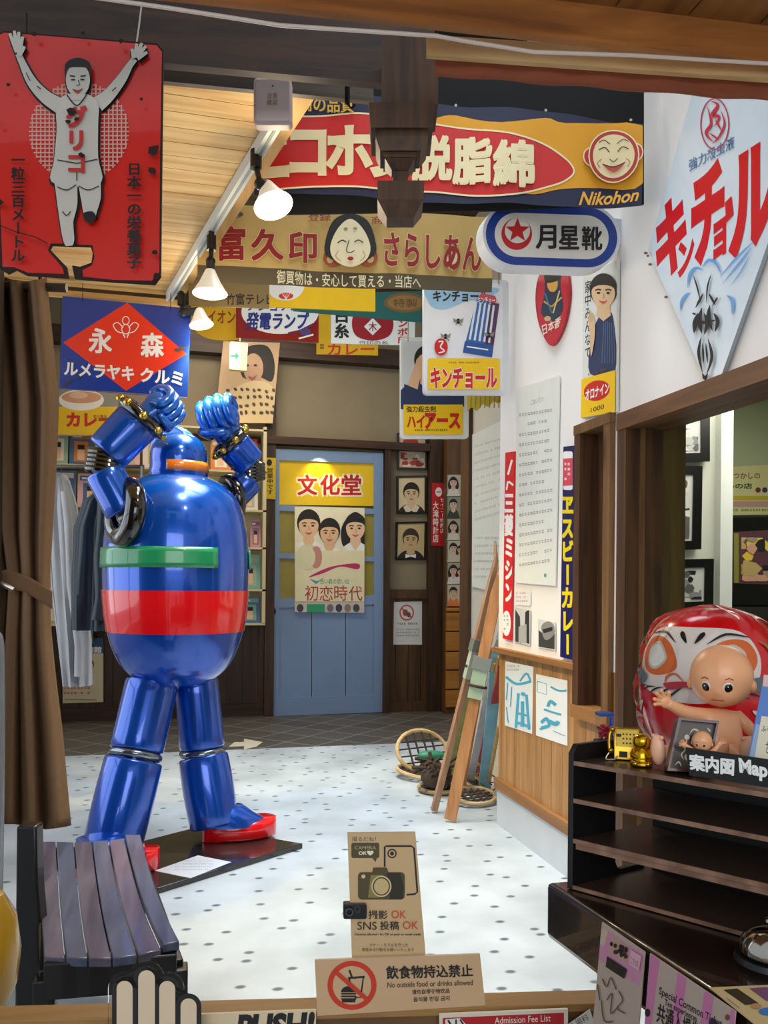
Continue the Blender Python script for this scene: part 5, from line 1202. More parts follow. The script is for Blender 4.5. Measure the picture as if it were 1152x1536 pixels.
# green stripes: two bars wrapped round the chest
camdir = (V((EYE.x, EYE.y, 0)) - AX).normalized(); rightd = V((camdir.y * -1, camdir.x, 0))
if rightd.dot(_r) < 0: rightd = -rightd
def wrap(name, a0, a1, yt, yb, m, rounded=None):
    mb = MB(); n = 28
    def fn(u, v):
        a = radians(a0 + (a1 - a0) * u); y = yt + (yb - yt) * v; r = rad_at(y) + .007
        return AX + (camdir * cos(a) + rightd * sin(a)) * r + V((0, 0, zof(y)))
    mb.grid(fn, n, 4, m)
    for f_ in mb.bm.faces: pass
    mb.build(name, rb, solid=.006)
wrap('chest_stripe', -100, 31, 828, 857, GRNP); wrap('chest_stripe', 76, 130, 828, 857, GRNP)
# smooth plain helmet head with a straight ridge and a visor slot
hd = V((_r * .79 - _f * .61).to_tuple()); hd.z = 0; hd.normalize(); hs = V((-hd.y, hd.x, 0))
HC = P(268, 715, d0); HA = V((HC.x, HC.y, 0)); hz = lambda y: 1.30 - (y - 875) * d0 / F
mb = MB(); mb.lathe(HA, smooth_prof([(.135, hz(722)), (.145, hz(714)), (.142, hz(708)), (.138, hz(700)), (.14, hz(690)), (.132, hz(676)), (.105, hz(663)), (.062, hz(655)), (0, hz(652))], 4), BLU1, seg=40); hed = mb.build('head', rb, angle=60)
mb = MB(); 
def vis(u, v):
    a = radians(-62 + 124 * u); return HA + (hd * cos(a) + hs * sin(a)) * .1435 + V((0, 0, hz(713 - 15 * v)))
mb.grid(vis, 20, 2, pm('#d8781c', .2, coat=.8)); mb.build('visor', hed, solid=.008)
mb = MB(); rdg = [(-.15, hz(716)), (-.2, hz(700)), (-.2, hz(668)), (-.165, hz(645)), (-.11, hz(637)), (-.02, hz(640)), (.06, hz(652)), (.1, hz(664)), (.06, hz(668)), (-.1, hz(695))]
mb.prism([HA + hd * x - hs * .03 + V((0, 0, z)) for x, z in rdg], hs * .06, BLU2); mb.build('crest', hed, bevel=.008)
def cyl(name, p, q, r0, r1, m, parent=rb, bulge=.0, rnd_=.012):
    p, q = V(p), V(q); L = (q - p).length; mb = MB()
    pf = [(r0 - rnd_, 0), (r0 - rnd_ * .3, rnd_ * .3), (r0, rnd_)] + [(r0 + (r1 - r0) * k / 6 + bulge * sin(pi * k / 6), rnd_ + (L - 2 * rnd_) * k / 6) for k in range(1, 6)] + [(r1, L - rnd_), (r1 - rnd_ * .3, L - rnd_ * .3), (r1 - rnd_, L)]
    mb.lathe(p, pf, m, q - p, 32); return mb.build(name, parent, angle=50)
def ribs(name, p, q, r, n, parent=rb):
    mb = MB()
    for k in range(n): mb.torus(V(p) + (V(q) - V(p)) * k / (n - 1), V(q) - V(p), r * .82, r * .2, BLK, 28, 8)
    mb.ball((V(p) + V(q)) / 2, r * .85, BLK); return mb.build(name, parent)
def fist(parent, c, w, k, n, s):
    c, w, k, n = V(c), V(w).normalized(), V(k), V(n); k = (k - w * k.dot(w)).normalized(); n = (n - w * n.dot(w) - k * n.dot(k)).normalized()
    mb = MB(); mb.ball(c - n * .05 * s, 1, BLU2, 24, 16, ax=(k * s * .46, n * s * .36, w * s * .46)); mb.tube([c - w * s * .62, c - w * s * .2], [s * .34, s * .4], BLU2, 18)
    for i in range(4):
        o = c + k * ((i - 1.5) * .235 * s); l = (.94, 1.03, 1.0, .86)[i]
        pts = [o + w * (a * s * l) + n * (b * s) for a, b in ((.12, -.30), (.38, -.27), (.50, -.02), (.46, .25), (.26, .42), (.02, .44), (-.14, .36), (-.18, .2))]
        mb.tube(pts, [s * .12, s * .13, s * .135, s * .13, s * .125, s * .12, s * .115, s * .1], BLU2, 12)
        for e in (pts[0], pts[-1]): mb.ball(e, s * .11, BLU2, 10, 8)
    pts = [c - k * s * .46 - w * s * .32 - n * s * .05, c - k * s * .52 - w * s * .12 + n * s * .25, c - k * s * .34 - w * s * .12 + n * s * .5, c - k * s * .06 - w * s * .2 + n * s * .54, c + k * s * .06 - w * s * .22 + n * s * .52]
    mb.tube(pts, [s * .13, s * .135, s * .13, s * .12, s * .1], BLU2, 12); mb.ball(pts[-1], s * .1, BLU2, 10, 8)
    return mb.build('hand', parent, angle=70)
def arm(sh, shd, el, eld, wr, wrd, hc, hcd, r1, r2, ringr, ringt, k, n, fs, ring_ax):
    S, E, W_, H = P(*sh, shd), P(*el, eld), P(*wr, wrd), P(*hc, hcd)
    mb = MB(); mb.torus(S, V(ring_ax), ringr, ringt, BLK, 40, 16); mb.ball(S - V(ring_ax).normalized() * ringr * .5, ringr * .85, BLK); mb.build('shoulder_ring', rb)
    du = (E - S).normalized(); df = (W_ - E).normalized()
    cyl('upper_arm', S, E - du * .045, r1 * 1.02, r1, BLU1); cyl('forearm', E + df * .05, W_, r2, r2 * 1.06, BLU1)
    ribs('elbow_joint', E - du * .045, E + df * .05, r1 * .97, 5)
    mb = MB(); mb.torus(W_ + df * .02, df, r2 * 1.02, r2 * .26, BLK, 32, 12); mb.lathe(W_, [(r2 * 1.02, -.008), (r2 * 1.16, 0), (r2 * 1.16, .045), (r2 * .9, .055), (.01, .056)], BLK, df, 32); cf = mb.build('wrist_cuff', rb)
    a = df.orthogonal().normalized(); b = df.cross(a)
    for i in range(8):
        mb = MB(); an = 2 * pi * i / 8 + .3; mb.ball(W_ + df * .022 + (a * cos(an) + b * sin(an)) * r2 * 1.26, .019, GOLD, 12, 8); mb.build('stud', cf)
    fist(rb, H, H - W_, k, n, fs)
arm((188, 768), 3.83, (148, 693), 3.80, (207, 632), 3.84, (240, 612), 3.88, 28 / 320, 32 / 322, 0.116, .05, (-_f * .75 - _r * .55 + _u * .25), (_r * 1 - _u * .6 - _f * .2), .165, (_r * -.75 - _f * .62 + _u * .1))
arm((345, 750), 4.34, (386, 708), 4.36, (350, 668), 4.30, (332, 628), 4.24, 22 / 288, 25 / 288, .1, .034, (_r * 1.0), (-_f * 1 - _r * .15 + _u * .1), .2, (_r * .75 + _f * .62 + _u * .1))
# legs
def leg(hip, hd_, knee, kd, ank, ad, rt, rk, rs0, rs1):
    H, K_, A1 = P(*hip, hd_), P(*knee, kd), P(*ank, ad); d1 = (K_ - H).normalized(); d2 = (A1 - K_).normalized()
    cyl('thigh', H, K_ - d1 * .02, rt, rk, BLU1); cyl('shin', K_ + d2 * .02, A1, rs0, rs1, BLU1, bulge=.006)
    mb = MB(); mb.torus(K_, d1, rk * .86, .02, pm('#8a949c', .15, .9)); mb.ball(K_, rk * .85, BLK); mb.build('knee_ring', rb)
    return A1
leg((228, 1024), 4.04, (203, 1133), 3.93, (163, 1290), 3.80, 38 / ppm, 38 / ppm, 41 / ppm, 39 / ppm)
an2 = leg((294, 1020), 4.2, (304, 1128), 4.18, (322, 1240), 4.12, 33 / ppm, 34 / ppm, 37 / ppm, 36 / ppm)
def foot(toe, heel, w_):
    fd = V((toe.x - heel.x, toe.y - heel.y, 0)); L = fd.length; fd.normalize(); sd = V((-fd.y, fd.x, 0)); c = V((heel.x, heel.y, .028))
    def outline(s, z, l0=0.0): return [c + fd * (L * (.5 + .5 * cos(a) * (1 if cos(a) > 0 else .92)) * (1 - l0) + L * l0 * .3) + sd * (w_ * .5 * s * sin(a) * (.85 + .25 * cos(a))) + V((0, 0, z)) for a in [2 * pi * k / 36 for k in range(36)]]
    mb = MB(); mb.rings([outline(.9, 0), outline(1, .012), outline(1.02, .05), outline(.96, .075), outline(.85, .085)], REDP); ft = mb.build('foot', rb, angle=60)
    def inst(s, z, t): return [c + fd * (L * (.05 + (.4 - .16 * t) * (1 + cos(a)))) + sd * (w_ * .5 * s * sin(a)) + V((0, 0, z)) for a in [2 * pi * k / 36 for k in range(36)]]
    mb = MB(); mb.rings([inst(.9, .07, 0), inst(.88, .09, .1), inst(.78, .12, .5), inst(.6, .16, .9)], BLU1); mb.build('instep', ft, angle=60)
heel = onZ(298, 1262, .03); toe = onZ(413, 1247, .03); foot(toe, heel, .23)
h2 = onZ(106, 1316, .03); foot(h2 + (toe - heel) * .95, h2, .23)
# paper lying on the base plate
cv = Canvas((0, 0, .0275), (0, 0, 1)); cv.panel([(297, 1283), (347, 1293), (286, 1317), (232, 1306)], pm('#c9ccd2', .6), .0012); cv.squiggles(262, 1291, 318, 1308, 4, GREY, fill=.3, step=3)
tag(cv.build('paper_sheet'), 'white sheet of small print lying on the black base of the robot', 'paper')
# ================================================================= THE FOREGROUND
def proj(p):
    e = V(p) - EYE; d = e.dot(_f); return 576 + F * e.dot(_r) / d, HY - F * e.dot(_u) / d, d
# ---- brown curtain with its tie
ED = [(418, 70), (480, 76), (600, 88), (700, 84), (800, 78), (870, 74), (890, 74), (950, 76), (1010, 82), (1100, 93), (1240, 106)]
LE = [(418, -60), (600, -50), (800, -32), (880, -14), (950, -22), (1100, -40), (1240, -52)]
def interp(T, y):
    for (a, b), (c, d) in zip(T, T[1:]):
        if a <= y <= c: return b + (d - b) * (y - a) / (c - a)
    return T[-1][1]
CD = 2.62
def curt(u, v):
    y = 418 + (1240 - 418) * v; l, r_ = interp(LE, y), interp(ED, y); g = .55 + .45 * abs(y - 885) / 400
    x = l + (r_ - l) * u + 3.0 * sin(u * 27 + 1.2); dep = CD + .05 * g * sin(u * 27) + .006 * sin(u * 61 + 2) + .03 * sin(v * 3 + u * 4)
    return P(x, y + 4 * sin(u * 9 + 1), dep)
t = thing('curtain', 'heavy brown pleated curtain tied back at the left edge', 'curtain', P(40, 1240, CD))
CUR = pm('#7a5c3e', .9, var=.12, nscale=40, bump=.15)
mb = MB(); mb.grid(curt, 110, 60, CUR); mb.build('cloth', t, solid=.004, angle=80)
mb = MB(); pts = [(-20, 872), (10, 868), (40, 878), (60, 892), (78, 905)]
def tie(u, v):
    i = min(int(u * 4), 3); f_ = u * 4 - i; x = pts[i][0] + (pts[i + 1][0] - pts[i][0]) * f_; y = pts[i][1] + (pts[i + 1][1] - pts[i][1]) * f_; return P(x, y - 12 + 26 * v - 6 * u, CD - .085)
mb.grid(tie, 20, 4, pm('#725438', .9, var=.1)); mb.build('tie_band', t, solid=.006)
mb = MB(); mb.tube([P(-30, 870, CD - .1), P(4, 876, CD - .11), P(20, 884, CD - .1)], .008, pm('#a8a098', .3, .8)); mb.build('tie_hook', t)
mb = MB(); mb.tube([P(-90, 424, CD), P(100, 432, CD + .02)], .014, pm('#3a2a1c', .5)); mb.tube([P(60, 430, CD), V((P(60, 430, CD).x, P(60, 430, CD).y, CZ))], .006, WIRE, 6); tag(mb.build('curtain_rod'), 'dark curtain rod carrying the brown curtain below the red plate', 'rod')
# ---- slatted bench and its dark back post
SZ = .43
bk = [(57, 1262), (84, 1262), (111, 1263), (138, 1262), (163, 1260), (187, 1257), (211, 1257)]
ft = [(65, 1434), (98, 1436), (132, 1437), (168, 1437), (206, 1432), (243, 1424), (270, 1419)]
t = thing('bench', 'low dark bench with curved bluish slats beside the curtain', 'bench', (onZ(160, 1400, SZ).x, onZ(160, 1400, SZ).y, 0))
SL = [wood('#464254', '#6a6274', 'Y', 22, .3, .3), wood('#3f4458', '#5c6480', 'Y', 26, .3, .3)]
def sag(u): return -.035 * sin(pi * min(1, max(0, u)))
for i in range(6):
    mb = MB(); rs = []; g = .045
    a0, a1, b0, b1 = onZ(*bk[i], SZ), onZ(*bk[i + 1], SZ), onZ(*ft[i], SZ), onZ(*ft[i + 1], SZ)
    for k in range(13):
        u = k / 12; p, q = a0 + (b0 - a0) * u, a1 + (b1 - a1) * u; w_ = q - p; p2, q2 = p + w_ * .03, q - w_ * .03; z = V((0, 0, sag(u) + (.012 if i == 5 else 0)))
        rs.append([p2 + z, q2 + z, q2 + z - V((0, 0, .022)), p2 + z - V((0, 0, .022))])
    mb.rings(rs, SL[i % 2]); mb.build('slat', t, bevel=.003)
BB = pm('#0f0d0d', .4, coat=.2)
c00, c10, c01, c11 = onZ(60, 1264, SZ), onZ(208, 1260, SZ), onZ(68, 1432, SZ), onZ(266, 1418, SZ)
dn = V((0, 0, -.03))
mb = MB(); mb.bar(c01 + dn * 1.8, c11 + dn * 1.8, .05, .085, BB); mb.bar(c00 + dn * 1.8, c10 + dn * 1.8, .05, .06, BB); mb.bar(c10 + dn * 2, c11 + dn * 2, .03, .05, BB); mb.bar(c00 + dn * 2, c01 + dn * 2, .03, .05, BB)
mb.bar((c00 + c10) / 2 + dn * 2.4, (c01 + c11) / 2 + dn * 2.4, .04, .03, BB); mb.build('frame', t, bevel=.004)
for c in (c00, c10, c01, c11): mb = MB(); mb.bar((c.x, c.y, 0), (c.x, c.y, SZ - .05), .05, .05, BB); mb.build('leg', t, bevel=.004)
pb = onZ(44, 1560, .0); mb = MB(); hp = P(42, 1239, 2.18)
mb.prism([P(24, 1240, 2.2), P(54, 1240, 2.2), P(56, 1330, 2.2), P(62, 1400, 2.2), (P(62, 1400, 2.2).x, P(62, 1400, 2.2).y, 0), (P(24, 1240, 2.2).x, P(24, 1240, 2.2).y, 0)], _f * .05, BB); mb.build('back_post', t, bevel=.006)
# ---- bagged things cut by the left edge
mb = MB(); c = P(-22, 1425, 1.5); mb.lathe(c, [(0, -.12), (.035, -.11), (.055, -.06), (.06, 0), (.052, .06), (.03, .1), (0, .11)], pm('#b88a1c', .3, coat=.8, var=.2), seg=28); mb.tube([c + V((0, 0, -.12)), (c.x, c.y, 0)], .02, pm('#3a2c1c', .6)); tag(mb.build('lantern'), 'yellow-brown rounded object on a post, cut by the left edge', 'ornament')
mb = MB(); c = P(-14, 1090, 2.0); mb.lathe(V((c.x, c.y, 0)), smooth_prof([(.022, 0.0), (.028, .02), (.03, .5), (.032, c.z - .1), (.03, c.z + .15), (.024, c.z + .22), (.004, c.z + .23)], 4), pm('#8f9498', .25, alpha=.75), seg=20); tag(mb.build('plastic_cover'), 'pale plastic-wrapped pole at the left edge below the curtain tie', 'pole')
# ---- low gate across the entrance with its notices
G0, G1 = P(0, 1534, 1.206), P(890, 1503, 1.27); gz = G1.z; G0.z = gz
gd_ = (G1 - G0); gd_.z = 0; gd_.normalize(); gn = V((gd_.y, -gd_.x, 0))
if gn.dot(_f) > 0: gn = -gn
t = thing('gate', 'low wooden gate board across the entrance at the bottom of the view', 'gate', V(((G0.x + G1.x) / 2, (G0.y + G1.y) / 2, 0)))
GW = wood('#8a6230', '#b08850', 'X', 16); ga, gb = G0 - gd_ * .2, G1 + gd_ * .02
mb = MB(); mb.obox((ga.x, ga.y, .12), gb - ga, -gn * .03, (0, 0, gz - .012 - .12), wood('#5a3c1c', '#7a5630', 'X', 16)); mb.build('board', t)
mb = MB(); mb.obox(V((ga.x, ga.y, gz - .012)) + gn * .006, gb - ga, -gn * .045, (0, 0, .012), GW); mb.build('top_rail', t, bevel=.002)
for k in (.1, .9): mb = MB(); q = ga + (gb - ga) * k; mb.obox(V((q.x, q.y, 0)) + gn * .1, gd_ * .05, -gn * .23, (0, 0, .12), BB); mb.build('foot', t)
def gpl(o): return (V((G0.x, G0.y, gz)) + gn * o, gn)
def gsign(name, label, cat, pts, base, th, o, art=None, rim=None):
    cv = Canvas(*gpl(o), dz=.0001); cv.panel(pts, base, th, rim)
    if art: art(cv)
    return tag(cv.build(name), label, cat)
KRAFT = pm('#c9a57c', .5, coat=.15)
def art(cv):
    cv.ring(528, 1478, 33, 33, 8, pm('#c8361c', .4))
    K = pm('#1f1a16', .5)
    cv.line([(524, 1455), (528, 1466), (534, 1467)], 3, K); cv.line([(524, 1467), (545, 1466), (541, 1496), (532, 1496)], 2.6, K); cv.line([(524, 1467), (525, 1480)], 2.6, K); cv.line([(522, 1467), (547, 1465)], 3, K)
    cv.poly(circle(523, 1488, 11.5, 9, 16, 180, 360), K); 
    for i in range(3): cv.rect(512, 1489 + i * 4, 534, 1491.4 + i * 4, K)
    cv.poly(rrect(513, 1499, 533, 1501 + 2, 1), K)
    cv.line([(503, 1457), (552, 1500)], 6.5, pm('#c8361c', .4))
    cv.text('飲食物持込禁止', 0, 0, 0, 0, K, off=.025, quad=[(579, 1449), (708, 1446), (709, 1464), (580, 1468)])
    cv.text('No outside food or drinks allowed', 0, 0, 0, 0, pm('#4a3a2c'), off=.008, quad=[(581, 1473), (709, 1469), (709, 1477), (581, 1481)])
    cv.text('请勿自带食物饮品', 0, 0, 0, 0, K, off=.01, quad=[(618, 1484), (674, 1482), (674, 1489), (618, 1491)]); cv.text('음식물 반입 금지', 0, 0, 0, 0, K, off=.01, quad=[(620, 1495), (674, 1493), (674, 1500), (620, 1502)])
gsign('food_notice', 'wide tan board forbidding food and drinks at the bottom of the view', 'notice', [(472, 1440), (720, 1431), (728, 1508), (476, 1524)], KRAFT, .004, .016, art, pm('#d8c4a4', .5))
def art(cv):
    K = pm('#241d18', .5); OLV = pm('#4f4526', .45)
    cv.text('ご案内', 528, 1256, 564, 1261, K) if False else cv.text('撮るだね！', 528, 1255, 564, 1262, K)
    cv.poly(rrect(527, 1264, 569, 1287, 3), OLV); cv.poly([(558, 1286), (563, 1293), (566, 1286)], OLV); cv.text('CAMERA', 532, 1269, 564, 1274, pm('#b8a878')); cv.text('OK♥', 538, 1276, 560, 1283, pm('#e8dcc0'), off=.03)
    cv.line([(577, 1300), (577, 1270), (580, 1269), (617, 1269), (621, 1272), (626, 1338), (622, 1341), (610, 1342)], 2.6, K)
    cv.disc(588, 1280, 7, 7, K); cv.disc(588, 1280, 5, 5, KRAFT); cv.disc(588, 1280, 3, 3, K)
    cv.poly(rrect(537, 1308, 607, 1349, 6), OLV); cv.poly([(558, 1309), (560, 1301), (580, 1301), (583, 1309)], OLV); cv.poly([(580, 1309), (600, 1309), (606, 1330), (604, 1348), (585, 1348)], pm('#2c2615', .45)); cv.poly([(556, 1312), (575, 1312), (568, 1346), (552, 1346)], pm('#8a7a3c', .45))
    cv.disc(572, 1329, 15, 16, pm('#d8c090')); cv.disc(572, 1329, 13, 14, OLV); cv.disc(572, 1329, 11, 12, pm('#c8b07c')); cv.disc(545, 1314, 3, 3, pm('#d8c090'))
    cv.text('撮影', 553, 1365, 581, 1378, K, off=.01); cv.text('OK', 587, 1365, 609, 1377, pm('#c8482c'), off=.0)
    cv.text('SNS', 536, 1382, 565, 1394, K); cv.text('投稿', 570, 1381, 598, 1394, K, off=.01); cv.text('OK', 604, 1381, 627, 1393, pm('#c8482c'))
    cv.text("Cameras allowed / It's OK to post on social media", 532, 1399, 631, 1403, K, off=.02)
    cv.text('マナー・モラルを守った', 554, 1414, 612, 1419, pm('#4a3a2c')); cv.text('節度ある行動をお願いいたします', 543, 1421, 621, 1426, pm('#4a3a2c'))
gsign('photo_notice', 'tall glossy tan card showing a camera, standing behind the food notice', 'notice', [(521, 1249), (623, 1248), (639, 1438), (528, 1440)], pm('#c9a878', .25, coat=.6), .003, .0085, art)
t = thing('binder_clip', 'small black clip gripping the left edge of the photography card', 'clip', hit(532, 1378, *gpl(.012)))
cv = Canvas(*gpl(.017)); cv.panel(rrect(515, 1357, 550, 1379, 3), pm('#0e0e0f', .35), .016); cv.ring(536, 1364, 4, 4.5, 1.6, pm('#4a4a4a', .3, .6)); cv.build('jaw', t, bevel=.001)
mb = MB(); q = hit(524, 1368, *gpl(.02)); mb.torus(q, gn, .005, .0012, pm('#6a6a6a', .3, .8), 16, 6); mb.build('lever', t)
# hand cut-out
t = thing('hand_cutout', 'flat white hand with black outlines in clear acrylic at the bottom left', 'sign', hit(235, 1640, *gpl(.05)))
FG = [(187, 1471, 12), (220, 1455, 12.5), (251, 1471, 12), (283, 1497, 12)]
def handpoly(e):
    o = []
    for cx, ty, w_ in FG: o += circle(cx, ty + w_, w_ + e, w_ + e, 12, 180, 360)
    o += [(FG[-1][0] + FG[-1][2] + e, 1600), (275 + e, 1650), (190 - e, 1650), (FG[0][0] - FG[0][2] - e, 1600)]
    return o
cv = Canvas(*gpl(.045)); a_ = handpoly(13); cv.mb.prism([cv.m3(*p) for p in a_], -gn * .004, glass('acrylic', ior=1.2)); cv.build('acrylic', t)
cv = Canvas(*gpl(.0455), dz=.0002); cv.clip = None; cv.poly(handpoly(7), INK)
for cx, ty, w_ in FG: cv.poly(rrect(cx - w_, ty, cx + w_, 1600, w_ - .1), pm('#d8c2a4', .5))
cv.build('print', t)
def art(cv): cv.text('PUSH!', 0, 0, 0, 0, INK, off=.05, quad=[(356, 1524), (470, 1520), (470, 1556), (356, 1560)], shear=.15)
gsign('push_sign', 'cream sign with bold black capitals beside the hand cut-out', 'sign', [(286, 1522), (474, 1515), (474, 1600), (286, 1600)], pm('#d8c4a0', .5), .004, .014, art)
def art(cv):
    cv.poly([(664, 1527), (846, 1519), (846, 1600), (664, 1600)], pm('#b0181e', .4)); cv.text('Admission Fee List', 0, 0, 0, 0, pm('#e8dccc'), quad=[(742, 1526), (826, 1522), (826, 1532), (742, 1536)])
    cv.poly([(668, 1529), (690, 1527), (712, 1550), (690, 1560), (668, 1550)], pm('#e0d8c8')); cv.line([(672, 1530), (684, 1550)], 3, INK); cv.line([(684, 1529), (684, 1546)], 2.4, INK); cv.line([(690, 1529), (700, 1544)], 2.4, INK)
gsign('fee_board', 'red fee list board hanging on the front of the gate', 'sign', [(659, 1522), (852, 1514), (852, 1610), (659, 1610)], pm('#d8cdb8', .5), .005, .014, art)
def art(cv):
    cv.text('入場料', 0, 0, 0, 0, INK, quad=[(852, 1535), (880, 1520), (884, 1530), (856, 1545)])
gsign('fee_card', 'small white card slanting at the right end of the red fee board', 'card', [(840, 1545), (885, 1514), (900, 1560), (850, 1590)], pm('#cfc6b8', .5), .001, .018, art)
# ---- dark counter
KZ = .88
K0, K1 = onZ(818, 1322, KZ), onZ(1060, 1480, KZ); kd = (K1 - K0).normalized(); KE = K0 + kd * 1.2
CW_ = wood('#140c08', '#241610', 'Y', 22, .25, .5)
t = thing('counter', 'black-brown wooden reception counter with a thick worn top at the right', 'counter', V((1.1, .6, 0)))
top_ = [K0, KE, V((1.5, KE.y, KZ)), V((1.5, K0.y, KZ))]
mb = MB(); mb.prism(top_, (0, 0, -.078), CW_); mb.build('counter_top', t, bevel=.008)
mb = MB(); mb.box(K0.x + .22, 1.45, .05, K0.y - .12, 0, KZ - .078, CW_); mb.build('base', t)
kn = V((kd.y, -kd.x, 0)); kn = -kn if kn.x > 0 else kn
# clear sleeves with tickets hanging on the counter edge
def sleeve(label, q, o, art):
    t = thing('ticket_sleeve', label, 'leaflet', hit(sum(p[0] for p in q) / 4, q[2][1], K0 + kn * o, kn), 'clear ticket sleeves on the counter edge')
    cv = Canvas(K0 + kn * o, kn, dz=.00008); ins = [(q[0][0] + 3, q[0][1] + 6), (q[1][0] - 3, q[1][1] + 5), (q[2][0] - 3, q[2][1]), (q[3][0] + 3, q[3][1])]
    cv.panel(ins, pm('#b8a698', .5), .0015); art(cv); cv.build('leaflet', t)
    cv = Canvas(K0 + kn * (o + .004), kn); cv.panel(q, glass('sleeve', ior=1.06), .001); cv.build('sleeve', t)
def art(cv):
    PKc = pm('#c88aa8', .5); cv.poly([(902, 1390), (966, 1432), (960, 1480), (893, 1436)], PKc); cv.poly([(903, 1391), (912, 1397), (906, 1420), (898, 1414)], pm('#c8b49c')); cv.poly([(918, 1402), (944, 1420), (940, 1446), (914, 1428)], pm('#b89a84'))
    r = random.Random(5)
    for i in range(16): x = 917 + r.random() * 24; y = 1408 + (x - 917) * .65 + r.random() * 16; cv.disc(x, y, 2.6, 3.4, pm(r.choice(['#1c1618', '#3a2c30', '#2a2226'])), 8)
    cv.poly([(912, 1434), (942, 1454), (938, 1468), (910, 1450)], INK); cv.poly([(948, 1424), (964, 1434), (960, 1456), (945, 1446)], pm('#d8a8b8')); cv.squiggles(948, 1436, 961, 1446, 3, pm('#7a4a5a'), slope=.6, step=3)
    for pts in ([(905, 1468), (912, 1480), (918, 1466), (926, 1484)], [(912, 1500), (920, 1490), (918, 1520), (930, 1508)], [(930, 1486), (936, 1500), (928, 1512), (940, 1520)], [(904, 1500), (908, 1530), (922, 1532)], [(898, 1476), (902, 1500)]): cv.line(spl(pts, 4, False), 1.6, pm('#5a4238'))
sleeve('clear sleeve with a pink ticket and scribbled writing, nearest the counter corner', [(900, 1377), (970, 1423), (956, 1600), (884, 1560)], .006, art)
def art(cv):
    for i in range(9):
        x = 978 + i * 22
        if i % 2 == 0: cv.poly([(x, 1420), (x + 13, 1430), (x - 14, 1640), (x - 30, 1640)], pm('#c878a4', .5))
    cv.poly([(1000, 1474), (1092, 1534), (1080, 1640), (985, 1640)], pm('#d8ccc8', .5)) if False else None
    cv.text('Special Common Ticket', 0, 0, 0, 0, INK, off=.01, quad=[(990, 1480), (1084, 1530), (1082, 1546), (988, 1494)]); cv.text('Ten experiences', 0, 0, 0, 0, INK, off=.01, quad=[(998, 1498), (1046, 1524), (1045, 1536), (997, 1510)]); cv.text('共通入場券', 0, 0, 0, 0, INK, off=.02, quad=[(988, 1504), (1050, 1536), (1048, 1566), (985, 1532)])
    cv.disc(972, 1519, 4, 6, INK); cv.disc(1092, 1526, 3.5, 4.5, pm('#7a4a3a')); cv.disc(1070, 1534, 6, 6, pm('#2a2038'))
sleeve('clear sleeve with a pink and white striped ticket, nearer the viewer', [(972, 1424), (1106, 1512), (1092, 1680), (956, 1640)], .009, art)
# open menu card on the counter
cv = Canvas((0, 0, KZ + .0015), (0, 0, 1), dz=.0002); cv.panel([(1064, 1481), (1230, 1474), (1300, 1570), (1144, 1545)], pm('#cdb684', .45), .0012)
cv.poly([(1085, 1485), (1106, 1483), (1138, 1505), (1118, 1508)], pm('#3a3220')); cv.poly([(1124, 1483), (1150, 1481), (1180, 1500), (1150, 1502)], pm('#7a4a72')); cv.disc(1154, 1518, 16, 6, pm('#3a7ac0')); cv.disc(1134, 1510, 8, 4, pm('#b88a60')); cv.line([(1090, 1498), (1110, 1514)], 1, GREY)
tag(cv.build('menu_card'), 'cream printed card lying on the counter near the bell', 'card')
# desk bell
bc = onZ(1155, 1447, KZ); t = thing('desk_bell', 'shiny metal desk bell on the dark counter', 'bell', bc); CH = pm('#b8b4ac', .12, 1.0, var=.02)
mb = MB(); mb.lathe(bc, [(0, 0), (.036, 0), (.038, .004), (.036, .01), (0, .01)], pm('#121212', .4), seg=36); mb.build('foot', t)
mb = MB(); mb.lathe(bc, smooth_prof([(.031, .012), (.032, .015), (.030, .026), (.022, .036), (.010, .041), (0, .042)], 4), CH, seg=40); mb.build('dome', t)
mb = MB(); mb.lathe(bc, [(.003, .04), (.003, .047), (.006, .048), (.005, .051), (0, .052)], CH, seg=16); mb.build('button', t)
# ---- letter rack standing on the counter
A0, B0 = onZ(851, 1333, KZ), onZ(1124, 1404, KZ + .004); e1 = (B0 - A0); e1.z = 0; e1.normalize(); e2 = V((-e1.y, e1.x, 0)); e2 = -e2 if e2.dot(_f) < 0 else e2
ef = V((-e1.y, e1.x, 0)); ef = -ef if ef.dot(_f) < 0 else ef
RL = .34; e2 = onZ(959, 1300, KZ + .008) - onZ(851, 1327, KZ + .008); e2.z = 0; RD = e2.length; e2.normalize()
print('rack depth', RD, A0, e1, e2, 'RX', RX)
zf = lambda y: hit(851, y, A0, ef).z
t = thing('letter_rack', 'black tiered letter rack with brown shelf edges on the counter', 'rack', A0)
RK = pm('#0d0b0b', .4, var=.1); EDG = wood('#5f4030', '#94705a', 'X', 30, .45); SHB = pm('#3a2a20', .35, coat=.15)
zt_ = zf(1116); zs = [zf(1140), zf(1196), zf(1256), zf(1326)]
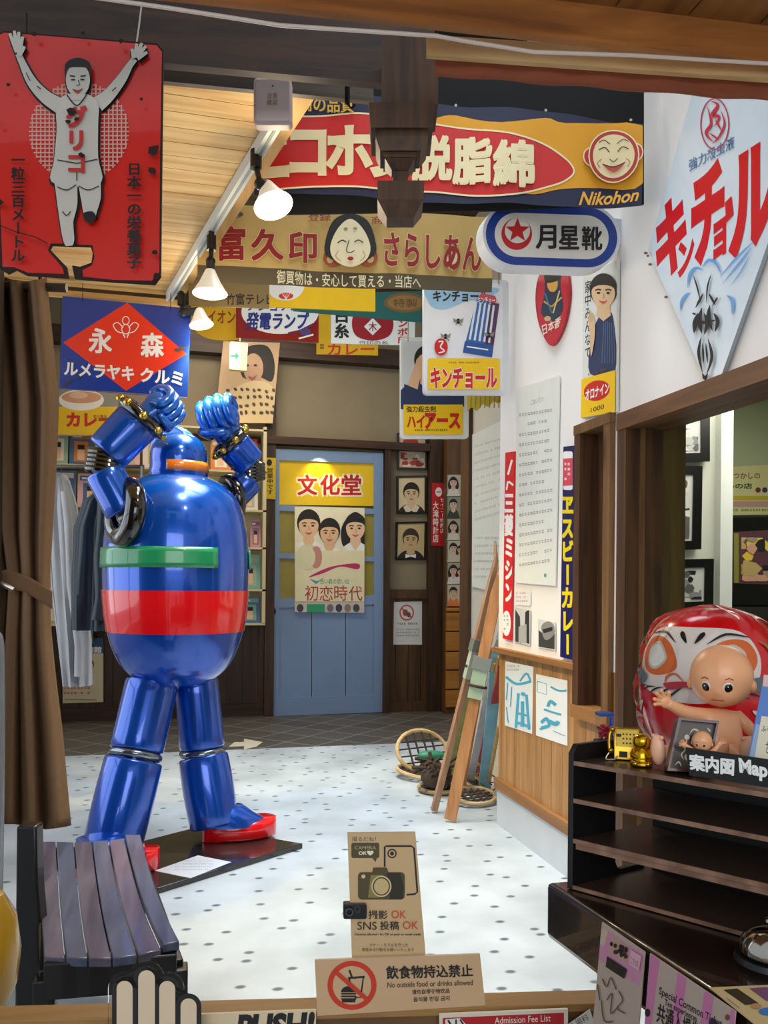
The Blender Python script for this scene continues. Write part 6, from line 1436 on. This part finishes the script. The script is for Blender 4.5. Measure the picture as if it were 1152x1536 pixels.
# end panel with a rounded slot
def ep(u, z): return A0 + e2 * (RD * u) + V((0, 0, z - A0.z))
def slot_panel(off):
    mb = MB(); o = e1 * off
    def pr_(pts): mb.prism([ep(u, z) + o for u, z in pts], e1 * .008, RK)
    zb_ = KZ + .001; z1, z2 = zb_ + .012, zs[0] - .012; us = .58
    pr_([(0, zb_), (us, zb_), (us, zt_), (.06, zt_), (0, zt_ - .012)])
    pr_([(us, zb_), (1, zb_), (1, z1), (us + .08, z1), (us + .03, z1 + .003), (us, z1 + .012)])
    pr_([(us, z2 - .012), (us + .03, z2 - .003), (us + .08, z2), (1, z2), (1, zt_ - .008), (.96, zt_), (us, zt_)])
    return mb
slot_panel(0).build('end_panel', t); slot_panel(RL).build('end_panel', t)
bmd = MB(); bmd.obox(ep(1, KZ + .001) + e1 * .02, e1 * (RL - .01), e2 * .006, (0, 0, zs[0] - KZ + .004), RK); bmd.build('back_panel', t)
for i, z in enumerate(zs):
    th = .006 if i != 3 else .005; dd = e2 * (RD + (.006 if i == 0 else 0))
    if i == 3: z = max(z, KZ + .0065)
    mb = MB(); mb.obox(ep(.015, z - th) + e1 * .009, e1 * (RL - .01), dd - e2 * .004, (0, 0, th), SHB); sh_ = mb.build('shelf', t)
    mb = MB(); mb.obox(ep(.0, z - th) + e1 * .008, e1 * (RL - .008), e2 * .002, (0, 0, th), EDG); mb.build('shelf_edge', sh_)
mb = MB(); z = zs[2]; rr = random.Random(2); zc = z - .006
# thick dark pile of boards under the third shelf edge
mb = MB(); mb.obox(ep(.02, z - .0145) + e1 * .01, e1 * (RL - .02), e2 * (RD - .004), (0, 0, .008), EDG); mb.build('double_shelf', t)
DZ = zs[0]
def on_deck(px, py): return onZ(px, py, DZ)
FLD = V((-.62, -.72, 0)).normalized()          # the toys look out past the viewer's left
# black block with a little candy jar
def placed(px, py, back=0.0):
    q = on_deck(px, py) + e2 * back; q.z = DZ + .0006; return q
s_ = .0009
c = placed(906, 1122); t = thing('candy_jar', 'tiny clear jar of red candies with a blue lid on a black block', 'jar', c)
JX, JY = (_r0 * .9 + _f * .1).normalized(), None; JY = V((-JX.y, JX.x, 0)); px_ = proj(c)[2] / F
mb = MB(); mb.obox(c - JX * 13 * px_ - JY * 10 * px_, JX * 26 * px_, JY * 20 * px_, (0, 0, 12 * px_), pm('#120d0e', .3)); mb.build('block', t, bevel=.0008)
mb = MB(); mb.obox(c - JX * 10 * px_ - JY * 9 * px_ + V((0, 0, 12 * px_)), JX * 21 * px_, JY * 18 * px_, (0, 0, 36 * px_), glass('jar', (.92, .95, 1.0), ior=1.2)); mb.build('glass', t, bevel=.0008)
mb = MB(); r = random.Random(8)
for i in range(46): mb.ball(c + JX * r.uniform(-7.5, 8) * px_ + JY * r.uniform(-6, 6) * px_ + V((0, 0, (14.5 + r.random() * 19) * px_)), 2.4 * px_, pm('#b01830', .3), 8, 6)
mb.build('candies', t)
mb = MB(); mb.obox(c - JX * 11 * px_ - JY * 10 * px_ + V((0, 0, 48 * px_)), JX * 23 * px_, JY * 20 * px_, (0, 0, 5 * px_), pm('#1d4a9a', .35)); mb.build('lid', t, bevel=.0008)
# golden telephone
c = placed(937, 1141); u = proj(c)[2] / F; t = thing('toy_telephone', 'tiny golden payphone with its handset on the rack', 'telephone', c); GD = pm('#b08a2c', .22, .95, var=.08); GD2 = pm('#7a5c18', .3, .9)
TX, TYv = (_r0 * .95 - _f * .25).normalized(), None; TX.z = 0; TX.normalize(); TB = V((-TX.y, TX.x, 0)); TB = TB if TB.dot(_f) > 0 else -TB
def tp(x, y, z): return c + TX * x * u + TB * y * u + V((0, 0, z * u))
mb = MB(); mb.prism([tp(-16, 0, 0), tp(-16, 28, 0), tp(-16, 28, 46), tp(-16, 14, 46), tp(-16, 2, 18)], TX * 38 * u, GD); mb.build('body', t, bevel=.0012)
mb = MB(); mb.prism([tp(-13, 2.4, 20), tp(18, 2.4, 20), tp(18, 12.4, 43), tp(-13, 12.4, 43)], V((0, -.0012, .0004)), pm('#c8a850', .25, .9)); mb.build('dial_plate', t)
mb = MB()
for i in range(4):
    for j in range(3): mb.ball(tp(-2 + i * 5, 3.4 + j * 2.8, 25 + j * 6.2), 1.5 * u, GD2, 8, 6)
mb.obox(tp(-12, 7, 32), TX * 7 * u, TB * .5 * u, (0, 0, 6 * u), pm('#1a1208', .4)); mb.build('keypad', t)
mb = MB(); mb.obox(tp(-8, -.6, 4), TX * 12 * u, TB * 1 * u, (0, 0, 9 * u), pm('#1a1208', .4)); mb.obox(tp(8, -.6, 5), TX * 10 * u, TB * 1 * u, (0, 0, 8 * u), GD2); mb.build('coin_slot', t)
mb = MB(); mb.tube([tp(-19, 6, 44), tp(-22, 3, 38), tp(-23, 0, 26), tp(-22, -2, 14)], [3.0 * u, 2.4 * u, 2.4 * u, 3 * u], GD, 12); mb.ball(tp(-18, 5, 45), 4.6 * u, GD, 12, 8); mb.ball(tp(-20.5, -2, 14), 4.6 * u, GD, 12, 8); mb.build('handset', t)
mb = MB(); mb.tube([tp(-22, -3, 12), tp(-27, -5, 4), tp(-27, -6, -0 + 1.2), tp(-22, -7, 1.2), tp(-14, -4, 1.4), tp(-10, -1, 6)], 1.1 * u, pm('#c8b890', .3, .6), 8); mb.build('cord', t)
# golden figurine
c = placed(962, 1149); u = proj(c)[2] / F; t = thing('gold_figurine', 'tiny golden rounded figurine beside the golden telephone', 'figurine', c); GO = pm('#c8981c', .2, .95, var=.04)
mb = MB(); mb.lathe(c, smooth_prof([(10 * u, 0), (16 * u, 1 * u), (16.5 * u, 5 * u), (13.5 * u, 9 * u), (13 * u, 14 * u), (11.5 * u, 20 * u), (8 * u, 26 * u), (5 * u, 28 * u)], 4), GO, seg=28); mb.build('body', t)
mb = MB(); mb.ball(c + V((0, 0, 36 * u)), 13 * u, GO); mb.ball(c + V((0, 0, 35 * u)) - TB * 12 * u - TX * 2 * u, (3 * u, 4 * u, 2.2 * u), GO, 10, 8); mb.build('head', t)
for k in (-1, 1): mb = MB(); mb.tube([c + TX * k * 11 * u + V((0, 0, 23 * u)), c + TX * k * 13 * u - TB * 5 * u + V((0, 0, 16 * u)), c + TX * k * 5 * u - TB * 12 * u + V((0, 0, 13 * u))], [3.4 * u, 3.6 * u, 2.6 * u], GO, 10); mb.build('arm', t)
mb = MB()
for k in (-1, 1): mb.tube([c + TX * k * 8 * u - TB * 4 * u + V((0, 0, 6 * u)), c + TX * k * 9 * u - TB * 14 * u + V((0, 0, 5 * u))], [5 * u, 4 * u], GO, 12); mb.ball(c + TX * k * 9 * u - TB * 14 * u + V((0, 0, 5 * u)), 4 * u, GO, 10, 8)
mb.build('legs', t)

# ---- dolls: plain bald vinyl baby dolls
VIN = pm('#f0ae7e', .38, coat=.15, var=.03, nscale=30); VIN2 = pm('#f2bc98', .4, var=.03)
def doll(name, label, base, u, fwd, head_c, hr, tor_c, tor_r, hands, feet, shoulders=None):
    """base on the deck, u metres per survey pixel; points given as (right, back, up) in survey pixels from the base"""
    t = thing(name, label, 'doll', base); fw = V(fwd).normalized(); rt = V((-fw.y, fw.x, 0)); 
    if rt.dot(_r) < 0: rt = -rt
    Rr, Bk = _r0, V((_f.x, _f.y, 0))
    Q = lambda p: base + Rr * p[0] * u + Bk * p[1] * u + V((0, 0, p[2] * u))
    # one continuous body: trunk, neck, arms and legs grown from a skinned skeleton
    vs, es, rad = [], [], []
    def add(p, r, par=None):
        vs.append(Q(p)); rad.append(r * u)
        if par is not None: es.append((par, len(vs) - 1))
        return len(vs) - 1
    tx, ty, tz = tor_c; h = tor_r
    pel = add((tx, ty, h * .55), h * .86); bel = add((tx, ty, h * 1.1), h * .95, pel); che = add((tx, ty, h * 1.9), h * .8, bel); nek = add((tx, ty, h * 2.5), h * .45, che)
    for (sh, el, wr) in hands:
        a = add(sh, h * .36, che); b = add(el, h * .33, a); c_ = add(wr, h * .24, b); 
        d = (V(wr) - V(el)).normalized(); e = add(tuple(V(wr) + d * h * .18), h * .25, c_)
    for (kn_, an_) in feet:
        a = add(((tx * .5 + kn_[0] * .5), (ty + kn_[1]) / 2, h * .5), h * .5, pel); b = add(kn_, h * .45, a); add(an_, h * .36, b)
    me = bpy.data.meshes.new('body'); me.from_pydata([v - base for v in vs], es, []); o = bpy.data.objects.new('body', me); COL.objects.link(o); o.parent = t; ORG[o.name] = base
    md = o.modifiers.new('skin', 'SKIN'); md.use_smooth_shade = True
    lay = me.skin_vertices[0].data
    for i, r in enumerate(rad): lay[i].radius = (r, r)
    lay[0].use_root = True
    sb = o.modifiers.new('sub', 'SUBSURF'); sb.levels = 2; sb.render_levels = 2; me.materials.append(VIN)
    # fingers and thumb
    for hi, (sh, el, wr) in enumerate(hands):
        d = (V(wr) - V(el)).normalized(); side = d.cross(V((0, 1, 0))).normalized(); w0 = V(wr) + d * h * .3; mb = MB()
        mb.ball(Q(tuple(V(wr) + d * h * .22)), 1, VIN, 12, 8, ax=((Q(tuple(d)) - base) * h * .34, (Q(tuple(side)) - base) * h * .28, (Q(tuple(d.cross(side))) - base) * h * .16))
        for k in range(4):
            a = (k - 1.5) * .32; dd = (d * cos(a) + side * sin(a)); l = (.5, .58, .55, .45)[k] * h
            p0 = w0 + side * sin(a) * h * .25; mb.tube([Q(tuple(p0)), Q(tuple(p0 + dd * l * .6)), Q(tuple(p0 + dd * l + V((0, -.12 * h, 0))))], [h * .1 * u, h * .1 * u, h * .08 * u], VIN, 8); mb.ball(Q(tuple(p0 + dd * l + V((0, -.12 * h, 0)))), h * .085 * u, VIN, 8, 6)
        p0 = V(wr) + d * h * .08; sgn = -1 if hi == 0 else 1; dd = (d * .5 + side * sgn * .86); mb.tube([Q(tuple(p0)), Q(tuple(p0 + dd * h * .34)), Q(tuple(p0 + dd * h * .5 + V((0, -.1 * h, 0))))], [h * .12 * u, h * .11 * u, h * .09 * u], VIN, 8); mb.ball(Q(tuple(p0 + dd * h * .5 + V((0, -.1 * h, 0)))), h * .095 * u, VIN, 8, 6)
        mb.build('hand', t, angle=80)
    for (kn_, an_) in feet:
        mb = MB(); d = (V(an_) - V(kn_)).normalized(); up = V((0, 0, 1)); up = (up - d * up.dot(d)).normalized(); s2 = d.cross(up)
        cc = V(an_) + d * h * .1 + up * h * .22; mb.ball(Q(tuple(cc)), 1, VIN2, 16, 10, ax=((Q(tuple(d)) - base) * h * .3, (Q(tuple(s2)) - base) * h * .36, (Q(tuple(up)) - base) * h * .68))
        for k in range(5): mb.ball(Q(tuple(cc + up * h * .58 + s2 * (k - 2) * h * .13 - d * h * .03)), h * .1 * u, VIN2, 8, 6)
        mb.build('foot', t, angle=80)
    # head with face
    hc = Q(head_c); R = hr * u; rt = V((-fw.y, fw.x, 0)); rt = rt if rt.dot(_r) > 0 else -rt; up = V((0, 0, 1))
    gs = lambda x, w: math.exp(-(x / w) ** 2)
    def hdir(a, b):   # a to the right of the face, b upward (radians)
        m_ = 1 + .10 * gs(b + .62, .34) * (gs(abs(a) - .62, .42)) + .03 * gs(b + .9, .25) * gs(a, .4) - .05 * gs(b + .28, .2) * gs(abs(a) - .36, .24) + .05 * gs(b + .40, .09) * gs(a, .12) + .04 * gs(b - .35, .5) * gs(a, .8) - .06 * gs(b + 1.25, .4)
        return hc + (rt * sin(a) * cos(b) * .98 + fw * cos(a) * cos(b) * .97 + up * 1.04 * sin(b)) * R * m_
    mb = MB(); mb.rings([[hdir(2 * pi * i / 56, -pi / 2 + pi * j / 36) for i in range(56)] for j in range(1, 36)], VIN)
    for k in (-1, 1): mb.ball(hc + rt * k * R * .95 - up * R * .25, 1, VIN, 14, 10, ax=(rt * R * .12, fw * R * .16, up * R * .2))
    hd_ = mb.build('head', t, angle=80)
    WE_ = pm('#efe6da', .2, coat=.8); DKE = pm('#17110f', .15, coat=1.0)
    mb = MB()
    for k in (-1, 1):
        p = hdir(k * .37, -.26); n = (p - hc).normalized(); s3 = n.cross(up).normalized(); u3 = s3.cross(n); p = p - n * R * .02
        mb.ball(p, 1, WE_, 16, 12, ax=(s3 * R * .18, n * R * .05, u3 * R * .19)); mb.ball(p + n * R * .03, 1, DKE, 16, 12, ax=(s3 * R * .13, n * R * .036, u3 * R * .15)); mb.ball(p + n * R * .062 + u3 * R * .05 + s3 * R * .02, R * .022, WE_, 8, 6)
    mb.build('eyes', hd_)
    mb = MB()
    for k in (-1, 1): mb.tube([hdir(k * .26, .0), hdir(k * .37, .05), hdir(k * .5, .0)], R * .016, pm('#7a4a2c', .6), 6)
    mb.tube([hdir(x, -.70 + .5 * x * x) for x in (-.24, -.12, 0, .12, .24)], R * .02, pm('#a8483c', .5), 6); mb.build('face_paint', hd_)
    return t
dk = placed(1072, 1146, .03); ud = proj(dk)[2] / F
px0, py0, _ = proj(dk)
def mkLP(base, u):
    dd = proj(base)[2]; bk = V((_f.x, _f.y, 0))
    def L(px, py, b=0):
        w = P(px, py, dd + b * u) - base; return (w.dot(_r0) / u, w.dot(bk) / u, w.z / u)
    return L
LP = mkLP(dk, ud)
fwd = (-_f * .86 - _r0 * .5); fwd.z = 0
doll('baby_doll', 'large bald baby doll with open arms sitting before the red daruma', dk, ud, fwd, LP(1082, 1015, 0), 46, (LP(1078, 1146)[0], 0, 0), 33,
     [(LP(1054, 1074, -6), LP(1026, 1068, -16), LP(1004, 1056, -24)), (LP(1108, 1076, 0), LP(1120, 1088, -10), LP(1132, 1100, -14))],
     [(LP(1030, 1124, -26), LP(990, 1132, -44)), (LP(1104, 1130, -24), LP(1118, 1134, -40))])
# picture frame leaning on the doll
fd = placed(1040, 1163, .0)
pt = fd; nv = (-_f * .95 - _r0 * .1 + V((0, 0, .28)))
def art(cv):
    W2 = pm('#c8bca8', .4)
    for pts in ([(1034, 1102), (1040, 1094), (1048, 1098), (1042, 1108)], [(1022, 1118), (1028, 1124), (1022, 1132), (1026, 1140)], [(1032, 1126), (1028, 1136), (1034, 1144)], [(1012, 1148), (1018, 1143), (1022, 1150)], [(1060, 1092), (1066, 1098)]): cv.line(spl(pts, 4, False), 2.6, W2, taper=True)
    cv.disc(1030, 1106, 4, 4, W2)
framed('framed_picture', 'small dark red picture frame leaning in front of the baby doll', [(1018, 1076), (1079, 1081), (1064, 1160), (1001, 1156)], 0, art, 4, '#3a2f22', '#4a1c18', 'picture', None, nv, fd + V((0, 0, .012)))
sd = placed(1053, 1163, .006); us_ = proj(sd)[2] / F; LS = mkLP(sd, us_)
doll('baby_doll', 'small bald baby doll in front of the dark red picture frame', sd, us_, fwd, LS(1053, 1112, 0), 15, (0, 0, 0), 14.5,
     [(LS(1044, 1131, -2), LS(1036, 1124, -5), LS(1029, 1119, -7)), (LS(1064, 1131, -2), LS(1071, 1126, -5), LS(1077, 1119, -6))], [(LS(1046, 1156, -9), LS(1042, 1158, -14)), (LS(1062, 1156, -9), LS(1066, 1158, -14))])
# map sign clipped on the front edge of the rack
fpl = (A0 - ef * .003, ef)
cv = Canvas(*fpl, dz=.0001); cv.panel([(1028, 1121), (1200, 1146), (1200, 1189), (1034, 1163)], pm('#0d0c0d', .35), .002); cv.poly([(1081, 1120), (1098, 1123), (1098, 1130), (1081, 1128)], pm('#0d0c0d', .35)); cv.clip = None
cv.text('案内図', 0, 0, 0, 0, WHT, off=.045, quad=[(1034, 1131), (1101, 1139), (1100, 1163), (1036, 1154)]); cv.text('Map', 0, 0, 0, 0, WHT, off=.045, quad=[(1109, 1138), (1151, 1146), (1150, 1172), (1111, 1164)])
tag(cv.build('map_sign'), 'black map sign with bold white lettering on the front edge of the rack', 'sign')
# booklets standing at the right end of the rack
bp2 = placed(1130, 1176, .006)
cv = Canvas(bp2, (-_f * .9 - _r0 * .3 + V((0, 0, .2)))); cv.panel([(1143, 1029), (1215, 1040), (1200, 1160), (1120, 1150)], pm('#2a6ab8', .4), .004)
cv.poly([(1134, 1086), (1210, 1092), (1205, 1160), (1121, 1150)], pm('#7a9ac0', .4)); cv.poly([(1142, 1074), (1210, 1082), (1206, 1170), (1128, 1160)], pm('#d8cfb4', .5)); cv.text('ふる', 1142, 1089, 1156, 1097, INK, off=.01); cv.text('さと', 1149, 1112, 1158, 1130, INK)
tag(cv.build('booklet'), 'blue booklet with a cream panel standing at the right edge of the rack', 'booklet')
cv = Canvas(bp2 + e2 * .01, (-_f * .9 - _r0 * .3 + V((0, 0, .2)))); cv.panel([(1146, 1012), (1220, 1018), (1210, 1150), (1130, 1146)], pm('#d8b4ac', .5), .003); tag(cv.build('booklet'), 'pinkish booklet mostly hidden behind the blue booklet', 'booklet')
# ---- red daruma in clear wrapping on its dark stand
DD = 1.40; dc = P(1066, 1020, DD); ur = DD / F; zb0 = P(1066, 1118, DD).z
t = thing('daruma', 'big red daruma with a white whiskered face in clear wrapping', 'daruma', V((dc.x, dc.y, zb0)))
DR_ = pm('#d60814', .2, coat=.6, var=.05); fw = V((-_f.x * .78 - _r0.x * .62, -_f.y * .78 - _r0.y * .62, 0)).normalized(); rt = V((-fw.y, fw.x, 0)); rt = rt if rt.dot(_r0) > 0 else -rt
org = V((dc.x, dc.y, 0)); zz = lambda y: 1.30 - (y - 875) * DD / F
dprof = smooth_prof([(0, zz(1118)), (62 * ur, zz(1117)), (82 * ur, zz(1106)), (96 * ur, zz(1075)), (102 * ur, zz(1040)), (101 * ur, zz(1008)), (95 * ur, zz(972)), (82 * ur, zz(942)), (62 * ur, zz(921)), (34 * ur, zz(910)), (0, zz(907))], 5)
mb = MB(); mb.lathe(org, dprof, DR_, seg=56); bd = mb.build('body', t, angle=70)
def drad(z):
    for (r0, z0), (r1, z1) in zip(dprof, dprof[1:]):
        if min(z0, z1) <= z <= max(z0, z1) and abs(z1 - z0) > 1e-9: return r0 + (r1 - r0) * (z - z0) / (z1 - z0)
    return 0
class Wrap:
    """paint laid on the round front of the daruma; x = angle in degrees to the right of its face, y = survey row"""
    def __init__(s): s.mb = MB(); s.k = 0.0006
    def poly(s, pts, m):
        s.k += .0003; b = bmesh.new(); b.faces.new([b.verts.new((x, y, 0)) for x, y in pts]); bmesh.ops.triangulate(b, faces=b.faces[:])
        for _ in range(4):
            es = [e for e in b.edges if e.calc_length() > 6]
            if not es: break
            bmesh.ops.subdivide_edges(b, edges=es, cuts=1); bmesh.ops.triangulate(b, faces=[f for f in b.faces if len(f.verts) > 4])
        b.verts.index_update(); i = s.mb.mi(m); nv = []
        for v in b.verts:
            z = zz(v.co.y); a = radians(v.co.x); nv.append(s.mb.bm.verts.new(org + (fw * cos(a) + rt * sin(a)) * (drad(z) + s.k) + V((0, 0, z))))
        for f in b.faces: s.mb.bm.faces.new([nv[v.index] for v in f.verts]).material_index = i
        b.free()
    def line(s, pts, w, m):
        n = len(pts); L = []; R_ = []
        for i, p in enumerate(pts):
            a = pts[max(i - 1, 0)]; b = pts[min(i + 1, n - 1)]; dx, dy = b[0] - a[0], b[1] - a[1]; l = sqrt(dx * dx + dy * dy) or 1; ww = w / 2 * max(.2, sin(pi * (i + .3) / n))
            L.append((p[0] - dy / l * ww, p[1] + dx / l * ww)); R_.append((p[0] + dy / l * ww, p[1] - dx / l * ww))
        s.poly(L + R_[::-1], m)
wf = Wrap(); FW_ = pm('#e4d8cc', .4, coat=.4); OR_ = pm('#d8641c', .4); KK = pm('#14100e', .4); REDL = pm('#b01c2c', .35); GRYW = pm('#5a6a70', .4)
wf.poly(spl([(-44, 938), (0, 934), (44, 938), (58, 966), (56, 1000), (46, 1024), (0, 1040), (-46, 1024), (-56, 1000), (-58, 966)], 6), FW_)
for k in (-1, 1):
    wf.poly(spl([(k * 10, 992), (k * 16, 964), (k * 30, 950), (k * 48, 952), (k * 54, 976), (k * 44, 1000), (k * 26, 1004)], 5), OR_); wf.poly(spl([(k * 20, 978), (k * 32, 956), (k * 44, 966), (k * 42, 990), (k * 30, 996)], 5), pm('#c8c0b0', .4)); wf.poly(spl([(k * 22, 978), (k * 32, 960), (k * 42, 968), (k * 40, 988), (k * 30, 992)], 5), pm('#eee8dc', .3))
    wf.line(spl([(k * 4, 956), (k * 9, 945), (k * 11, 940)], 5, False), 5, KK); wf.line(spl([(k * 14, 956), (k * 30, 942), (k * 52, 946)], 5, False), 3, KK)
    wf.line(spl([(k * 3, 1010), (k * 10, 1000), (k * 17, 1004), (k * 19, 1014)], 5, False), 3, OR_)
    for j in range(5): wf.line(spl([(k * (4 + j * 8), 1018 + j), (k * (10 + j * 9), 1026 - j), (k * (16 + j * 9.5), 1036 - j * 2)], 4, False), 2.2, KK)
    wf.poly(spl([(k * 40, 1006), (k * 56, 1000), (k * 58, 1014), (k * 46, 1020)], 4), GRYW)
wf.poly(spl([(-18, 1014), (0, 1009), (18, 1014), (12, 1022), (0, 1017), (-12, 1022)], 5), REDL)
wf.mb.build('face', bd)
wf = Wrap(); GDp = pm('#b08a34', .35, .5)
for k in (-1, 1):
    for pts in ([(k * 66, 980), (k * 72, 1000), (k * 68, 1020), (k * 74, 1040)], [(k * 62, 952), (k * 70, 960), (k * 76, 976)], [(k * 58, 1040), (k * 66, 1050), (k * 62, 1062)]): wf.line(spl(pts, 5, False), 4, GDp)
    wf.poly(spl([(k * 48, 1046), (k * 62, 1052), (k * 84, 1070), (k * 80, 1078), (k * 60, 1064)], 4), FW_); wf.line(spl([(k * 52, 1052), (k * 70, 1064), (k * 84, 1078)], 4, False), 2, KK)
wf.mb.build('gold_pattern', bd)
mb = MB(); rr = random.Random(6)
def wrapf(u, v):
    a = 2 * pi * u; z = zz(1117) + (zz(903) - zz(1117)) * v; r = drad(min(max(z, zz(1116)), zz(908.5))) + .006 + .004 * sin(a * 7 + v * 9) + .003 * sin(a * 13 - v * 15)
    if v > .97: r *= .4
    return org + V((cos(a), sin(a), 0)) * r + V((0, 0, z))
mb.grid(wrapf, 60, 30, glass('wrap', (.98, .98, .99), .05, 1.1)); mb.build('clear_wrap', t, angle=80)
mb = MB(); mb.box(dc.x - .05, dc.x + .3, dc.y - .05, dc.y + .06, 0, zb0, pm('#0c0a0a', .5)); tag(mb.build('daruma_stand'), 'black cabinet behind the letter rack carrying the red daruma', 'cabinet')
